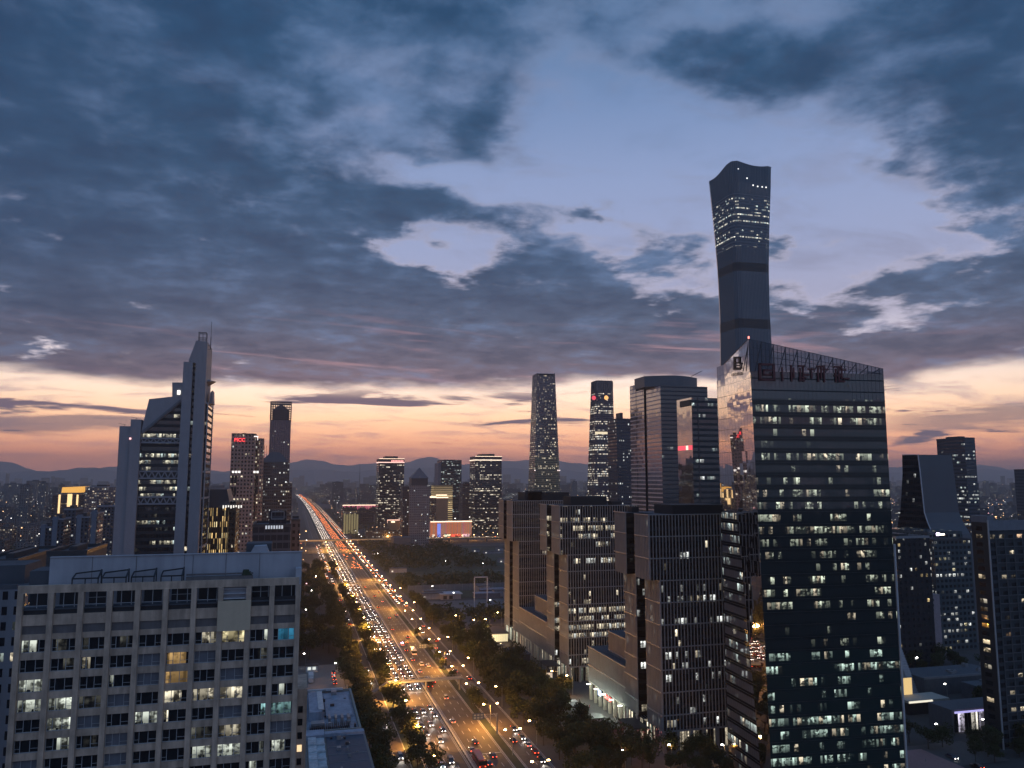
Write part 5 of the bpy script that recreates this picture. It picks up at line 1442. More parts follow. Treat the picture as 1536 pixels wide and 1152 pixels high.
for i in range(len(lev) - 1): m.bar((AX - .2, lev[i][0] - .2, lev[i][1]), (AX - .2, lev[i + 1][0] - .2, lev[i + 1][1]), .35)
m.bar((AX, lev[0][0], lev[0][1]), (AX, byz(lev[0][1]), lev[0][1] + .3), .3)
m.build('edge_trim', pmat('edge_pale', (.42, .42, .44), .4), root, loc)


tower('office_tower', 'dark blue-grey slab tower behind the concave sweeping tower', 1404.5, 1462, 657, 720, 40, fmat('far_right_blue', FloorH=4, BayW=2.6, WinW=.9, WinH=.45, Thresh=.66, RunS=.3, LitE=1.1, WallCol=(.045, .055, .07), GlassCol=(.018, .024, .034), LitA=WHITE, LitB=COOL, CellVar=.5, FloorVar=.8), plant=.5, ph=3, rim=pmat('rim_grey', (.05, .06, .07), .6))
x0, z0 = onY(1430, 656, 719)
tower('office_tower', 'plain blue-grey slab cut by the right edge of the view', 1521, 1570, 705, 800, 25, fmat('edge_slab', FloorH=4, BayW=2.6, WinW=.8, WinH=.4, Thresh=.9, LitE=1, WallCol=(.06, .07, .085), GlassCol=(.03, .035, .045)), plant=0)
dbm = fmat('dark_block', FloorH=3.3, BayW=3.4, WinW=.42, WinH=.5, Thresh=.78, RunS=.9, LitE=1.2, WallCol=(.018, .02, .024), GlassCol=(.01, .01, .014), LitA=WHITE, LitB=(1, .75, .35, 1), CellVar=.9)
root, (a, b, y0, y1, zt), loc = tower('apartment_tower', 'black apartment block with small lit windows, right of the tall glass tower', 1344, 1394, 808, 366, 28, dbm, cat='apartment building', plant=.3, ph=2, rim=steel)
m = MB(); x0, z0 = onY(1398, 905, 372); x1, _ = onY(1410, 905, 372); m.box(x0, x1, 372, 392, 0, onY(1400, 892, 372)[1]); m.build('pink_stair_tower', pmat('stair_pinkish', (.30, .24, .25), .7), root, loc)
m = MB()
for py in (900, 908, 915, 923, 931):
    xx, zz = onY(1399.5, py, 371.9); m.box(xx - .5, xx + .6, 371.85, 371.95, zz - .7, zz + .7)
m.build('stair_window', darkm, root, loc)
rm1 = fmat('mid_right_flats', FloorH=3.2, BayW=3.0, WinW=.62, WinH=.52, Thresh=.66, RunS=.55, LitE=1.1, WallCol=(.06, .075, .08), GlassCol=(.014, .018, .022), LitA=WHITE, LitB=(1, .9, .55, 1), CellVar=.75, FloorVar=.4, Detail=1.1)
root, (a, b, y0, y1, zt), loc = tower('apartment_tower', 'grey-green apartment tower between the black block and the rightmost tower', 1400, 1456, 812, 395, 34, rm1, cat='apartment building', plant=.5, ph=4)
m = MB(); m.box(a + 4, b + 2, y0 + 8, y1 + 14, 0, zt + 5); m.build('rear_block', [rm1], root, loc)
x0, z0 = onY(1407, 801, 394); fl_ = thing('floodlight', 'violet-white floodlight on the roof edge below the concave sweeping tower', 'floodlight', (x0, 394, z0 - 1)); m = MB(); m.cyl(0, 0, .9, .2, 1.6, 10); m.build('lamp_head', emat('flood_violet', (.85, .65, 1), 12), fl_); m = MB(); m.box(1.6, 4.4, -.4, .4, .3, 1.1); m.build('side_lamp', emat('flood_cream', (1, .85, .7), 5), fl_); m = MB(); m.box(-1, 5, -.3, .5, -.6, .2); m.build('bracket', darkm, fl_)
# rightmost residential tower
Ye = 250
a, z1 = onY(1481, 784, Ye); yb = onX(1456, 776, a)[0]
loc = (a + 18, Ye + 15, 0)
root = thing('apartment_tower', 'rightmost apartment tower, cut by the picture edge, flank dotted with warm windows', 'apartment building', loc)
fr_ = fmat('right_front', FloorH=3.05, BayW=4.3, WinW=.62, WinH=.56, Thresh=.70, RunS=.8, LitE=.95, WallCol=(.035, .042, .048), GlassCol=(.012, .015, .018), LitA=(1, .85, .6, 1), LitB=(1, .66, .4, 1), CellVar=.8, Detail=1.2)
fs_ = fmat('right_flank', FloorH=3.05, BayW=7.0, WinW=.45, WinH=.52, Thresh=.50, RunS=.7, LitE=1.0, WallCol=(.045, .04, .038), GlassCol=(.012, .012, .014), LitA=(1, .80, .52, 1), LitB=(1, .9, .7, 1), CellVar=.8, Detail=1.2)
m = MB(); b = a + 40
m.quad((a, yb, 0), (a, Ye, 0), (a, Ye, z1), (a, yb, z1), [(0, 0), (yb - Ye, 0), (yb - Ye, z1), (0, z1)], 1)
m.quad((a, Ye, 0), (b, Ye, 0), (b, Ye, z1 - 2), (a, Ye, z1 - 2), [(0, 0), (40, 0), (40, z1 - 2), (0, z1 - 2)], 0)
m.quad((b, yb, 0), (a, yb, 0), (a, yb, z1), (b, yb, z1), None, 0); m.poly([(a, Ye, z1 - .5), (b, Ye, z1 - .5), (b, yb, z1 - .5), (a, yb, z1 - .5)], None, 2)
m.quad((b, Ye, 0), (b, yb, 0), (b, yb, z1), (b, Ye, z1), None, 0)
m.build('facade', [fr_, fs_, roofm], root, loc)
m = MB(); m.box(a - .3, a + .1, Ye - .5, Ye - .05, 0, z1 + 1); m.build('corner_trim', pmat('trim_grey', (.34, .34, .34), .5), root, loc)
m = MB(); m.box(a + .15, b, Ye - .4, Ye - .03, z1 - 3.0, z1 + .8); m.box(a + .1, a + 3, Ye, yb, z1, z1 + 2.5); m.build('parapet', pmat('parapet_grey', (.15, .16, .18), .7), root, loc)
m = MB()
zz = z1 - 6
while zz > 2: m.box(a + 3.2, b, Ye - .35, Ye - .03, zz - .3, zz); zz -= 3.05
for k in range(8): m.box(a + 3 + k * 4.3, a + 3.3 + k * 4.3, Ye - .35, Ye - .03, 0, z1 - 5)
m.build('balcony_grid', pmat('grid_grey', (.075, .085, .09), .7), root, loc)

# ---------------- left distance
lm = fmat('left_flats', FloorH=3.1, BayW=3.2, WinW=.5, WinH=.5, Thresh=.80, RunS=.7, LitE=1.5, WallCol=(.055, .06, .075), GlassCol=(.012, .013, .018), LitA=WHITE, LitB=CREAM, CellVar=.85)
lm2 = fmat('left_flats_lit', FloorH=3.4, BayW=3.4, WinW=.62, WinH=.5, Thresh=.54, RunS=.7, LitE=1.3, WallCol=(.14, .12, .12), GlassCol=(.02, .018, .02), LitA=(1, .8, .55, 1), LitB=WHITE, CellVar=.8)
for (x1, x2, yt_, Y, dep, mt, lb) in (
        (60, 78, 792, 760, 25, lm, 'dark apartment block at the left end of the cluster left of the spired tower'),
        (78, 96, 780, 740, 22, lm, 'blue-grey apartment block with a pale stair tower left of the spired tower'),
        (96, 114, 765, 820, 24, lm, 'highest dark apartment block of the cluster left of the spired tower'),
        (114, 134, 777, 745, 22, lm, 'dark apartment block with banded balconies left of the spired tower'),
        (136, 147, 771, 690, 20, lm2, 'narrow apartment block with white lit stairwell left of the spired tower'),
        (146, 172, 760, 900, 26, lm, 'black apartment block touching the spired tower on its left'),
        (128, 173, 731, 1400, 40, lm2, 'broad lit apartment block behind the black one, left of the spired tower')):
    root, (a, b, y0, y1, zt), loc = tower('apartment_block', lb, x1, x2, yt_, Y, dep, mt, cat='apartment building', plant=.35, ph=4, rim=pmat('pale_coping', (.2, .22, .26), .7))
    if Y < 800:
        m = MB(); m.box(a + 1, a + 4.5, y0 - 1.2, y0 + 4, 0, zt + 2.6); m.build('stair_tower', pmat('stair_blue_grey', (.14, .16, .2), .8), root, loc)
root, (a, b, y0, y1, zt), loc = tower('hotel_building', 'building with a glowing orange roof band and bright upright strips, far left', 79, 131, 742, 1500, 40, fmat('orange_hotel', FloorH=4, BayW=4, WinW=.7, WinH=.35, Thresh=.62, RunS=.3, LitE=1.2, WallCol=(.06, .045, .045), LitA=(1, .75, .4, 1), LitB=CREAM, CellVar=.4, FloorVar=.3), cat='hotel', plant=0, par=0)
m = MB(); x0, z0 = onY(92, 731, 1495); x1, z1 = onY(127, 730, 1495); m.extrude_y([(x0, z0 - 9), (x1 - 8, z0 - 9), (x1, z1 + .5), (x0 + 1, z0)], 1497, 1530); m.build('glowing_roof', emat('roof_orange', (1, .50, .10), .95), root, loc)
m = MB()
for px, wd, ya, yb_ in ((88, 3.0, 742, 770), (101.5, 7, 741, 760), (115, 2.8, 742, 760)):
    x0, z0 = onY(px, ya, 1498); _, z1 = onY(px, yb_, 1498); m.box(x0, x0 + wd, 1498, 1498.6, z1, z0)
m.build('light_strip', emat('strip_yellow', (1, .66, .30), 1.5), root, loc)
# broad dark building left edge in front (low roofs)
for (x1, x2, yt_, Y, dep, lb) in ((-40, 26, 845, 330, 60, 'flat dark roofed block at the left edge, behind the apartment blocks'), (70, 130, 832, 300, 30, 'low flat roof just beyond the pillared apartment block'), (-60, 45, 850, 500, 60, 'second flat dark roofed block at the left edge, farther back')):
    tower('low_building', lb, x1, x2, yt_, Y, dep, pmat('dark_low_wall', (.05, .055, .06), .8), cat='building', plant=.2, ph=2)
# ================================================================== low things near the avenue
def simple(name, label, cat, parts, group=None):
    """parts: list of (part name, material, [boxes]); boxes are x0,x1,y0,y1,z0,z1"""
    xs = [b[0] for p in parts for b in p[2]] + [b[1] for p in parts for b in p[2]]; ys = [b[2] for p in parts for b in p[2]] + [b[3] for p in parts for b in p[2]]
    loc = ((min(xs) + max(xs)) / 2, (min(ys) + max(ys)) / 2, 0)
    root = thing(name, label, cat, loc, group)
    for pn, mt, bs in parts:
        for grp in ([[b] for b in bs] if pn in ('air_conditioner', 'raised_roof', 'wall', 'post', 'window', 'opening', 'ridge_sheet') and len(bs) < 20 else [bs]):
            m = MB()
            for b in grp: m.box(*b)
            m.build(pn, mt, root, loc)
    return root


blue_roof = pmat('blue_grey_roof', (.23, .28, .34), .6, var=.3, scale=.2)
dark_roof = pmat('dark_blue_roof', (.045, .065, .09), .6, var=.2, scale=.2)
brickw = pmat('pale_annex_wall', (.20, .18, .16), .85)
X0, X1 = 7.5, 24.2
simple('annex_building', 'low annex with a cluttered blue-grey flat roof below the pillared apartment block', 'building', [
    ('wall', brickw, [(6.2, 25.4, 292, 346, 0, 13)]),
    ('parapet', pmat('annex_coping', (.26, .25, .22), .8), [(6.2, 7.0, 292, 346, 13, 14), (24.6, 25.4, 292, 346, 13, 14), (7, 24.6, 345.2, 346, 13, 14), (7, 24.6, 292, 292.8, 13, 14)]),
    ('roof_deck', blue_roof, [(7.0, 24.6, 292.8, 345.2, 13, 13.1)]),
    ('raised_roof', blue_roof, [(8, 12.4, 306, 334, 13.1, 16.4), (14, 23.4, 308, 339, 13.1, 14.2)]),
    ('ridge_sheet', pmat('ridge_sheet', (.45, .47, .47), .5, var=.2), [(11.2, 13.2, 309, 334, 16.4, 16.6), (8, 22, 344, 345, 14, 14.8)]),
    ('air_conditioner', steel, [(14.5 + 2.2 * i, 15.3 + 2.2 * i, 300, 305, 13.1, 15.6) for i in range(4)] + [(8.5, 13, 297, 301, 13.1, 15), (17, 19, 336, 339, 14.2, 15.6), (9, 11, 338, 341, 13.1, 15)]),
    ('pipe_run', darkm, [(8 + i * .7, 8.2 + i * .7, 294, 299, 13.1, 14.4) for i in range(20)])])
simple('annex_building', 'second annex nearer the viewer, with a plain dark blue roof and pale ridge strip', 'building', [
    ('wall', brickw, [(6, 26, 205, 289, 0, 14)]),
    ('roof_deck', dark_roof, [(13, 25.2, 205.8, 284, 14, 14.2)]),
    ('parapet', blue_roof, [(12.6, 25.6, 284, 287, 14, 15.2), (6, 12.4, 282, 288, 14, 15.6)]),
    ('pitched_strip', pmat('pale_sheet_roof', (.36, .42, .44), .5, var=.35, scale=.3), [(7, 9.6, 205.8, 281, 14, 15.4), (9.7, 12.2, 205.8, 281, 14, 15.0)] + [(6.9, 12.3, y, y + .3, 15.0, 15.6) for y in range(210, 280, 7)])])
simple('boundary_wall', 'pale low wall running along the alley beside the annexes', 'wall', [('wall', brickw, [(27.2, 27.6, 205, 400, 0, 2.2)]), ('coping', pmat('annex_coping', (.26, .25, .22), .8), [(27.0, 27.8, 205, 400, 2.2, 2.4)])])
simple('gate_house', 'small white gate house with two pale pillars at the end of the alley', 'gate house', [('wall', whitem, [(9, 15, 440, 444, 0, 3.2), (24, 25.2, 436, 437.5, 0, 5)]), ('roof', darkm, [(8.6, 15.4, 439.6, 444.4, 3.2, 3.5)]), ('window', emat('gate_window', (.95, 1, .9), .8), [(10, 11.6, 439.85, 439.98, 1.2, 2.6), (12.4, 14, 439.85, 439.98, 1.2, 2.6)])])
simple('parked_truck', 'white box truck parked in the alley by the gate house', 'truck', [('cargo_box', whitem, [(10, 12.4, 418, 425, 1, 3.6)]), ('cab', pmat('cab_white', (.5, .5, .5), .4), [(10.1, 12.3, 415.8, 417.8, .6, 2.6)]), ('chassis', darkm, [(10.2, 12.2, 416, 425, .5, 1)])])

# flyover across the avenue
def flyover():
    y0, y1 = 1250, 1264
    root = thing('flyover', 'long flat flyover crossing over the avenue, lit along its rail', 'bridge', (180, 1257, 0)); loc = (180, 1257, 0)
    deck = pmat('flyover_concrete', (.30, .25, .19), .8)
    m = MB(); m.box(8, 420, y0, y1, 5.6, 7.0); m.build('deck', deck, root, loc)
    m = MB(); m.box(8, 420, y0 - .3, y0, 7.0, 8.0); m.box(8, 420, y1, y1 + .3, 7, 8); m.build('railing', deck, root, loc)
    for x in (20, 44.5, 63.2, 79.5, 98, 120, 150, 180, 210, 240, 270, 300, 330):
        m = MB(); m.box(x - .8, x + .8, y0 + 3, y1 - 3, 0, 5.6); m.build('pier', conc, root, loc)
    m = MB(); m.box(8, 420, y0 - .45, y0 - .32, 7.5, 7.75); m.build('rail_light', emat('rail_amber', (1, .60, .28), .9), root, loc)


flyover()


def footbridge(y, xa, xb, label):
    root = thing('footbridge', label, 'footbridge', ((xa + xb) / 2, y, 0)); loc = ((xa + xb) / 2, y, 0)
    m = MB(); m.box(xa, xb, y, y + 4, 5.2, 5.8); m.build('deck', pmat('footbridge_deck', (.34, .28, .2), .8), root, loc)
    m = MB()
    for yy in (y, y + 3.9):
        m.box(xa, xb, yy, yy + .08, 6.7, 6.8)
        x = xa
        while x < xb: m.box(x, x + .08, yy, yy + .08, 5.8, 6.7); x += 1.5
    m.box(xa, xb, y - .05, y, 5.2, 6.0)
    m.build('railing', steel, root, loc)
    for x in (xa + .5, 63.2, xb - .8):
        m = MB(); m.cyl(x, y + 2, .45, 0, 5.2, 10); m.build('pier', conc, root, loc)
    m = MB()
    for xs_, d in ((xa, -1), (xb, 1)):
        m.extrude_y([(xs_, 5.2), (xs_, 5.8), (xs_ + d * 9, .4), (xs_ + d * 9, 0)], y, y + 3)
    m.build('stair', conc, root, loc)


footbridge(384, 44.8, 80.2, 'nearest footbridge over the avenue, in the lower middle of the view')
footbridge(748, 44.8, 80.2, 'second footbridge over the avenue, halfway to the flyover')
footbridge(1130, 20, 95, 'farthest footbridge, just before the flyover')


def gantry(x, y, label, w_=9.5):
    root = thing('sign_gantry', label, 'road sign', (x, y, 0)); loc = (x, y, 0)
    m = MB(); m.cyl(x, y, .28, 0, 8.2, 10); m.build('post', steel, root, loc)
    m = MB()
    for z in (7.0, 8.0): m.bar((x, y, z), (x - w_, y, z), .10)
    for k in range(9): m.bar((x - w_ * k / 9, y, 7.0 if k % 2 else 8.0), (x - w_ * (k + 1) / 9, y, 8.0 if k % 2 else 7.0), .06)
    m.build('arm', steel, root, loc)
    m = MB(); m.box(x - w_ - .4, x - w_ + 4.2, y - .25, y - .1, 6.4, 8.8); m.build('sign_board', pmat('sign_back', (.06, .08, .12), .5), root, loc)
    m = MB()
    for k in range(3):
        for j in range(2): m.box(x - w_ + .1 + k * 1.35, x - w_ + 1.0 + k * 1.35, y - .3, y - .25, 6.8 + j * 1.0, 7.4 + j * 1.0)
    m.build('sign_marks', pmat('sign_marks', (.3, .32, .3), .5), root, loc)


gantry(80.1, 316, 'road sign gantry with a dark panel, nearest one right of the avenue')
gantry(79.4, 452, 'second road sign gantry, beyond the nearest footbridge')

# plaza beside the nearest finned tower
simple('vent_kiosk', 'small white box-shaped vent kiosk on the lit plaza, nearer the podium far end', 'kiosk', [('wall', whitem, [(118.5, 123.5, 343, 346, .2, 2.8)]), ('base', darkm, [(118.2, 123.8, 342.7, 346.3, .14, .7)])])
simple('vent_kiosk', 'grey dark-topped vent kiosk on the lit plaza, in front of the columns', 'kiosk', [('wall', pmat('kiosk_grey', (.3, .32, .32), .7), [(118.5, 124.5, 314, 320, .2, 3.4)]), ('roof', darkm, [(118.2, 124.8, 313.7, 320.3, 3.4, 3.8)])])
simple('stair_canopy', 'low dark canopy over steps on the plaza beside the grey kiosk', 'canopy', [('roof', darkm, [(119, 129, 303, 310, 2.4, 2.8)]), ('wall', pmat('kiosk_dark', (.08, .09, .09), .7), [(119.5, 128.5, 304, 309.5, .14, 2.4)])])
simple('site_cabin', 'white flat cabin beside the middle finned tower', 'cabin', [('wall', whitem, [(119, 126, 417, 420, .2, 3)]), ('roof', darkm, [(118.8, 126.2, 416.8, 420.2, 3, 3.2)])])
r_ = simple('billboard', 'small white floodlit board on posts beside the middle finned tower', 'billboard', [('board', emat('board_cream', (1, .86, .66), .5), [(122, 126, 386, 386.2, 2.5, 5)]), ('post', steel, [(122.6, 122.8, 386.2, 386.4, .1, 5), (125.2, 125.4, 386.2, 386.4, .1, 5)])])  # lamp light on the board put in as its own glow
simple('entrance_pavilion', 'small flat-roofed pavilion with yellow-lit glass front, at the foot of the farthest finned tower', 'pavilion', [
    ('roof', pmat('pavilion_roof', (.06, .055, .055), .7), [(119, 131, 487, 512, 5, 5.6)]),
    ('glass_front', emat('pavilion_glow', (.95, .90, .58), .62, True), [(120.5, 130.5, 488.2, 488.4, .3, 5)]),
    ('wall', pmat('pavilion_wall', (.3, .28, .22), .7), [(120, 120.3, 488.5, 511, 0, 5), (130.2, 130.5, 488.5, 511, 0, 5)]),
    ('mullion', darkm, [(120.5 + 1.25 * i, 120.6 + 1.25 * i, 488.05, 488.19, .3, 5) for i in range(9)]),
    ('light_strip', emat('pavilion_strip', (1, .75, .72), 2.6), [(118.8, 118.98, 490, 506, 5.6, 6.1)])])
simple('bus_shelter', 'long low dark shelter roof between the avenue trees and the farthest finned tower', 'shelter', [('roof', darkm, [(108, 122, 462, 468, 3, 3.3)]), ('post', steel, [(108.5, 108.7, 464, 464.2, 0, 3), (121.3, 121.5, 464, 464.2, 0, 3)])])
simple('utility_block', 'dark flat-roofed utility block between the middle and farthest finned towers', 'building', [('wall', pmat('utility_wall', (.05, .055, .07), .8), [(117, 127, 428, 446, 0, 5)]), ('roof', pmat('utility_roof', (.08, .085, .1), .8), [(116.6, 127.4, 427.6, 446.4, 5, 5.4)])])
simple('portal_frame', 'tall thin white square frame standing in the dark yard', 'frame', [('frame', pmat('frame_white', (.42, .42, .45), .6), [(134, 134.7, 600, 600.7, 0, 26), (144, 144.7, 600, 600.7, 0, 26), (134, 144.7, 600, 600.7, 25.4, 26.1)])])
simple('yard_shed', 'long white roofed shed with two openings in the dark yard', 'shed', [('wall', pmat('shed_wall', (.34, .33, .35), .8), [(121, 138, 668, 680, 0, 4.2)]), ('roof', pmat('shed_roof', (.4, .39, .41), .7, var=.2), [(120, 139, 666, 682, 4.2, 4.8)]), ('opening', darkm, [(123, 126, 667.8, 667.98, .3, 3), (128, 131, 667.8, 667.98, .3, 3)])])
for k, (x, y) in enumerate(((150, 668), (160, 690), (196, 640), (214, 655))):
    simple('yard_shed', ['narrow grey shed right of the white roofed shed', 'grey shed at the back of the dark yard', 'low pale-roofed shed by the finned towers in the yard', 'rearmost pale-roofed shed by the finned towers'][k], 'shed', [('wall', pmat('shed_grey', (.14, .14, .16), .8), [(x, x + 22, y, y + 9, 0, 3.6)]), ('roof', pmat('shed_roof2', (.24, .24, .28), .7, var=.3), [(x - .5, x + 22.5, y - .5, y + 9.5, 3.6, 4)])])
simple('hoarding', 'long pale hoarding between the park lawn and the yard', 'fence', [('panel', pmat('hoarding', (.16, .165, .17), .8), [(100, 205, 716, 716.4, 0, 6)]), ('post', steel, [(100 + 7 * i, 100.3 + 7 * i, 715.7, 715.98, 0, 6.3) for i in range(15)])])

# right-hand foreground between the glass tower and the rightmost tower
simple('lit_show_box', 'small glass box glowing yellow on a lit slab, right of the glass tower foot', 'pavilion', [('slab', pmat('slab_cream', (.4, .38, .32), .7), [(255, 276, 294, 304, 5, 6)]), ('display', emat('display_yellow', (1, .68, .28), .8), [(258, 265, 303, 303.3, 6, 13)]), ('edge_light', emat('edge_cream', (1, .92, .72), 1.0), [(255, 267, 293.6, 293.98, 5.2, 5.9)]), ('base', darkm, [(256, 275, 295, 303, 0, 5)])])
simple('shop_row', 'brightly lit white shop fronts right of the glass tower foot', 'shop', [('wall', pmat('shop_wall', (.12, .12, .13), .8), [(254, 286, 270, 282, 0, 9)]),
    ('shop_window', fmat('shop_glow', FloorH=8, BayW=1.6, WinW=.9, WinH=.9, Thresh=.22, RunS=.5, LitE=1.6, WallCol=(.1, .1, .1), LitA=(1, .93, .8, 1), LitB=(.86, .8, 1, 1), CellVar=.6), [(255, 284, 269.6, 269.98, .5, 7.6)]), ('fascia', emat('fascia_violet', (.55, .5, 1), .9), [(255, 270, 269.2, 269.5, 7.7, 8.4)])])
simple('neon_post', 'violet-blue neon light at the glass tower foot on the right', 'light sign', [('post', darkm, [(216, 216.4, 262, 262.4, 0, 7)]), ('neon_head', emat('neon_violet', (.32, .22, 1), 3.0, True), [(213.6, 219, 261.6, 262, 7, 8.2)])])
simple('pink_lit_square', 'pinkish lit paved square below the violet neon light', 'square', [('paving', pmat('pink_lit_paving', (.30, .17, .15), .8), [(207, 228, 238, 258, .15, .25)])])  # pink light on the ground put into the paving colour
simple('white_sculpture', 'tall pale twisted column right of the glass tower', 'sculpture', [('column', pmat('pale_column', (.42, .43, .45), .6), [(279 + .12 * i, 282.5 + .12 * i, 330 - .4 * i, 333 - .4 * i, 22 - 1.1 * i, 23.12 - 1.1 * i) for i in range(21)])])
lowm = pmat('low_roof_grey', (.08, .09, .1), .8, var=.2)
for k, (x0, x1, y0, y1, z) in enumerate(((285, 330, 318, 336, 8), (270, 300, 340, 352, 5), (300, 345, 300, 312, 7))):
    simple('low_building', ['wide low grey roof right of the pale column', 'small low roof behind the pale column', 'low grey roof between shop fronts and the wide roof'][k], 'building', [('wall', lowm, [(x0, x1, y0, y1, 0, z)]), ('parapet', pmat('low_coping', (.2, .21, .22), .8), [(x0 - .2, x1 + .2, y0 - .3, y0, z - .6, z + .5)])])

# ================================================================== trees
leaf = bpy.data.materials.new('foliage'); leaf.use_nodes = True
NN = NT(leaf.node_tree); b_ = leaf.node_tree.nodes['Principled BSDF']
rn = NN.n('ShaderNodeObjectInfo').outputs['Random']
tc = NN.n('ShaderNodeTexCoord').outputs['Object']
nz = NN.noise(tc, 1.1, 3.0, .6)
c0 = NN.mix(nz, (.026, .040, .016, 1), (.070, .088, .032, 1))
NN.put(b_.inputs['Base Color'], NN.mix(NN.m('MULTIPLY', rn, .6), c0, (.05, .042, .02, 1)))
b_.inputs['Roughness'].default_value = .7; b_.inputs['Specular IOR Level'].default_value = .2
trn = NN.n('ShaderNodeBsdfTranslucent'); NN.put(trn.inputs[0], (.06, .06, .02, 1)); mx = NN.n('ShaderNodeMixShader'); mx.inputs[0].default_value = .3
leaf.node_tree.links.new(b_.outputs[0], mx.inputs[1]); leaf.node_tree.links.new(trn.outputs[0], mx.inputs[2]); leaf.node_tree.links.new(mx.outputs[0], leaf.node_tree.nodes['Material Output'].inputs[0])
bark = pmat('bark', (.07, .055, .04), .9)


def tree_meshes(seed, h, w_, conical=False):
    r = random.Random(seed)
    t = MB(); t.cyl(0, 0, .22, 0, h * .35, 7, r1=.16)
    cl = []
    nb = 9 if not conical else 7
    for k in range(nb):
        if conical:
            z = h * (.25 + .7 * k / nb); rad = w_ * (1 - k / nb) * .8 + .3; cl.append((0, 0, z, rad, h * .10))
        else:
            a = r.uniform(0, 2 * pi); d = r.uniform(.15, .62) * w_; z = h * r.uniform(.42, .86) - d * .35
            cl.append((d * cos(a), d * sin(a), z, r.uniform(.32, .55) * w_, r.uniform(.26, .42) * w_))
    for c in cl[:5]: t.bar((0, 0, h * .3), (c[0] * .8, c[1] * .8, c[2]), .08)
    m = MB()
    n = 1100
    for k in range(n):
        c = r.choice(cl)
        while True:
            p = Vector((r.uniform(-1, 1), r.uniform(-1, 1), r.uniform(-1, 1)))
            if .35 < p.length < 1.0: break
        s = r.uniform(.18, .46)
        q_ = Vector((c[0] + p.x * c[3], c[1] + p.y * c[3], c[2] + p.z * c[4]))
        e = Vector((r.gauss(0, 1), r.gauss(0, 1), r.gauss(0, 1))).normalized(); g = e.cross(Vector((r.gauss(0, 1), r.gauss(0, 1), r.gauss(0, 1)))).normalized()
        m.quad(tuple(q_ - e * s), tuple(q_ + g * s * .8), tuple(q_ + e * s), tuple(q_ - g * s * .8))
    return t.mesh('trunk', bark), m.mesh('crown', leaf)


protos = [tree_meshes(1, 9.5, 4.6), tree_meshes(2, 11, 5.2), tree_meshes(3, 8, 4.0), tree_meshes(4, 12, 5.0), tree_meshes(5, 9, 2.2, True)]
TREES = []


def tree(x, y, k, s, label, grp, z=0.0):
    root = thing('tree' if k < 4 else 'conifer', label, 'tree', (x, y, z), grp, rz=R.uniform(0, 6.28))
    root.scale = (s, s, s * R.uniform(.9, 1.12))
    for nm, me in zip(('trunk', 'crown'), protos[k]):
        o = bpy.data.objects.new(nm, me); COL.objects.link(o); o.parent = root
    TREES.append((x, y))


def grow(n, xa, xb, ya, yb, label, grp, sep=6.0, smin=.8, smax=1.15, ks=(0, 1, 2, 3), avoid=()):
    c = 0; tries = 0
    while c < n and tries < n * 40:
        tries += 1
        x, y = R.uniform(xa, xb), R.uniform(ya, yb)
        if any((x - a) ** 2 + (y - b) ** 2 < sep * sep for a, b in TREES): continue
        if any(a0 < x < a1 and b0 < y < b1 for a0, a1, b0, b1 in avoid): continue
        tree(x, y, R.choice(ks), R.uniform(smin, smax), label, grp); c += 1


y = 262
while y < 660:                                           # rows along the kerbs
    tree(45 + R.uniform(-.8, .8), y + R.uniform(-2, 2), R.choice((0, 1, 3)), R.uniform(.85, 1.15), 'leafy street tree in the row on the left kerb of the avenue', 'left kerb trees')
    y += R.uniform(9, 12)
y = 262
while y < 660:
    tree(30.5 + R.uniform(-1.5, 1.5), y + R.uniform(-2, 2), R.choice((0, 1, 3)), R.uniform(1.1, 1.5), 'tall leafy tree in the second row left of the avenue', 'second row trees')
    y += R.uniform(9, 12)
grow(66, 3, 30, 462, 900, 'dark tree in the grove between the alley and the avenue', 'grove left of the avenue', 6.4, 1.0, 1.4)
grow(24, 26, 46, 660, 940, 'dark tree at the far end of the left kerb row', 'far left kerb trees', 6.5, .9, 1.2, avoid=[(34, 42, 0, 2000)])
y = 262
while y < 660:
    if not (512 < y < 545): tree(94.5 + R.uniform(-1, 1.5), y + R.uniform(-2, 2), R.choice((0, 1, 3)), R.uniform(.95, 1.25), 'street tree in the row right of the right service road', 'right kerb trees')
    y += R.uniform(10, 14)
for y in (402, 430, 447, 470, 486, 520): tree(79.2 + R.uniform(-.4, .4), y, R.choice((0, 2)), R.uniform(.6, .8), 'small tree on the verge between avenue and right service road', 'verge trees')
for y in (344, 352, 358): tree(79.2, y, R.choice((0, 1)), .85, 'lamp-lit yellowish tree on the verge before the nearest footbridge', 'lamp-lit verge trees')
grow(46, 98, 118, 258, 420, 'dark tree in the belt between avenue and plaza', 'plaza belt trees', 4.8, 1.05, 1.4, avoid=[(114, 132, 300, 350)])
grow(20, 112, 160, 252, 274, 'dark tree at the bottom edge in front of the nearest finned tower', 'front belt trees', 4.5, .6, .9)
grow(18, 98, 113, 425, 512, 'dark tree beside the road opposite the farthest finned tower', 'pavilion trees', 5.0, 1.05, 1.4)
grow(8, 120, 131, 360, 381, 'tree in the lamp-lit gap between nearest and middle finned tower', 'gap trees', 4.5, .6, .85, (0, 2, 4))
grow(24, 228, 300, 238, 266, 'dark tree in the clump between glass tower and rightmost tower', 'right clump trees', 5.5, .8, 1.1)
grow(14, 285, 350, 345, 372, 'dark tree at the foot of the black apartment block', 'right far clump trees', 6, .8, 1.1)

grow(9, 280, 330, 284, 298, 'dark tree between the lit show box and the low grey roofs', 'show box trees', 5.5, .8, 1.1)
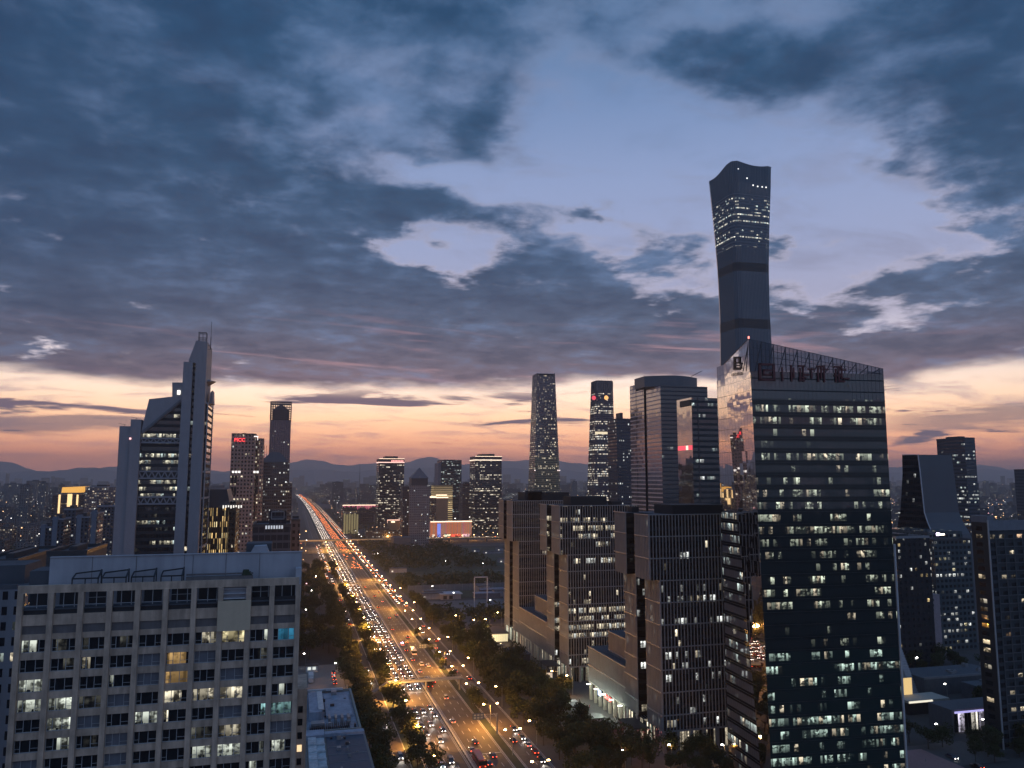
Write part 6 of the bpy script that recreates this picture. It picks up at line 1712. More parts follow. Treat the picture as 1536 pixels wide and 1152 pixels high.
# clutter on the low roofs
for k in range(14):
    x = R.uniform(286, 340); y = R.choice((R.uniform(320, 334), R.uniform(302, 310))); z = 8 if y > 318 else 7
    simple('roof_cooler', 'small grey cooling unit on the low roofs right of the pale column', 'cooling unit', [('casing', steel, [(x, x + R.uniform(1, 3), y, y + R.uniform(1, 2.5), z, z + R.uniform(.6, 1.6))]), ('fan', darkm, [(x + .2, x + .8, y + .2, y + .8, z + 1.6, z + 1.75)])], 'cooling units on the low roofs')

for k in range(46):
    x = R.uniform(14.2, 24) ; y = R.uniform(212, 282); z = 14.2; hgt = R.uniform(.3, 1.4)
    if k % 2: x, y, z = R.uniform(7.6, 23.5), R.uniform(293.5, 344), (13.1 if k % 4 == 1 else 14.2)
    o_ = [q for q in sc.objects if q.name == ('annex_building.001' if not k % 2 else 'annex_building')][0]
    m = MB(); m.box(x, x + R.uniform(.3, 1.8), y, y + R.uniform(.3, 2.2), z, z + hgt)
    m.build('roof_vent', [steel, conc, darkm][k % 3], o_, tuple(o_.location))
for k in range(9):
    y = 214 + k * 7.4; o_ = [q for q in sc.objects if q.name == 'annex_building.001'][0]
    m = MB(); m.box(13.2, 25, y, y + .12, 14.2, 14.32); m.build('roof_pipe', steel, o_, tuple(o_.location))

pw = pmat('pale_yard_wall', (.26, .26, .27), .8, var=.25, scale=.15)
for k in range(26):
    x, y = R.uniform(235, 325), R.uniform(700, 1140)
    if k > 15: x, y = R.uniform(150, 230), R.uniform(625, 710)
    if k > 21: x, y = R.uniform(100, 118), R.uniform(640, 1100)
    w_, d_, h_ = R.uniform(8, 26), R.uniform(6, 12), R.uniform(3, 6)
    simple('park_pavilion' if k < 16 else 'yard_shed', 'small pale low building on the dark %s right of the avenue' % ('park lawn' if k < 16 or k > 21 else 'yard'), 'building',
           [('wall', pw, [(x, x + w_, y, y + d_, 0, h_)]), ('roof', lowm, [(x - .5, x + w_ + .5, y - .5, y + d_ + .5, h_, h_ + .5)]),
            ('window', emat('shed_window', (1, .9, .75), .9 ), [(x + 1.5, x + 3.2, y - .1, y - .02, 1, 2.4)])], 'small buildings on the %s' % ('park lawn' if k < 16 or k > 21 else 'yard'))
# ================================================================== street lamps
sod = emat('sodium_lamp', (1, .56, .20), 60); wht = emat('white_lamp', (1, .95, .85), 26)
SOD = (1, .43, .085); YEL = (1, .46, .11); WHT = (1, .93, .82)


def lamp_proto(double, mat, h=9.0, arm=2.8):
    p = MB(); p.cyl(0, 0, .13, 0, h, 7, r1=.07)
    p.bar((0, 0, h - .1), (-arm, 0, h + .25), .05)
    if double: p.bar((0, 0, h - .1), (arm, 0, h + .25), .05)
    hd = MB()
    for s in ((-1, 1) if double else (-1,)):
        x = s * arm; hd.ring([(x - .45, -.22), (x + .45, -.22), (x + .45, .22), (x - .45, .22)], h + .05, [(x - .3, -.14), (x + .3, -.14), (x + .3, .14), (x - .3, .14)], h + .32)
    return p.mesh('post', steel), hd.mesh('lamp_head', mat)


PD, PS = lamp_proto(True, sod), lamp_proto(False, sod)
PW = lamp_proto(False, wht, 7.0, .9)
LD = {}


def pl(energy, colr, r=.35, kind='SPOT'):
    k = (round(energy), colr, kind)
    if k not in LD:
        l = bpy.data.lights.new('lamp_light', kind)
        if kind == 'SPOT': l.spot_size = radians(158); l.spot_blend = .7
        else: l.use_shadow = True; l.energy = energy; l.color = colr; l.shadow_soft_size = r
        LD[k] = l
    return LD[k]


def lamp(x, y, proto, label, grp, energy=0, colr=SOD, dx_=-2.8, rz=0, h=9.0, kind='SPOT'):
    root = thing('street_lamp', label, 'street lamp', (x, y, 0), grp, rz)
    for nm, me in zip(('post', 'lamp_head'), proto):
        o = bpy.data.objects.new(nm, me); COL.objects.link(o); o.parent = root
    if energy:
        o = bpy.data.objects.new('lamp_light', pl(energy, colr, kind=kind)); COL.objects.link(o); o.parent = root; o.location = (dx_, 0, h - .35)


LE = 165000
y = 224
while y < 1240:
    lamp(79.9, y, PD, 'double-armed sodium street lamp on the verge right of the avenue', 'right verge lamps', LE * (1 if y < 760 else 1.25) * (.13 if (int(y) // 34) % 3 == 0 else 1), SOD, kind='POINT' if (int(y) // 34) % 3 == 0 else 'SPOT')
    y += 34 if y < 760 else 48
y = 272
while y < 1240:
    lamp(44.6, y, PS, 'single-armed sodium street lamp among the trees of the left kerb', 'left kerb lamps', LE * .34, YEL, rz=pi, kind='POINT' if (int(y) // 34) % 2 else 'SPOT')
    y += 34 if y < 760 else 52
for y in (300, 352, 410, 466, 600, 680): lamp(91.5, y, PS, 'single-armed lamp right of the right service road', 'service road lamps', 2500, SOD)
for x, y in ((24, 425), (9, 452), (22, 520), (12, 600), (18, 700), (24, 800)): lamp(x, y, PW, 'white lamp in the grove left of the avenue', 'grove lamps', 1100, WHT, -.9, h=7)
for x, y in ((124, 372), (128, 362)): lamp(x, y, PS, 'orange lamp in the gap between nearest and middle finned tower', 'gap lamps', 1800, SOD, kind='POINT')
for x, y in ((113, 266), (131, 267), (149, 262)): lamp(x, y, PW, 'lamp at the bottom edge before the nearest finned tower', 'front lamps', 450, SOD, -.9, h=7, kind='POINT')
for x, y in ((110, 536), (140, 540), (176, 538), (118, 516), (126, 517)): lamp(x, y, PS, 'lamp at the side street by the pavilion', 'side street lamps', 1800, SOD, kind='POINT')
for x, y in ((240, 262), (262, 262), (300, 338), (330, 340), (318, 358), (290, 310)): lamp(x, y, PW, 'lamp among the low roofs right of the glass tower', 'right ground lamps', 500, (1, .75, .6), -.9, h=7)
for x, y in ((300, 790), (315, 830), (240, 800), (205, 870), (285, 1000), (330, 1080), (170, 905), (120, 700), (110, 900), (105, 1020), (150, 610), (190, 700), (260, 720), (250, 840), (300, 900), (130, 655)): lamp(x, y, PW, 'white lamp in the yard and park', 'yard lamps', 1200, (.85, .95, .95), -.9, h=7)
for k, x in enumerate((150, 180, 214, 250, 290, 330, 370)): lamp(x, 1290, PS, 'sodium lamp behind the flyover in front of the bright halls', 'flyover lamps', 12000, SOD, kind='POINT')
for x, y in ((-60, 760), (-120, 1150), (-90, 1050), (-210, 1180), (-240, 1320), (-330, 1270), (-380, 1500), (-300, 980), (-420, 1340)):
    lamp(x, y, PS, 'sodium lamp in the dark district at the far left', 'far left lamps', 16000, SOD, kind='POINT')
# lights under the side block of the nearest tower (its open colonnade)
cl_ = thing('colonnade_light', 'row of cool white ceiling lights under the side block of the nearest finned tower', 'ceiling lights', (132, 333, 0))
for k, y in enumerate((316, 325, 334, 343, 352)):
    m = MB(); m.box(131.4, 133, y - .5, y + .5, 7.2, 7.35); m.build('light_panel', emat('panel_white', (.95, 1, .88), 9), cl_, (132, 333, 0))
    o = bpy.data.objects.new('panel_light', pl(1300, (.86, 1, .82), .5, 'POINT')); COL.objects.link(o); o.parent = cl_; o.location = (-4.0, y - 333, 6.8)
ct = thing('canopy_light', 'red light under the dark entrance canopy of the nearest finned tower', 'light', (130, 296, 0))
m = MB(); m.box(129, 131, 294, 298, 5.3, 5.5); m.build('light_panel', emat('panel_red', (1, .25, .22), 8), ct, (130, 296, 0))
o = bpy.data.objects.new('panel_light', pl(1400, (1, .22, .2), .4, 'POINT')); COL.objects.link(o); o.parent = ct; o.location = (-1.5, -2, 4.6)
ws = thing('warm_uplight', 'warm floodlight at the foot of the farthest finned tower', 'floodlight', (124, 480, 0))
m = MB(); m.box(123.6, 124.4, 479.6, 480.4, 0, .8); m.build('housing', emat('flood_warm', (1, .75, .45), 12), ws, (124, 480, 0))
o = bpy.data.objects.new('floodlight_beam', pl(14000, (1, .66, .38), .6, 'POINT')); COL.objects.link(o); o.parent = ws; o.location = (-8, -2, 6)

# ================================================================== traffic
head = emat('headlight_white', (1, .92, .85), 18); tail = emat('taillight_red', (1, .09, .03), 9); glass_c = pmat('car_glass', (.01, .012, .015), .12, var=0, spec=.6)
tyre = pmat('tyre', (.015, .015, .015), .8); paints = [('white', (.55, .55, .55)), ('black', (.012, .012, .014)), ('silver', (.3, .31, .32)), ('grey', (.1, .1, .11)), ('dark blue', (.02, .03, .07)), ('red', (.28, .02, .02))]


def car_parts(kind):
    L, W_, Hh = (4.6, 1.8, 1.45) if kind == 'car' else (4.8, 1.9, 1.8) if kind == 'van' else (11.5, 2.5, 3.1)
    body = MB()
    prof = {'car': [(-2.3, .35), (2.3, .35), (2.32, .72), (1.2, .92), (-1.6, .95), (-2.28, .85)], 'van': [(-2.4, .35), (2.4, .35), (2.42, .8), (1.7, 1.05), (-2.3, 1.1)], 'bus': [(-5.75, .4), (5.75, .4), (5.75, 1.3), (-5.75, 1.3)]}[kind]
    def side(pr, w0, w1, z0, z1, mb):
        n = len(pr)
        def wd(z): t = (z - z0) / max(.01, z1 - z0); return w0 + (w1 - w0) * max(0, min(1, t))
        mb.poly([(wd(z), y, z) for y, z in pr]); mb.poly([(-wd(z), y, z) for y, z in reversed(pr)])
        for i in range(n):
            j = (i + 1) % n; a, b = pr[i], pr[j]
            mb.quad((-wd(a[1]), a[0], a[1]), (-wd(b[1]), b[0], b[1]), (wd(b[1]), b[0], b[1]), (wd(a[1]), a[0], a[1]))
    side(prof, W_ / 2, W_ / 2 - .06, .35, 1.0, body)
    cab = MB()
    cp = {'car': [(-1.75, .93), (1.15, .90), (.45, Hh), (-1.15, Hh)], 'van': [(-2.3, 1.08), (1.75, 1.02), (1.0, Hh), (-2.2, Hh)], 'bus': [(-5.75, 1.3), (5.75, 1.3), (5.6, 2.6), (-5.7, 2.6)]}[kind]
    side(cp, W_ / 2 - .08, W_ / 2 - (.28 if kind != 'bus' else .1), .95, Hh, cab)
    roof = MB()
    if kind == 'bus': roof.box(-1.22, 1.22, -5.72, 5.62, 2.6, 3.05)
    else: roof.box(-(W_ / 2 - .3), W_ / 2 - .3, cp[3][0] + .05, cp[2][0] - .02, Hh, Hh + .05)
    hl = MB(); hl.box(-.14, .14, 0, .08, -.08, .08)
    wheel = MB(); n = 10
    for k in range(n):
        a0, a1 = 2 * pi * k / n, 2 * pi * (k + 1) / n; r = .33 if kind != 'bus' else .48
        wheel.quad((-.1, r * cos(a0), r * sin(a0)), (-.1, r * cos(a1), r * sin(a1)), (.1, r * cos(a1), r * sin(a1)), (.1, r * cos(a0), r * sin(a0)))
    wheel.poly([(.1, r * cos(2 * pi * k / n), r * sin(2 * pi * k / n)) for k in range(n)]); wheel.poly([(-.1, r * cos(-2 * pi * k / n), r * sin(-2 * pi * k / n)) for k in range(n)])
    return dict(L=L, W=W_, body=body, cab=cab, roof=roof, lamp=hl, wheel=wheel)


CP = {k: car_parts(k) for k in ('car', 'van', 'bus')}
MESH = {}
for k, c in CP.items():
    for nm, colr in paints:
        pm_ = pmat('paint_' + nm.replace(' ', '_'), colr, .25, var=0, spec=.6)
        me = bpy.data.meshes.new('b'); 
        MESH[(k, nm, 'body')] = c['body'].mesh('body', pm_); MESH[(k, nm, 'roof')] = c['roof'].mesh('roof_panel', pm_)
    MESH[(k, 'glass')] = c['cab'].mesh('window_glass', glass_c); MESH[(k, 'wheel')] = c['wheel'].mesh('wheel', tyre)
    MESH[(k, 'head')] = c['lamp'].mesh('headlight', head); MESH[(k, 'tail')] = c['lamp'].mesh('taillight', tail)


def part(nm, me, parent, loc=(0, 0, 0)):
    o = bpy.data.objects.new(nm, me); COL.objects.link(o); o.parent = parent; o.location = loc
    return o


NCAR = [0]
CARS = []
def car(x, y, away, where, kind='car', colr=None, full=True):
    if any(abs(x - a) < 2.2 and abs(y - b) < (l + CP[kind]['L']) / 2 + .8 for a, b, l in CARS): return
    CARS.append((x, y, CP[kind]['L']))
    colr = colr or R.choice([p[0] for p in paints[:4]] * 3 + [p[0] for p in paints[4:]])
    nm = {'car': 'car', 'van': 'van', 'bus': 'bus'}[kind]
    root = thing(nm, ('%s %s ' % (colr, nm)) + where[0], nm, (x, y, .06), where[1], 0 if away else pi)
    L, W_ = CP[kind]['L'], CP[kind]['W']
    part('body', MESH[(kind, colr, 'body')], root); part('window_glass', MESH[(kind, 'glass')], root); part('roof_panel', MESH[(kind, colr, 'roof')], root)
    for s in (-1, 1):
        part('headlight', MESH[(kind, 'head')], root, (s * (W_ / 2 - .3), L / 2 + .01, .66)) if not away or full else None
        part('taillight', MESH[(kind, 'tail')], root, (s * (W_ / 2 - .25), -L / 2 - .09, .8)) if away or full else None
        if full:
            for yy in (-L * .3, L * .31): part('wheel', MESH[(kind, 'wheel')], root, (s * (W_ / 2 - .08), yy, .33))
    if where[1] == 'oncoming cars nearest the viewer' or (not away and 262 < y < 420):
        b_ = bpy.data.lights.get('headlight_beam') or bpy.data.lights.new('headlight_beam', 'SPOT')
        b_.energy = 700; b_.spot_size = radians(70); b_.spot_blend = .8; b_.color = (1, .93, .85); b_.shadow_soft_size = .3
        o = bpy.data.objects.new('headlight_beam', b_); COL.objects.link(o); o.parent = root; o.location = (0, L / 2 + .15, .8); o.rotation_euler = (radians(76), 0, 0)
    NCAR[0] += 1


ON = ('with bright headlights in the oncoming lanes before the nearest footbridge', 'oncoming cars nearest the viewer')
ON2 = ('with bright headlights in the packed oncoming lanes beyond the nearest footbridge', 'oncoming traffic jam')
AW = ('driving away in the lanes right of the median', 'cars driving away')
SR = ('on the service road right of the avenue', 'right service road cars')
SL = ('on the tree-shaded service road left of the avenue', 'left service road cars')
lanes_on = (49.5, 53.1, 56.8, 60.4); lanes_aw = (66.2, 69.3, 72.5, 75.6)
for i in range(26): car(R.choice(lanes_on) + R.uniform(-.2, .2), R.uniform(268, 380), False, ON, 'van' if R.random() < .2 else 'car')
for x, y, k in ((66.4, 300, 'car'), (66.2, 287, 'bus'), (69.2, 285, 'car'), (69.6, 308, 'car'), (70, 372, 'van'), (66.4, 398, 'bus'), (69.4, 402, 'car'), (66.3, 336, 'car'), (72.6, 292, 'car'), (66.2, 425, 'car'), (69.4, 440, 'van'), (72.4, 436, 'car'), (66.4, 452, 'car'),
                (66.2, 478, 'car'), (69.3, 470, 'bus'), (69.3, 500, 'van'), (72.4, 516, 'car'), (66.2, 545, 'car'), (69.4, 590, 'car'), (75.6, 600, 'car'), (66.3, 640, 'car'), (72.5, 668, 'car'), (69.3, 700, 'car'), (75.6, 722, 'car'), (66.2, 760, 'car')):
    car(x, y, True, AW, k)
for x, y in ((88, 283), (88.4, 292), (88, 300), (84, 306), (88.3, 309), (88, 320), (84, 452), (88, 463), (84, 480), (88, 500), (84, 530), (88, 552), (84, 420), (88, 404)): car(x, y, R.random() < .5, SR)
for i in range(22): car(R.choice((36, 40)) , R.uniform(285, 700), R.random() < .3, SL, 'van' if R.random() < .2 else 'car')
y = 392
while NCAR[0] < 270:
    for x in lanes_on:
        if R.random() < .93: car(x + R.uniform(-.25, .25), y + R.uniform(-1.2, 1.2), False, ON2, 'van' if R.random() < .12 else 'car', full=y < 500)
    y += 6.6 if y > 430 else 8.5
yjam = y
# everything too far to count: one object of small car bodies with their lights
m = MB(); rr = random.Random(11)
def far_car(x, y, away, s=1.0):
    x += road_x(y)
    m.box(x - .85, x + .85, y - 2.2, y + 2.2, .3, .95, 0); m.box(x - .7, x + .7, y - 1.2, y + 1.0, .95, 1.45, 1)
    yy = y - 2.3
    for q_ in (-.6, .6): m.box(x + q_ - .2 * s, x + q_ + .2 * s, yy, yy + .08, .62 - .05 * s, .8 + .05 * s, 3 if away else 2)
y = yjam
while y < 5200:
    for x in lanes_on:
        if rr.random() < (.95 if y < 1700 else .6): far_car(x + rr.uniform(-.2, .2), y + rr.uniform(-1.5, 1.5), False, 1.0 if y < 1300 else 1.25)
    if y < 1250 and rr.random() < .8: far_car(rr.choice((35.5, 39.5)), y, rr.random() < .3)
    y += 6.8 if y < 1300 else 8.5
y = 900
while y < 5200:
    for x in lanes_aw:
        if rr.random() < (.25 if y < 1150 else .85): far_car(x + rr.uniform(-.2, .2), y + rr.uniform(-2, 2), True, 1.4)
    y += 8
y = 640
while y < 2600:
    for x in (84, 88.4):
        if rr.random() < .7: far_car(x, y + rr.uniform(-2, 2), rr.random() < .6, 1.2)
    y += 9
for k in range(90): far_car(rr.uniform(-560, 20) , rr.choice((1289, 1294, 1299)), rr.random() < .4, 1.5)
for k in range(60): far_car(rr.uniform(190, 420), rr.choice((1253, 1257, 1261)), rr.random() < .5, 1.2)
m.v = [(a, b, c + (7.0 if (1250 < b < 1266 and a > 150) else 0)) for a, b, c in m.v]
tag(m.build('distant_traffic', [pmat('paint_mixed', (.12, .12, .13), .4), glass_c, emat('far_headlight', (1, .86, .74), 8), emat('far_taillight', (1, .24, .07), 9)]),
    'glittering mass of distant head and tail lights on the avenue', 'traffic', kind='stuff')
# police car lights
pc = thing('police_car', 'police car with violet-blue flashing roof light in the lanes right of the median', 'police car', (66.2, 494, .06), None, 0)
part('body', MESH[('car', 'white', 'body')], pc); part('window_glass', MESH[('car', 'glass')], pc); part('roof_panel', MESH[('car', 'white', 'roof')], pc)
for s in (-1, 1):
    part('taillight', MESH[('car', 'tail')], pc, (s * .65, -2.39, .8)); part('headlight', MESH[('car', 'head')], pc, (s * .6, 2.31, .66))
    for yy in (-1.38, 1.43): part('wheel', MESH[('car', 'wheel')], pc, (s * .82, yy, .33))
m = MB(); m.box(-.6, .6, -.2, .2, 1.5, 1.66); part('roof_light', m.mesh('roof_light', emat('police_blue', (.35, .25, 1), 160, True)), pc)
# parked cars in the alley
for k, (x, y) in enumerate(((22.5, 412), (22.6, 420), (22.4, 427), (22.7, 434), (16, 340), (23, 352), (23, 362), (31, 282), (31.5, 291))):
    car(x, y, True, ('parked in the alley left of the avenue, lights off', 'cars parked in the alley'))

for k in range(16): car(R.choice((232, 236, 262, 266, 270)) + R.uniform(-1, 1), R.uniform(204, 262), R.random() < .5, ('parked on the paving between the glass tower and the rightmost tower', 'cars parked right of the glass tower'), full=False)
# median barrier with posts, and lit edge rails beyond the flyover
mb_ = thing('median_barrier', 'low pale barrier on the median between the carriageways', 'barrier', (63.3, 900, 0))
m = MB(); y = 180
while y < 1900: m.box(63.2 + 0, 63.4, y, y + .12, .1, 1.0); y += 3
m.build('barrier_posts', whitem, mb_, (63.3, 900, 0))
m = MB(); m.box(63.22, 63.38, 180, 1900, .85, .95); m.box(63.22, 63.38, 180, 1900, .4, .5); m.build('barrier_rail', whitem, mb_, (63.3, 900, 0))
for k, x in enumerate((82, 90.5)):
    m = MB(); y = 1480
    while y < 4200:
        a, b = road_x(y), road_x(y + 60); m.bar((x + a, y, 2.0), (x + b, y + 60, 2.0), .28); y += 60
    r_ = thing('light_rail_strip', ['inner', 'outer'][k] + ' glowing amber edge line of the road beyond the flyover', 'light strip', (x, 2500, 0))
    m.build('light_line', emat('edge_amber', (1, .62, .34), 1.6), r_, (x, 2500, 0))

# ================================================================== people on the plaza
def person_mesh(seed):
    r = random.Random(seed); st = r.uniform(.12, .3)
    J = [(0, 0, .95, .13), (0, 0, 1.15, .13), (0, 0, 1.38, .15), (0, 0, 1.5, .06), (0, .02, 1.62, .10), (0, .02, 1.72, .08),
         (.20, 0, 1.38, .06), (.25, .05, 1.12, .045), (.24, .16, .90, .035), (-.20, 0, 1.38, .06), (-.25, -.04, 1.12, .045), (-.24, -.06, .86, .035),
         (.10, 0, .88, .09), (.11, st * .6, .48, .06), (.11, st, .06, .05), (.11, st + .14, .03, .04), (-.10, 0, .88, .09), (-.11, -st * .4, .48, .06), (-.11, -st, .06, .05), (-.11, -st + .14, .03, .04)]
    E_ = [(0, 1), (1, 2), (2, 3), (3, 4), (4, 5), (2, 6), (6, 7), (7, 8), (2, 9), (9, 10), (10, 11), (0, 12), (12, 13), (13, 14), (14, 15), (0, 16), (16, 17), (17, 18), (18, 19)]
    me = bpy.data.meshes.new('person'); me.from_pydata([j[:3] for j in J], E_, [])
    o = bpy.data.objects.new('person', me); COL.objects.link(o)
    o.modifiers.new('s', 'SKIN'); o.modifiers.new('b', 'SUBSURF').levels = 1
    for i, j in enumerate(J): me.skin_vertices[0].data[i].radius = (j[3], j[3])
    me.skin_vertices[0].data[0].use_root = True
    dg = bpy.context.evaluated_depsgraph_get()
    out_ = bpy.data.meshes.new_from_object(o.evaluated_get(dg))
    bpy.data.objects.remove(o)
    cl = [pmat('coat_dark', (.03, .03, .04), .8), pmat('coat_light', (.3, .28, .26), .8), pmat('coat_red', (.25, .03, .03), .8)][seed % 3]
    out_.materials.clear(); out_.materials.append(cl); out_.materials.append(pmat('skin', (.40, .26, .19), .6)); out_.materials.append(pmat('hair_black', (.01, .01, .01), .6))
    for p in out_.polygons:
        z = p.center.z
        p.material_index = 2 if z > 1.68 else 1 if z > 1.52 else 0
    return out_


PM = [person_mesh(k) for k in range(3)]
what = ['dark clothes', 'pale clothes', 'a red top']
for k, (x, y) in enumerate(((126, 322), (127.5, 325), (128, 340), (125, 334), (129, 311), (126.5, 303), (122, 330), (131, 318), (128.6, 298), (127, 350), (115, 498), (117, 501), (214, 250), (219, 246))):
    o = bpy.data.objects.new('person', PM[k % 3]); COL.objects.link(o); o.location = (x, y, .16); o.rotation_euler = (0, 0, R.uniform(0, 6.28))
    tag(o, 'person in %s walking on %s' % (what[k % 3], 'the lit plaza by the columns' if k < 10 else 'the paving by the pavilion' if k < 12 else 'the pink-lit paved square'), 'person', 'people walking on the paving')

# ================================================================== city blocks behind
taken = []
for o in list(sc.objects):
    if o.parent is None and o.type == 'EMPTY' and o.get('category') in ('office tower', 'skyscraper', 'office building', 'apartment building', 'building', 'hall', 'hotel'):
        xs, ys = [], []
        for c in o.children:
            if c.type == 'MESH':
                for v in c.data.vertices: xs.append(v.co.x + o.location.x); ys.append(v.co.y + o.location.y)
        if xs: taken.append((min(xs) - 6, max(xs) + 6, min(ys) - 6, max(ys) + 6))
taken += [(20, 108, 0, 9000), (95, 335, 540, 1275), (-720, 30, 1280, 1310), (95, 430, 515, 545), (195, 900, 1175, 1200), (400, 800, 1400, 1800), (480, 700, 800, 1100)]
bms = [fmat('city_a', FloorH=3.2, BayW=3.2, WinW=.5, WinH=.5, Thresh=.80, RunS=.7, LitE=1.5, WallCol=(.06, .06, .068), GlassCol=(.012, .013, .016), LitA=WHITE, LitB=CREAM, CellVar=.85),
       fmat('city_b', FloorH=3.4, BayW=3.0, WinW=.55, WinH=.5, Thresh=.74, RunS=.6, LitE=1.4, WallCol=(.09, .075, .07), GlassCol=(.015, .013, .014), LitA=CREAM, LitB=WARM, CellVar=.8),
       fmat('city_c', FloorH=3.8, BayW=2.4, WinW=.92, WinH=.45, Thresh=.76, RunS=.4, LitE=1.3, WallCol=(.035, .04, .048), GlassCol=(.010, .013, .018), LitA=WHITE, LitB=COOL, CellVar=.5, FloorVar=.6),
       fmat('city_d', FloorH=3.2, BayW=3.6, WinW=.45, WinH=.5, Thresh=.86, RunS=.7, LitE=1.5, WallCol=(.13, .125, .125), GlassCol=(.015, .015, .018), LitA=CREAM, LitB=WHITE, CellVar=.85)]
tone = ['grey-blue', 'brownish', 'dark glass', 'pale']
rr = random.Random(21); nb_ = 0; tries = 0
placed = []
while nb_ < 215 and tries < 9000:
    tries += 1
    px = rr.choice((rr.uniform(-10, 180), rr.uniform(455, 580), rr.uniform(560, 900), rr.uniform(1320, 1550), rr.uniform(1320, 1550), rr.uniform(0, 560)))
    Y = rr.uniform(640, 3600) ** 1.0
    X = onY(px, 740, Y)[0]
    wd, dp = rr.choice((rr.uniform(14, 24), rr.uniform(30, 60))), rr.uniform(12, 22)
    fwd = X * sn + Y * cs
    ground_py = 718 + H * F / fwd
    if ground_py < 740: continue
    tp = rr.uniform(max(724, ground_py - (34 if Y < 1500 else 26)), ground_py - 6)
    if rr.random() < .12 and Y > 1500: tp = rr.uniform(716, 728)
    zt = H - (tp - 718) / F * fwd
    if zt < 7: zt = rr.uniform(8, 16)
    if zt > 95: continue
    bx_ = (X - wd / 2, X + wd / 2, Y, Y + dp)
    if any(bx_[0] < t[1] and bx_[1] > t[0] and bx_[2] < t[3] and bx_[3] > t[2] for t in taken): continue
    taken.append((bx_[0] - 3, bx_[1] + 3, bx_[2] - 3, bx_[3] + 3))
    k = rr.randrange(4)
    side_ = 'at the far left' if px < 180 else 'behind the left towers' if px < 455 else 'beyond the flyover right of the avenue' if px < 620 else 'behind the centre towers' if px < 1000 else 'at the far right'
    hh = 'low' if zt < 20 else 'mid-height' if zt < 45 else 'tall'
    lab = '%s %s city block among the distant roofs %s' % (hh, tone[k], side_)
    root = thing('city_block', lab, 'building', (X, Y + dp / 2, 0), 'distant city blocks, ' + hh + ' ' + tone[k] + ' ' + side_)
    m = MB(); m.box(-wd / 2, wd / 2, -dp / 2, dp / 2, 0, zt, 0, 1)
    m.build('facade', [bms[k], roofm], root)
    m = MB()
    m.box(-wd / 2 - .1, wd / 2 + .1, -dp / 2 - .15, -dp / 2 + .3, zt, zt + .9); m.box(-wd * .2, wd * .12, -dp * .2, dp * .3, zt, zt + rr.uniform(2, 4.5))
    m.build('roof_structure', roofm if k else darkm, root)
    nb_ += 1
# beyond that the city reads as one mass
m = MB()
for k in range(3000):
    Y = 3200 + 7200 * rr.random() ** 1.2; px = rr.uniform(-40, 1580)
    X = onY(px, 740, Y)[0]
    if abs(X - 62 - road_x(Y)) < 60: continue
    wd, dp = rr.uniform(20, 90), rr.uniform(14, 30); zt = rr.choice((rr.uniform(8, 25), rr.uniform(15, 45), rr.uniform(40, 80) if rr.random() < .45 else 20))
    if Y > 6000 and rr.random() < .05: zt = rr.uniform(90, 150)
    m.box(X - wd / 2, X + wd / 2, Y, Y + dp, 0, zt, rr.randrange(4), 4, False)
tag(m.build('distant_city', bms + [roofm]), 'mass of far low buildings with scattered lights reaching to the hills', 'city', kind='stuff')
m = MB()
def far_light(X, Y, z, mi):
    if 30 < X - road_x(Y) < 97 or (95 < X < 335 and 540 < Y < 1240): return
    if any(X > t[0] + 2 and X < t[1] - 2 and Y > t[2] + 2 and Y < t[3] - 2 for t in taken) and z < 15: return
    s = rr.uniform(.22, .62) * (1 + Y / 5000); m.box(X - s, X + s, Y - s, Y + s, z - s * .6, z + s * .6, mi)
for k in range(170):                                    # lit streets
    Y = 700 + 6500 * rr.random() ** 1.5; px = rr.choice((rr.uniform(-20, 180), rr.uniform(440, 800), rr.uniform(860, 960), rr.uniform(1330, 1550)))
    X = onY(px, 740, Y)[0]; ax = rr.random() < .6; mi = 0 if rr.random() < .75 else 1; st = rr.uniform(24, 45)
    for j in range(rr.randint(6, 26)):
        far_light(X + (j * st if ax else 0) + rr.uniform(-2, 2), Y + (0 if ax else j * st), 9 + rr.uniform(-1, 1), mi)
for k in range(1500):
    Y = 700 + 7500 * rr.random() ** 1.6; px = rr.choice((rr.uniform(-20, 180), rr.uniform(440, 800), rr.uniform(860, 960), rr.uniform(1330, 1550), rr.uniform(1330, 1550)))
    far_light(onY(px, 740, Y)[0], Y, rr.uniform(6, 14) if rr.random() < .7 else rr.uniform(15, 45), 0 if rr.random() < .4 else (1 if rr.random() < .8 else 2))
tag(m.build('distant_lamps', [emat('far_lamp_orange', (1, .56, .25), 5), emat('far_lamp_white', (1, .93, .86), 4), emat('far_lamp_pink', (1, .5, .55), 3)]), 'scattered far street and roof lights across the city', 'lights', kind='stuff')
m = MB()
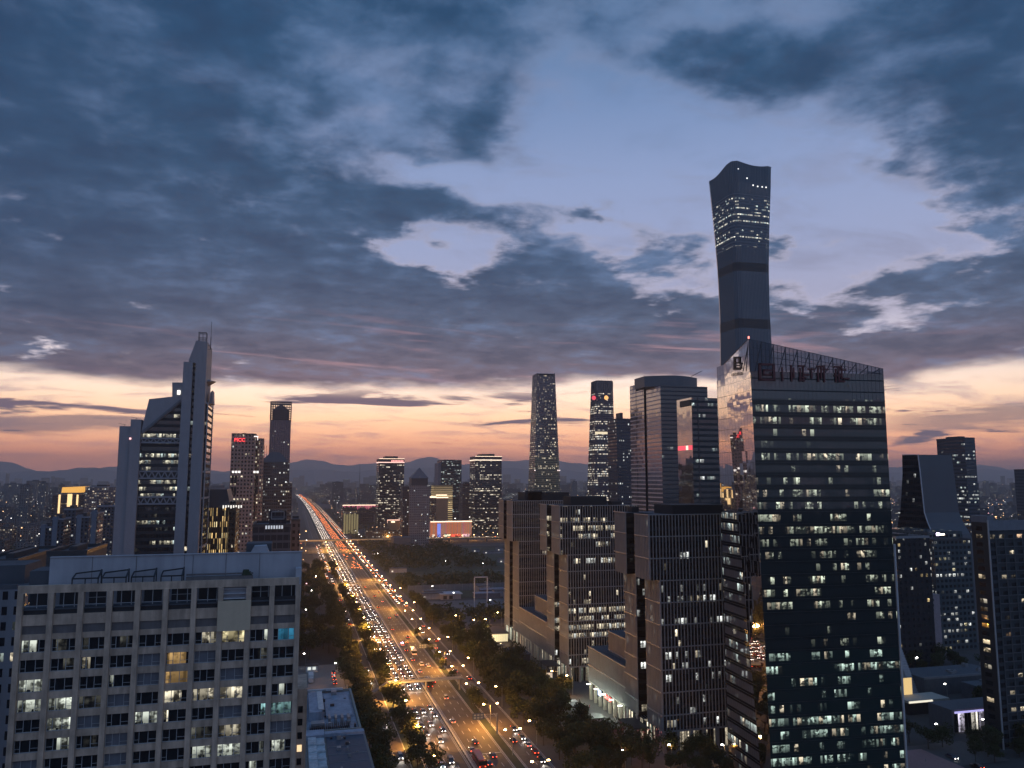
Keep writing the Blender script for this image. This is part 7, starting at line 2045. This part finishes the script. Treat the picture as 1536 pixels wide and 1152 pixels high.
for k in range(9000):
    reg = rr.random()
    if reg < .12: X = rr.uniform(98, 225); Y = rr.uniform(880, 1240)
    elif reg < .2: X = rr.uniform(98, 200) ; Y = rr.choice((rr.uniform(545, 600), rr.uniform(725, 800)))
    elif reg < .45: Y = rr.uniform(560, 2600); px = rr.uniform(-20, 330); X = onY(px, 760, Y)[0]
    elif reg < .75: X = rr.uniform(95, 420); Y = rr.uniform(1275, 2600)
    else: Y = rr.uniform(420, 1800); px = rr.uniform(1330, 1560); X = onY(px, 760, Y)[0]
    if 20 < X < 95 or -8 < (X + 3) % 60 < 6: continue
    if any(t[0] < X < t[1] and t[2] < Y < t[3] for t in taken[:60] if not (t[2] == 540 and reg < .2)): continue
    if 118 < X < 150 and 590 < Y < 690: continue
    h = rr.uniform(6, 11); wd = rr.uniform(2.5, 5)
    for j in range(9):
        a = rr.uniform(0, 6.28); d = wd * rr.random() ** .5; z = h * rr.uniform(.45, 1) - d * .5; s = rr.uniform(.6, 1.5)
        e = Vector((rr.gauss(0, 1), rr.gauss(0, 1), rr.gauss(0, .7))).normalized(); g = e.cross(Vector((rr.gauss(0, 1), rr.gauss(0, 1), 1))).normalized()
        p = Vector((X + d * cos(a), Y + d * sin(a), z)); m.quad(tuple(p - e * s), tuple(p - g * s), tuple(p + e * s), tuple(p + g * s))
tag(m.build('distant_trees', leaf), 'dark tree cover between the far city blocks', 'trees', kind='stuff')
# far broadcasting mast and lattice
r_ = thing('radio_mast', 'thin far mast on the skyline left of the dark tower with the pink roof line', 'mast', (0, 0, 0))
x0, z1 = onY(540, 697, 5200); m = MB(); m.cyl(x0, 5200, 5, 0, z1 * .45, 8, r1=3); m.cyl(x0, 5200, 3, z1 * .45, z1 * .75, 8, r1=1.5); m.cyl(x0, 5200, 1.2, z1 * .75, z1, 6, r1=.5)
m.build('mast_tube', darkm, r_)

# ================================================================== haze
hz = bpy.data.materials.new('haze'); hz.use_nodes = True
nt = hz.node_tree; nt.nodes.remove(nt.nodes['Principled BSDF'])
pv = nt.nodes.new('ShaderNodeVolumePrincipled'); pv.inputs['Color'].default_value = (.95, .92, .92, 1); pv.inputs['Density'].default_value = HAZE; pv.inputs['Anisotropy'].default_value = .45
nt.links.new(pv.outputs[0], nt.nodes['Material Output'].inputs['Volume'])
m = MB(); m.box(-26000, 34000, -1500, 20500, -3, 620)
tag(m.build('haze', hz), 'thin evening haze over the city', 'haze', kind='stuff')
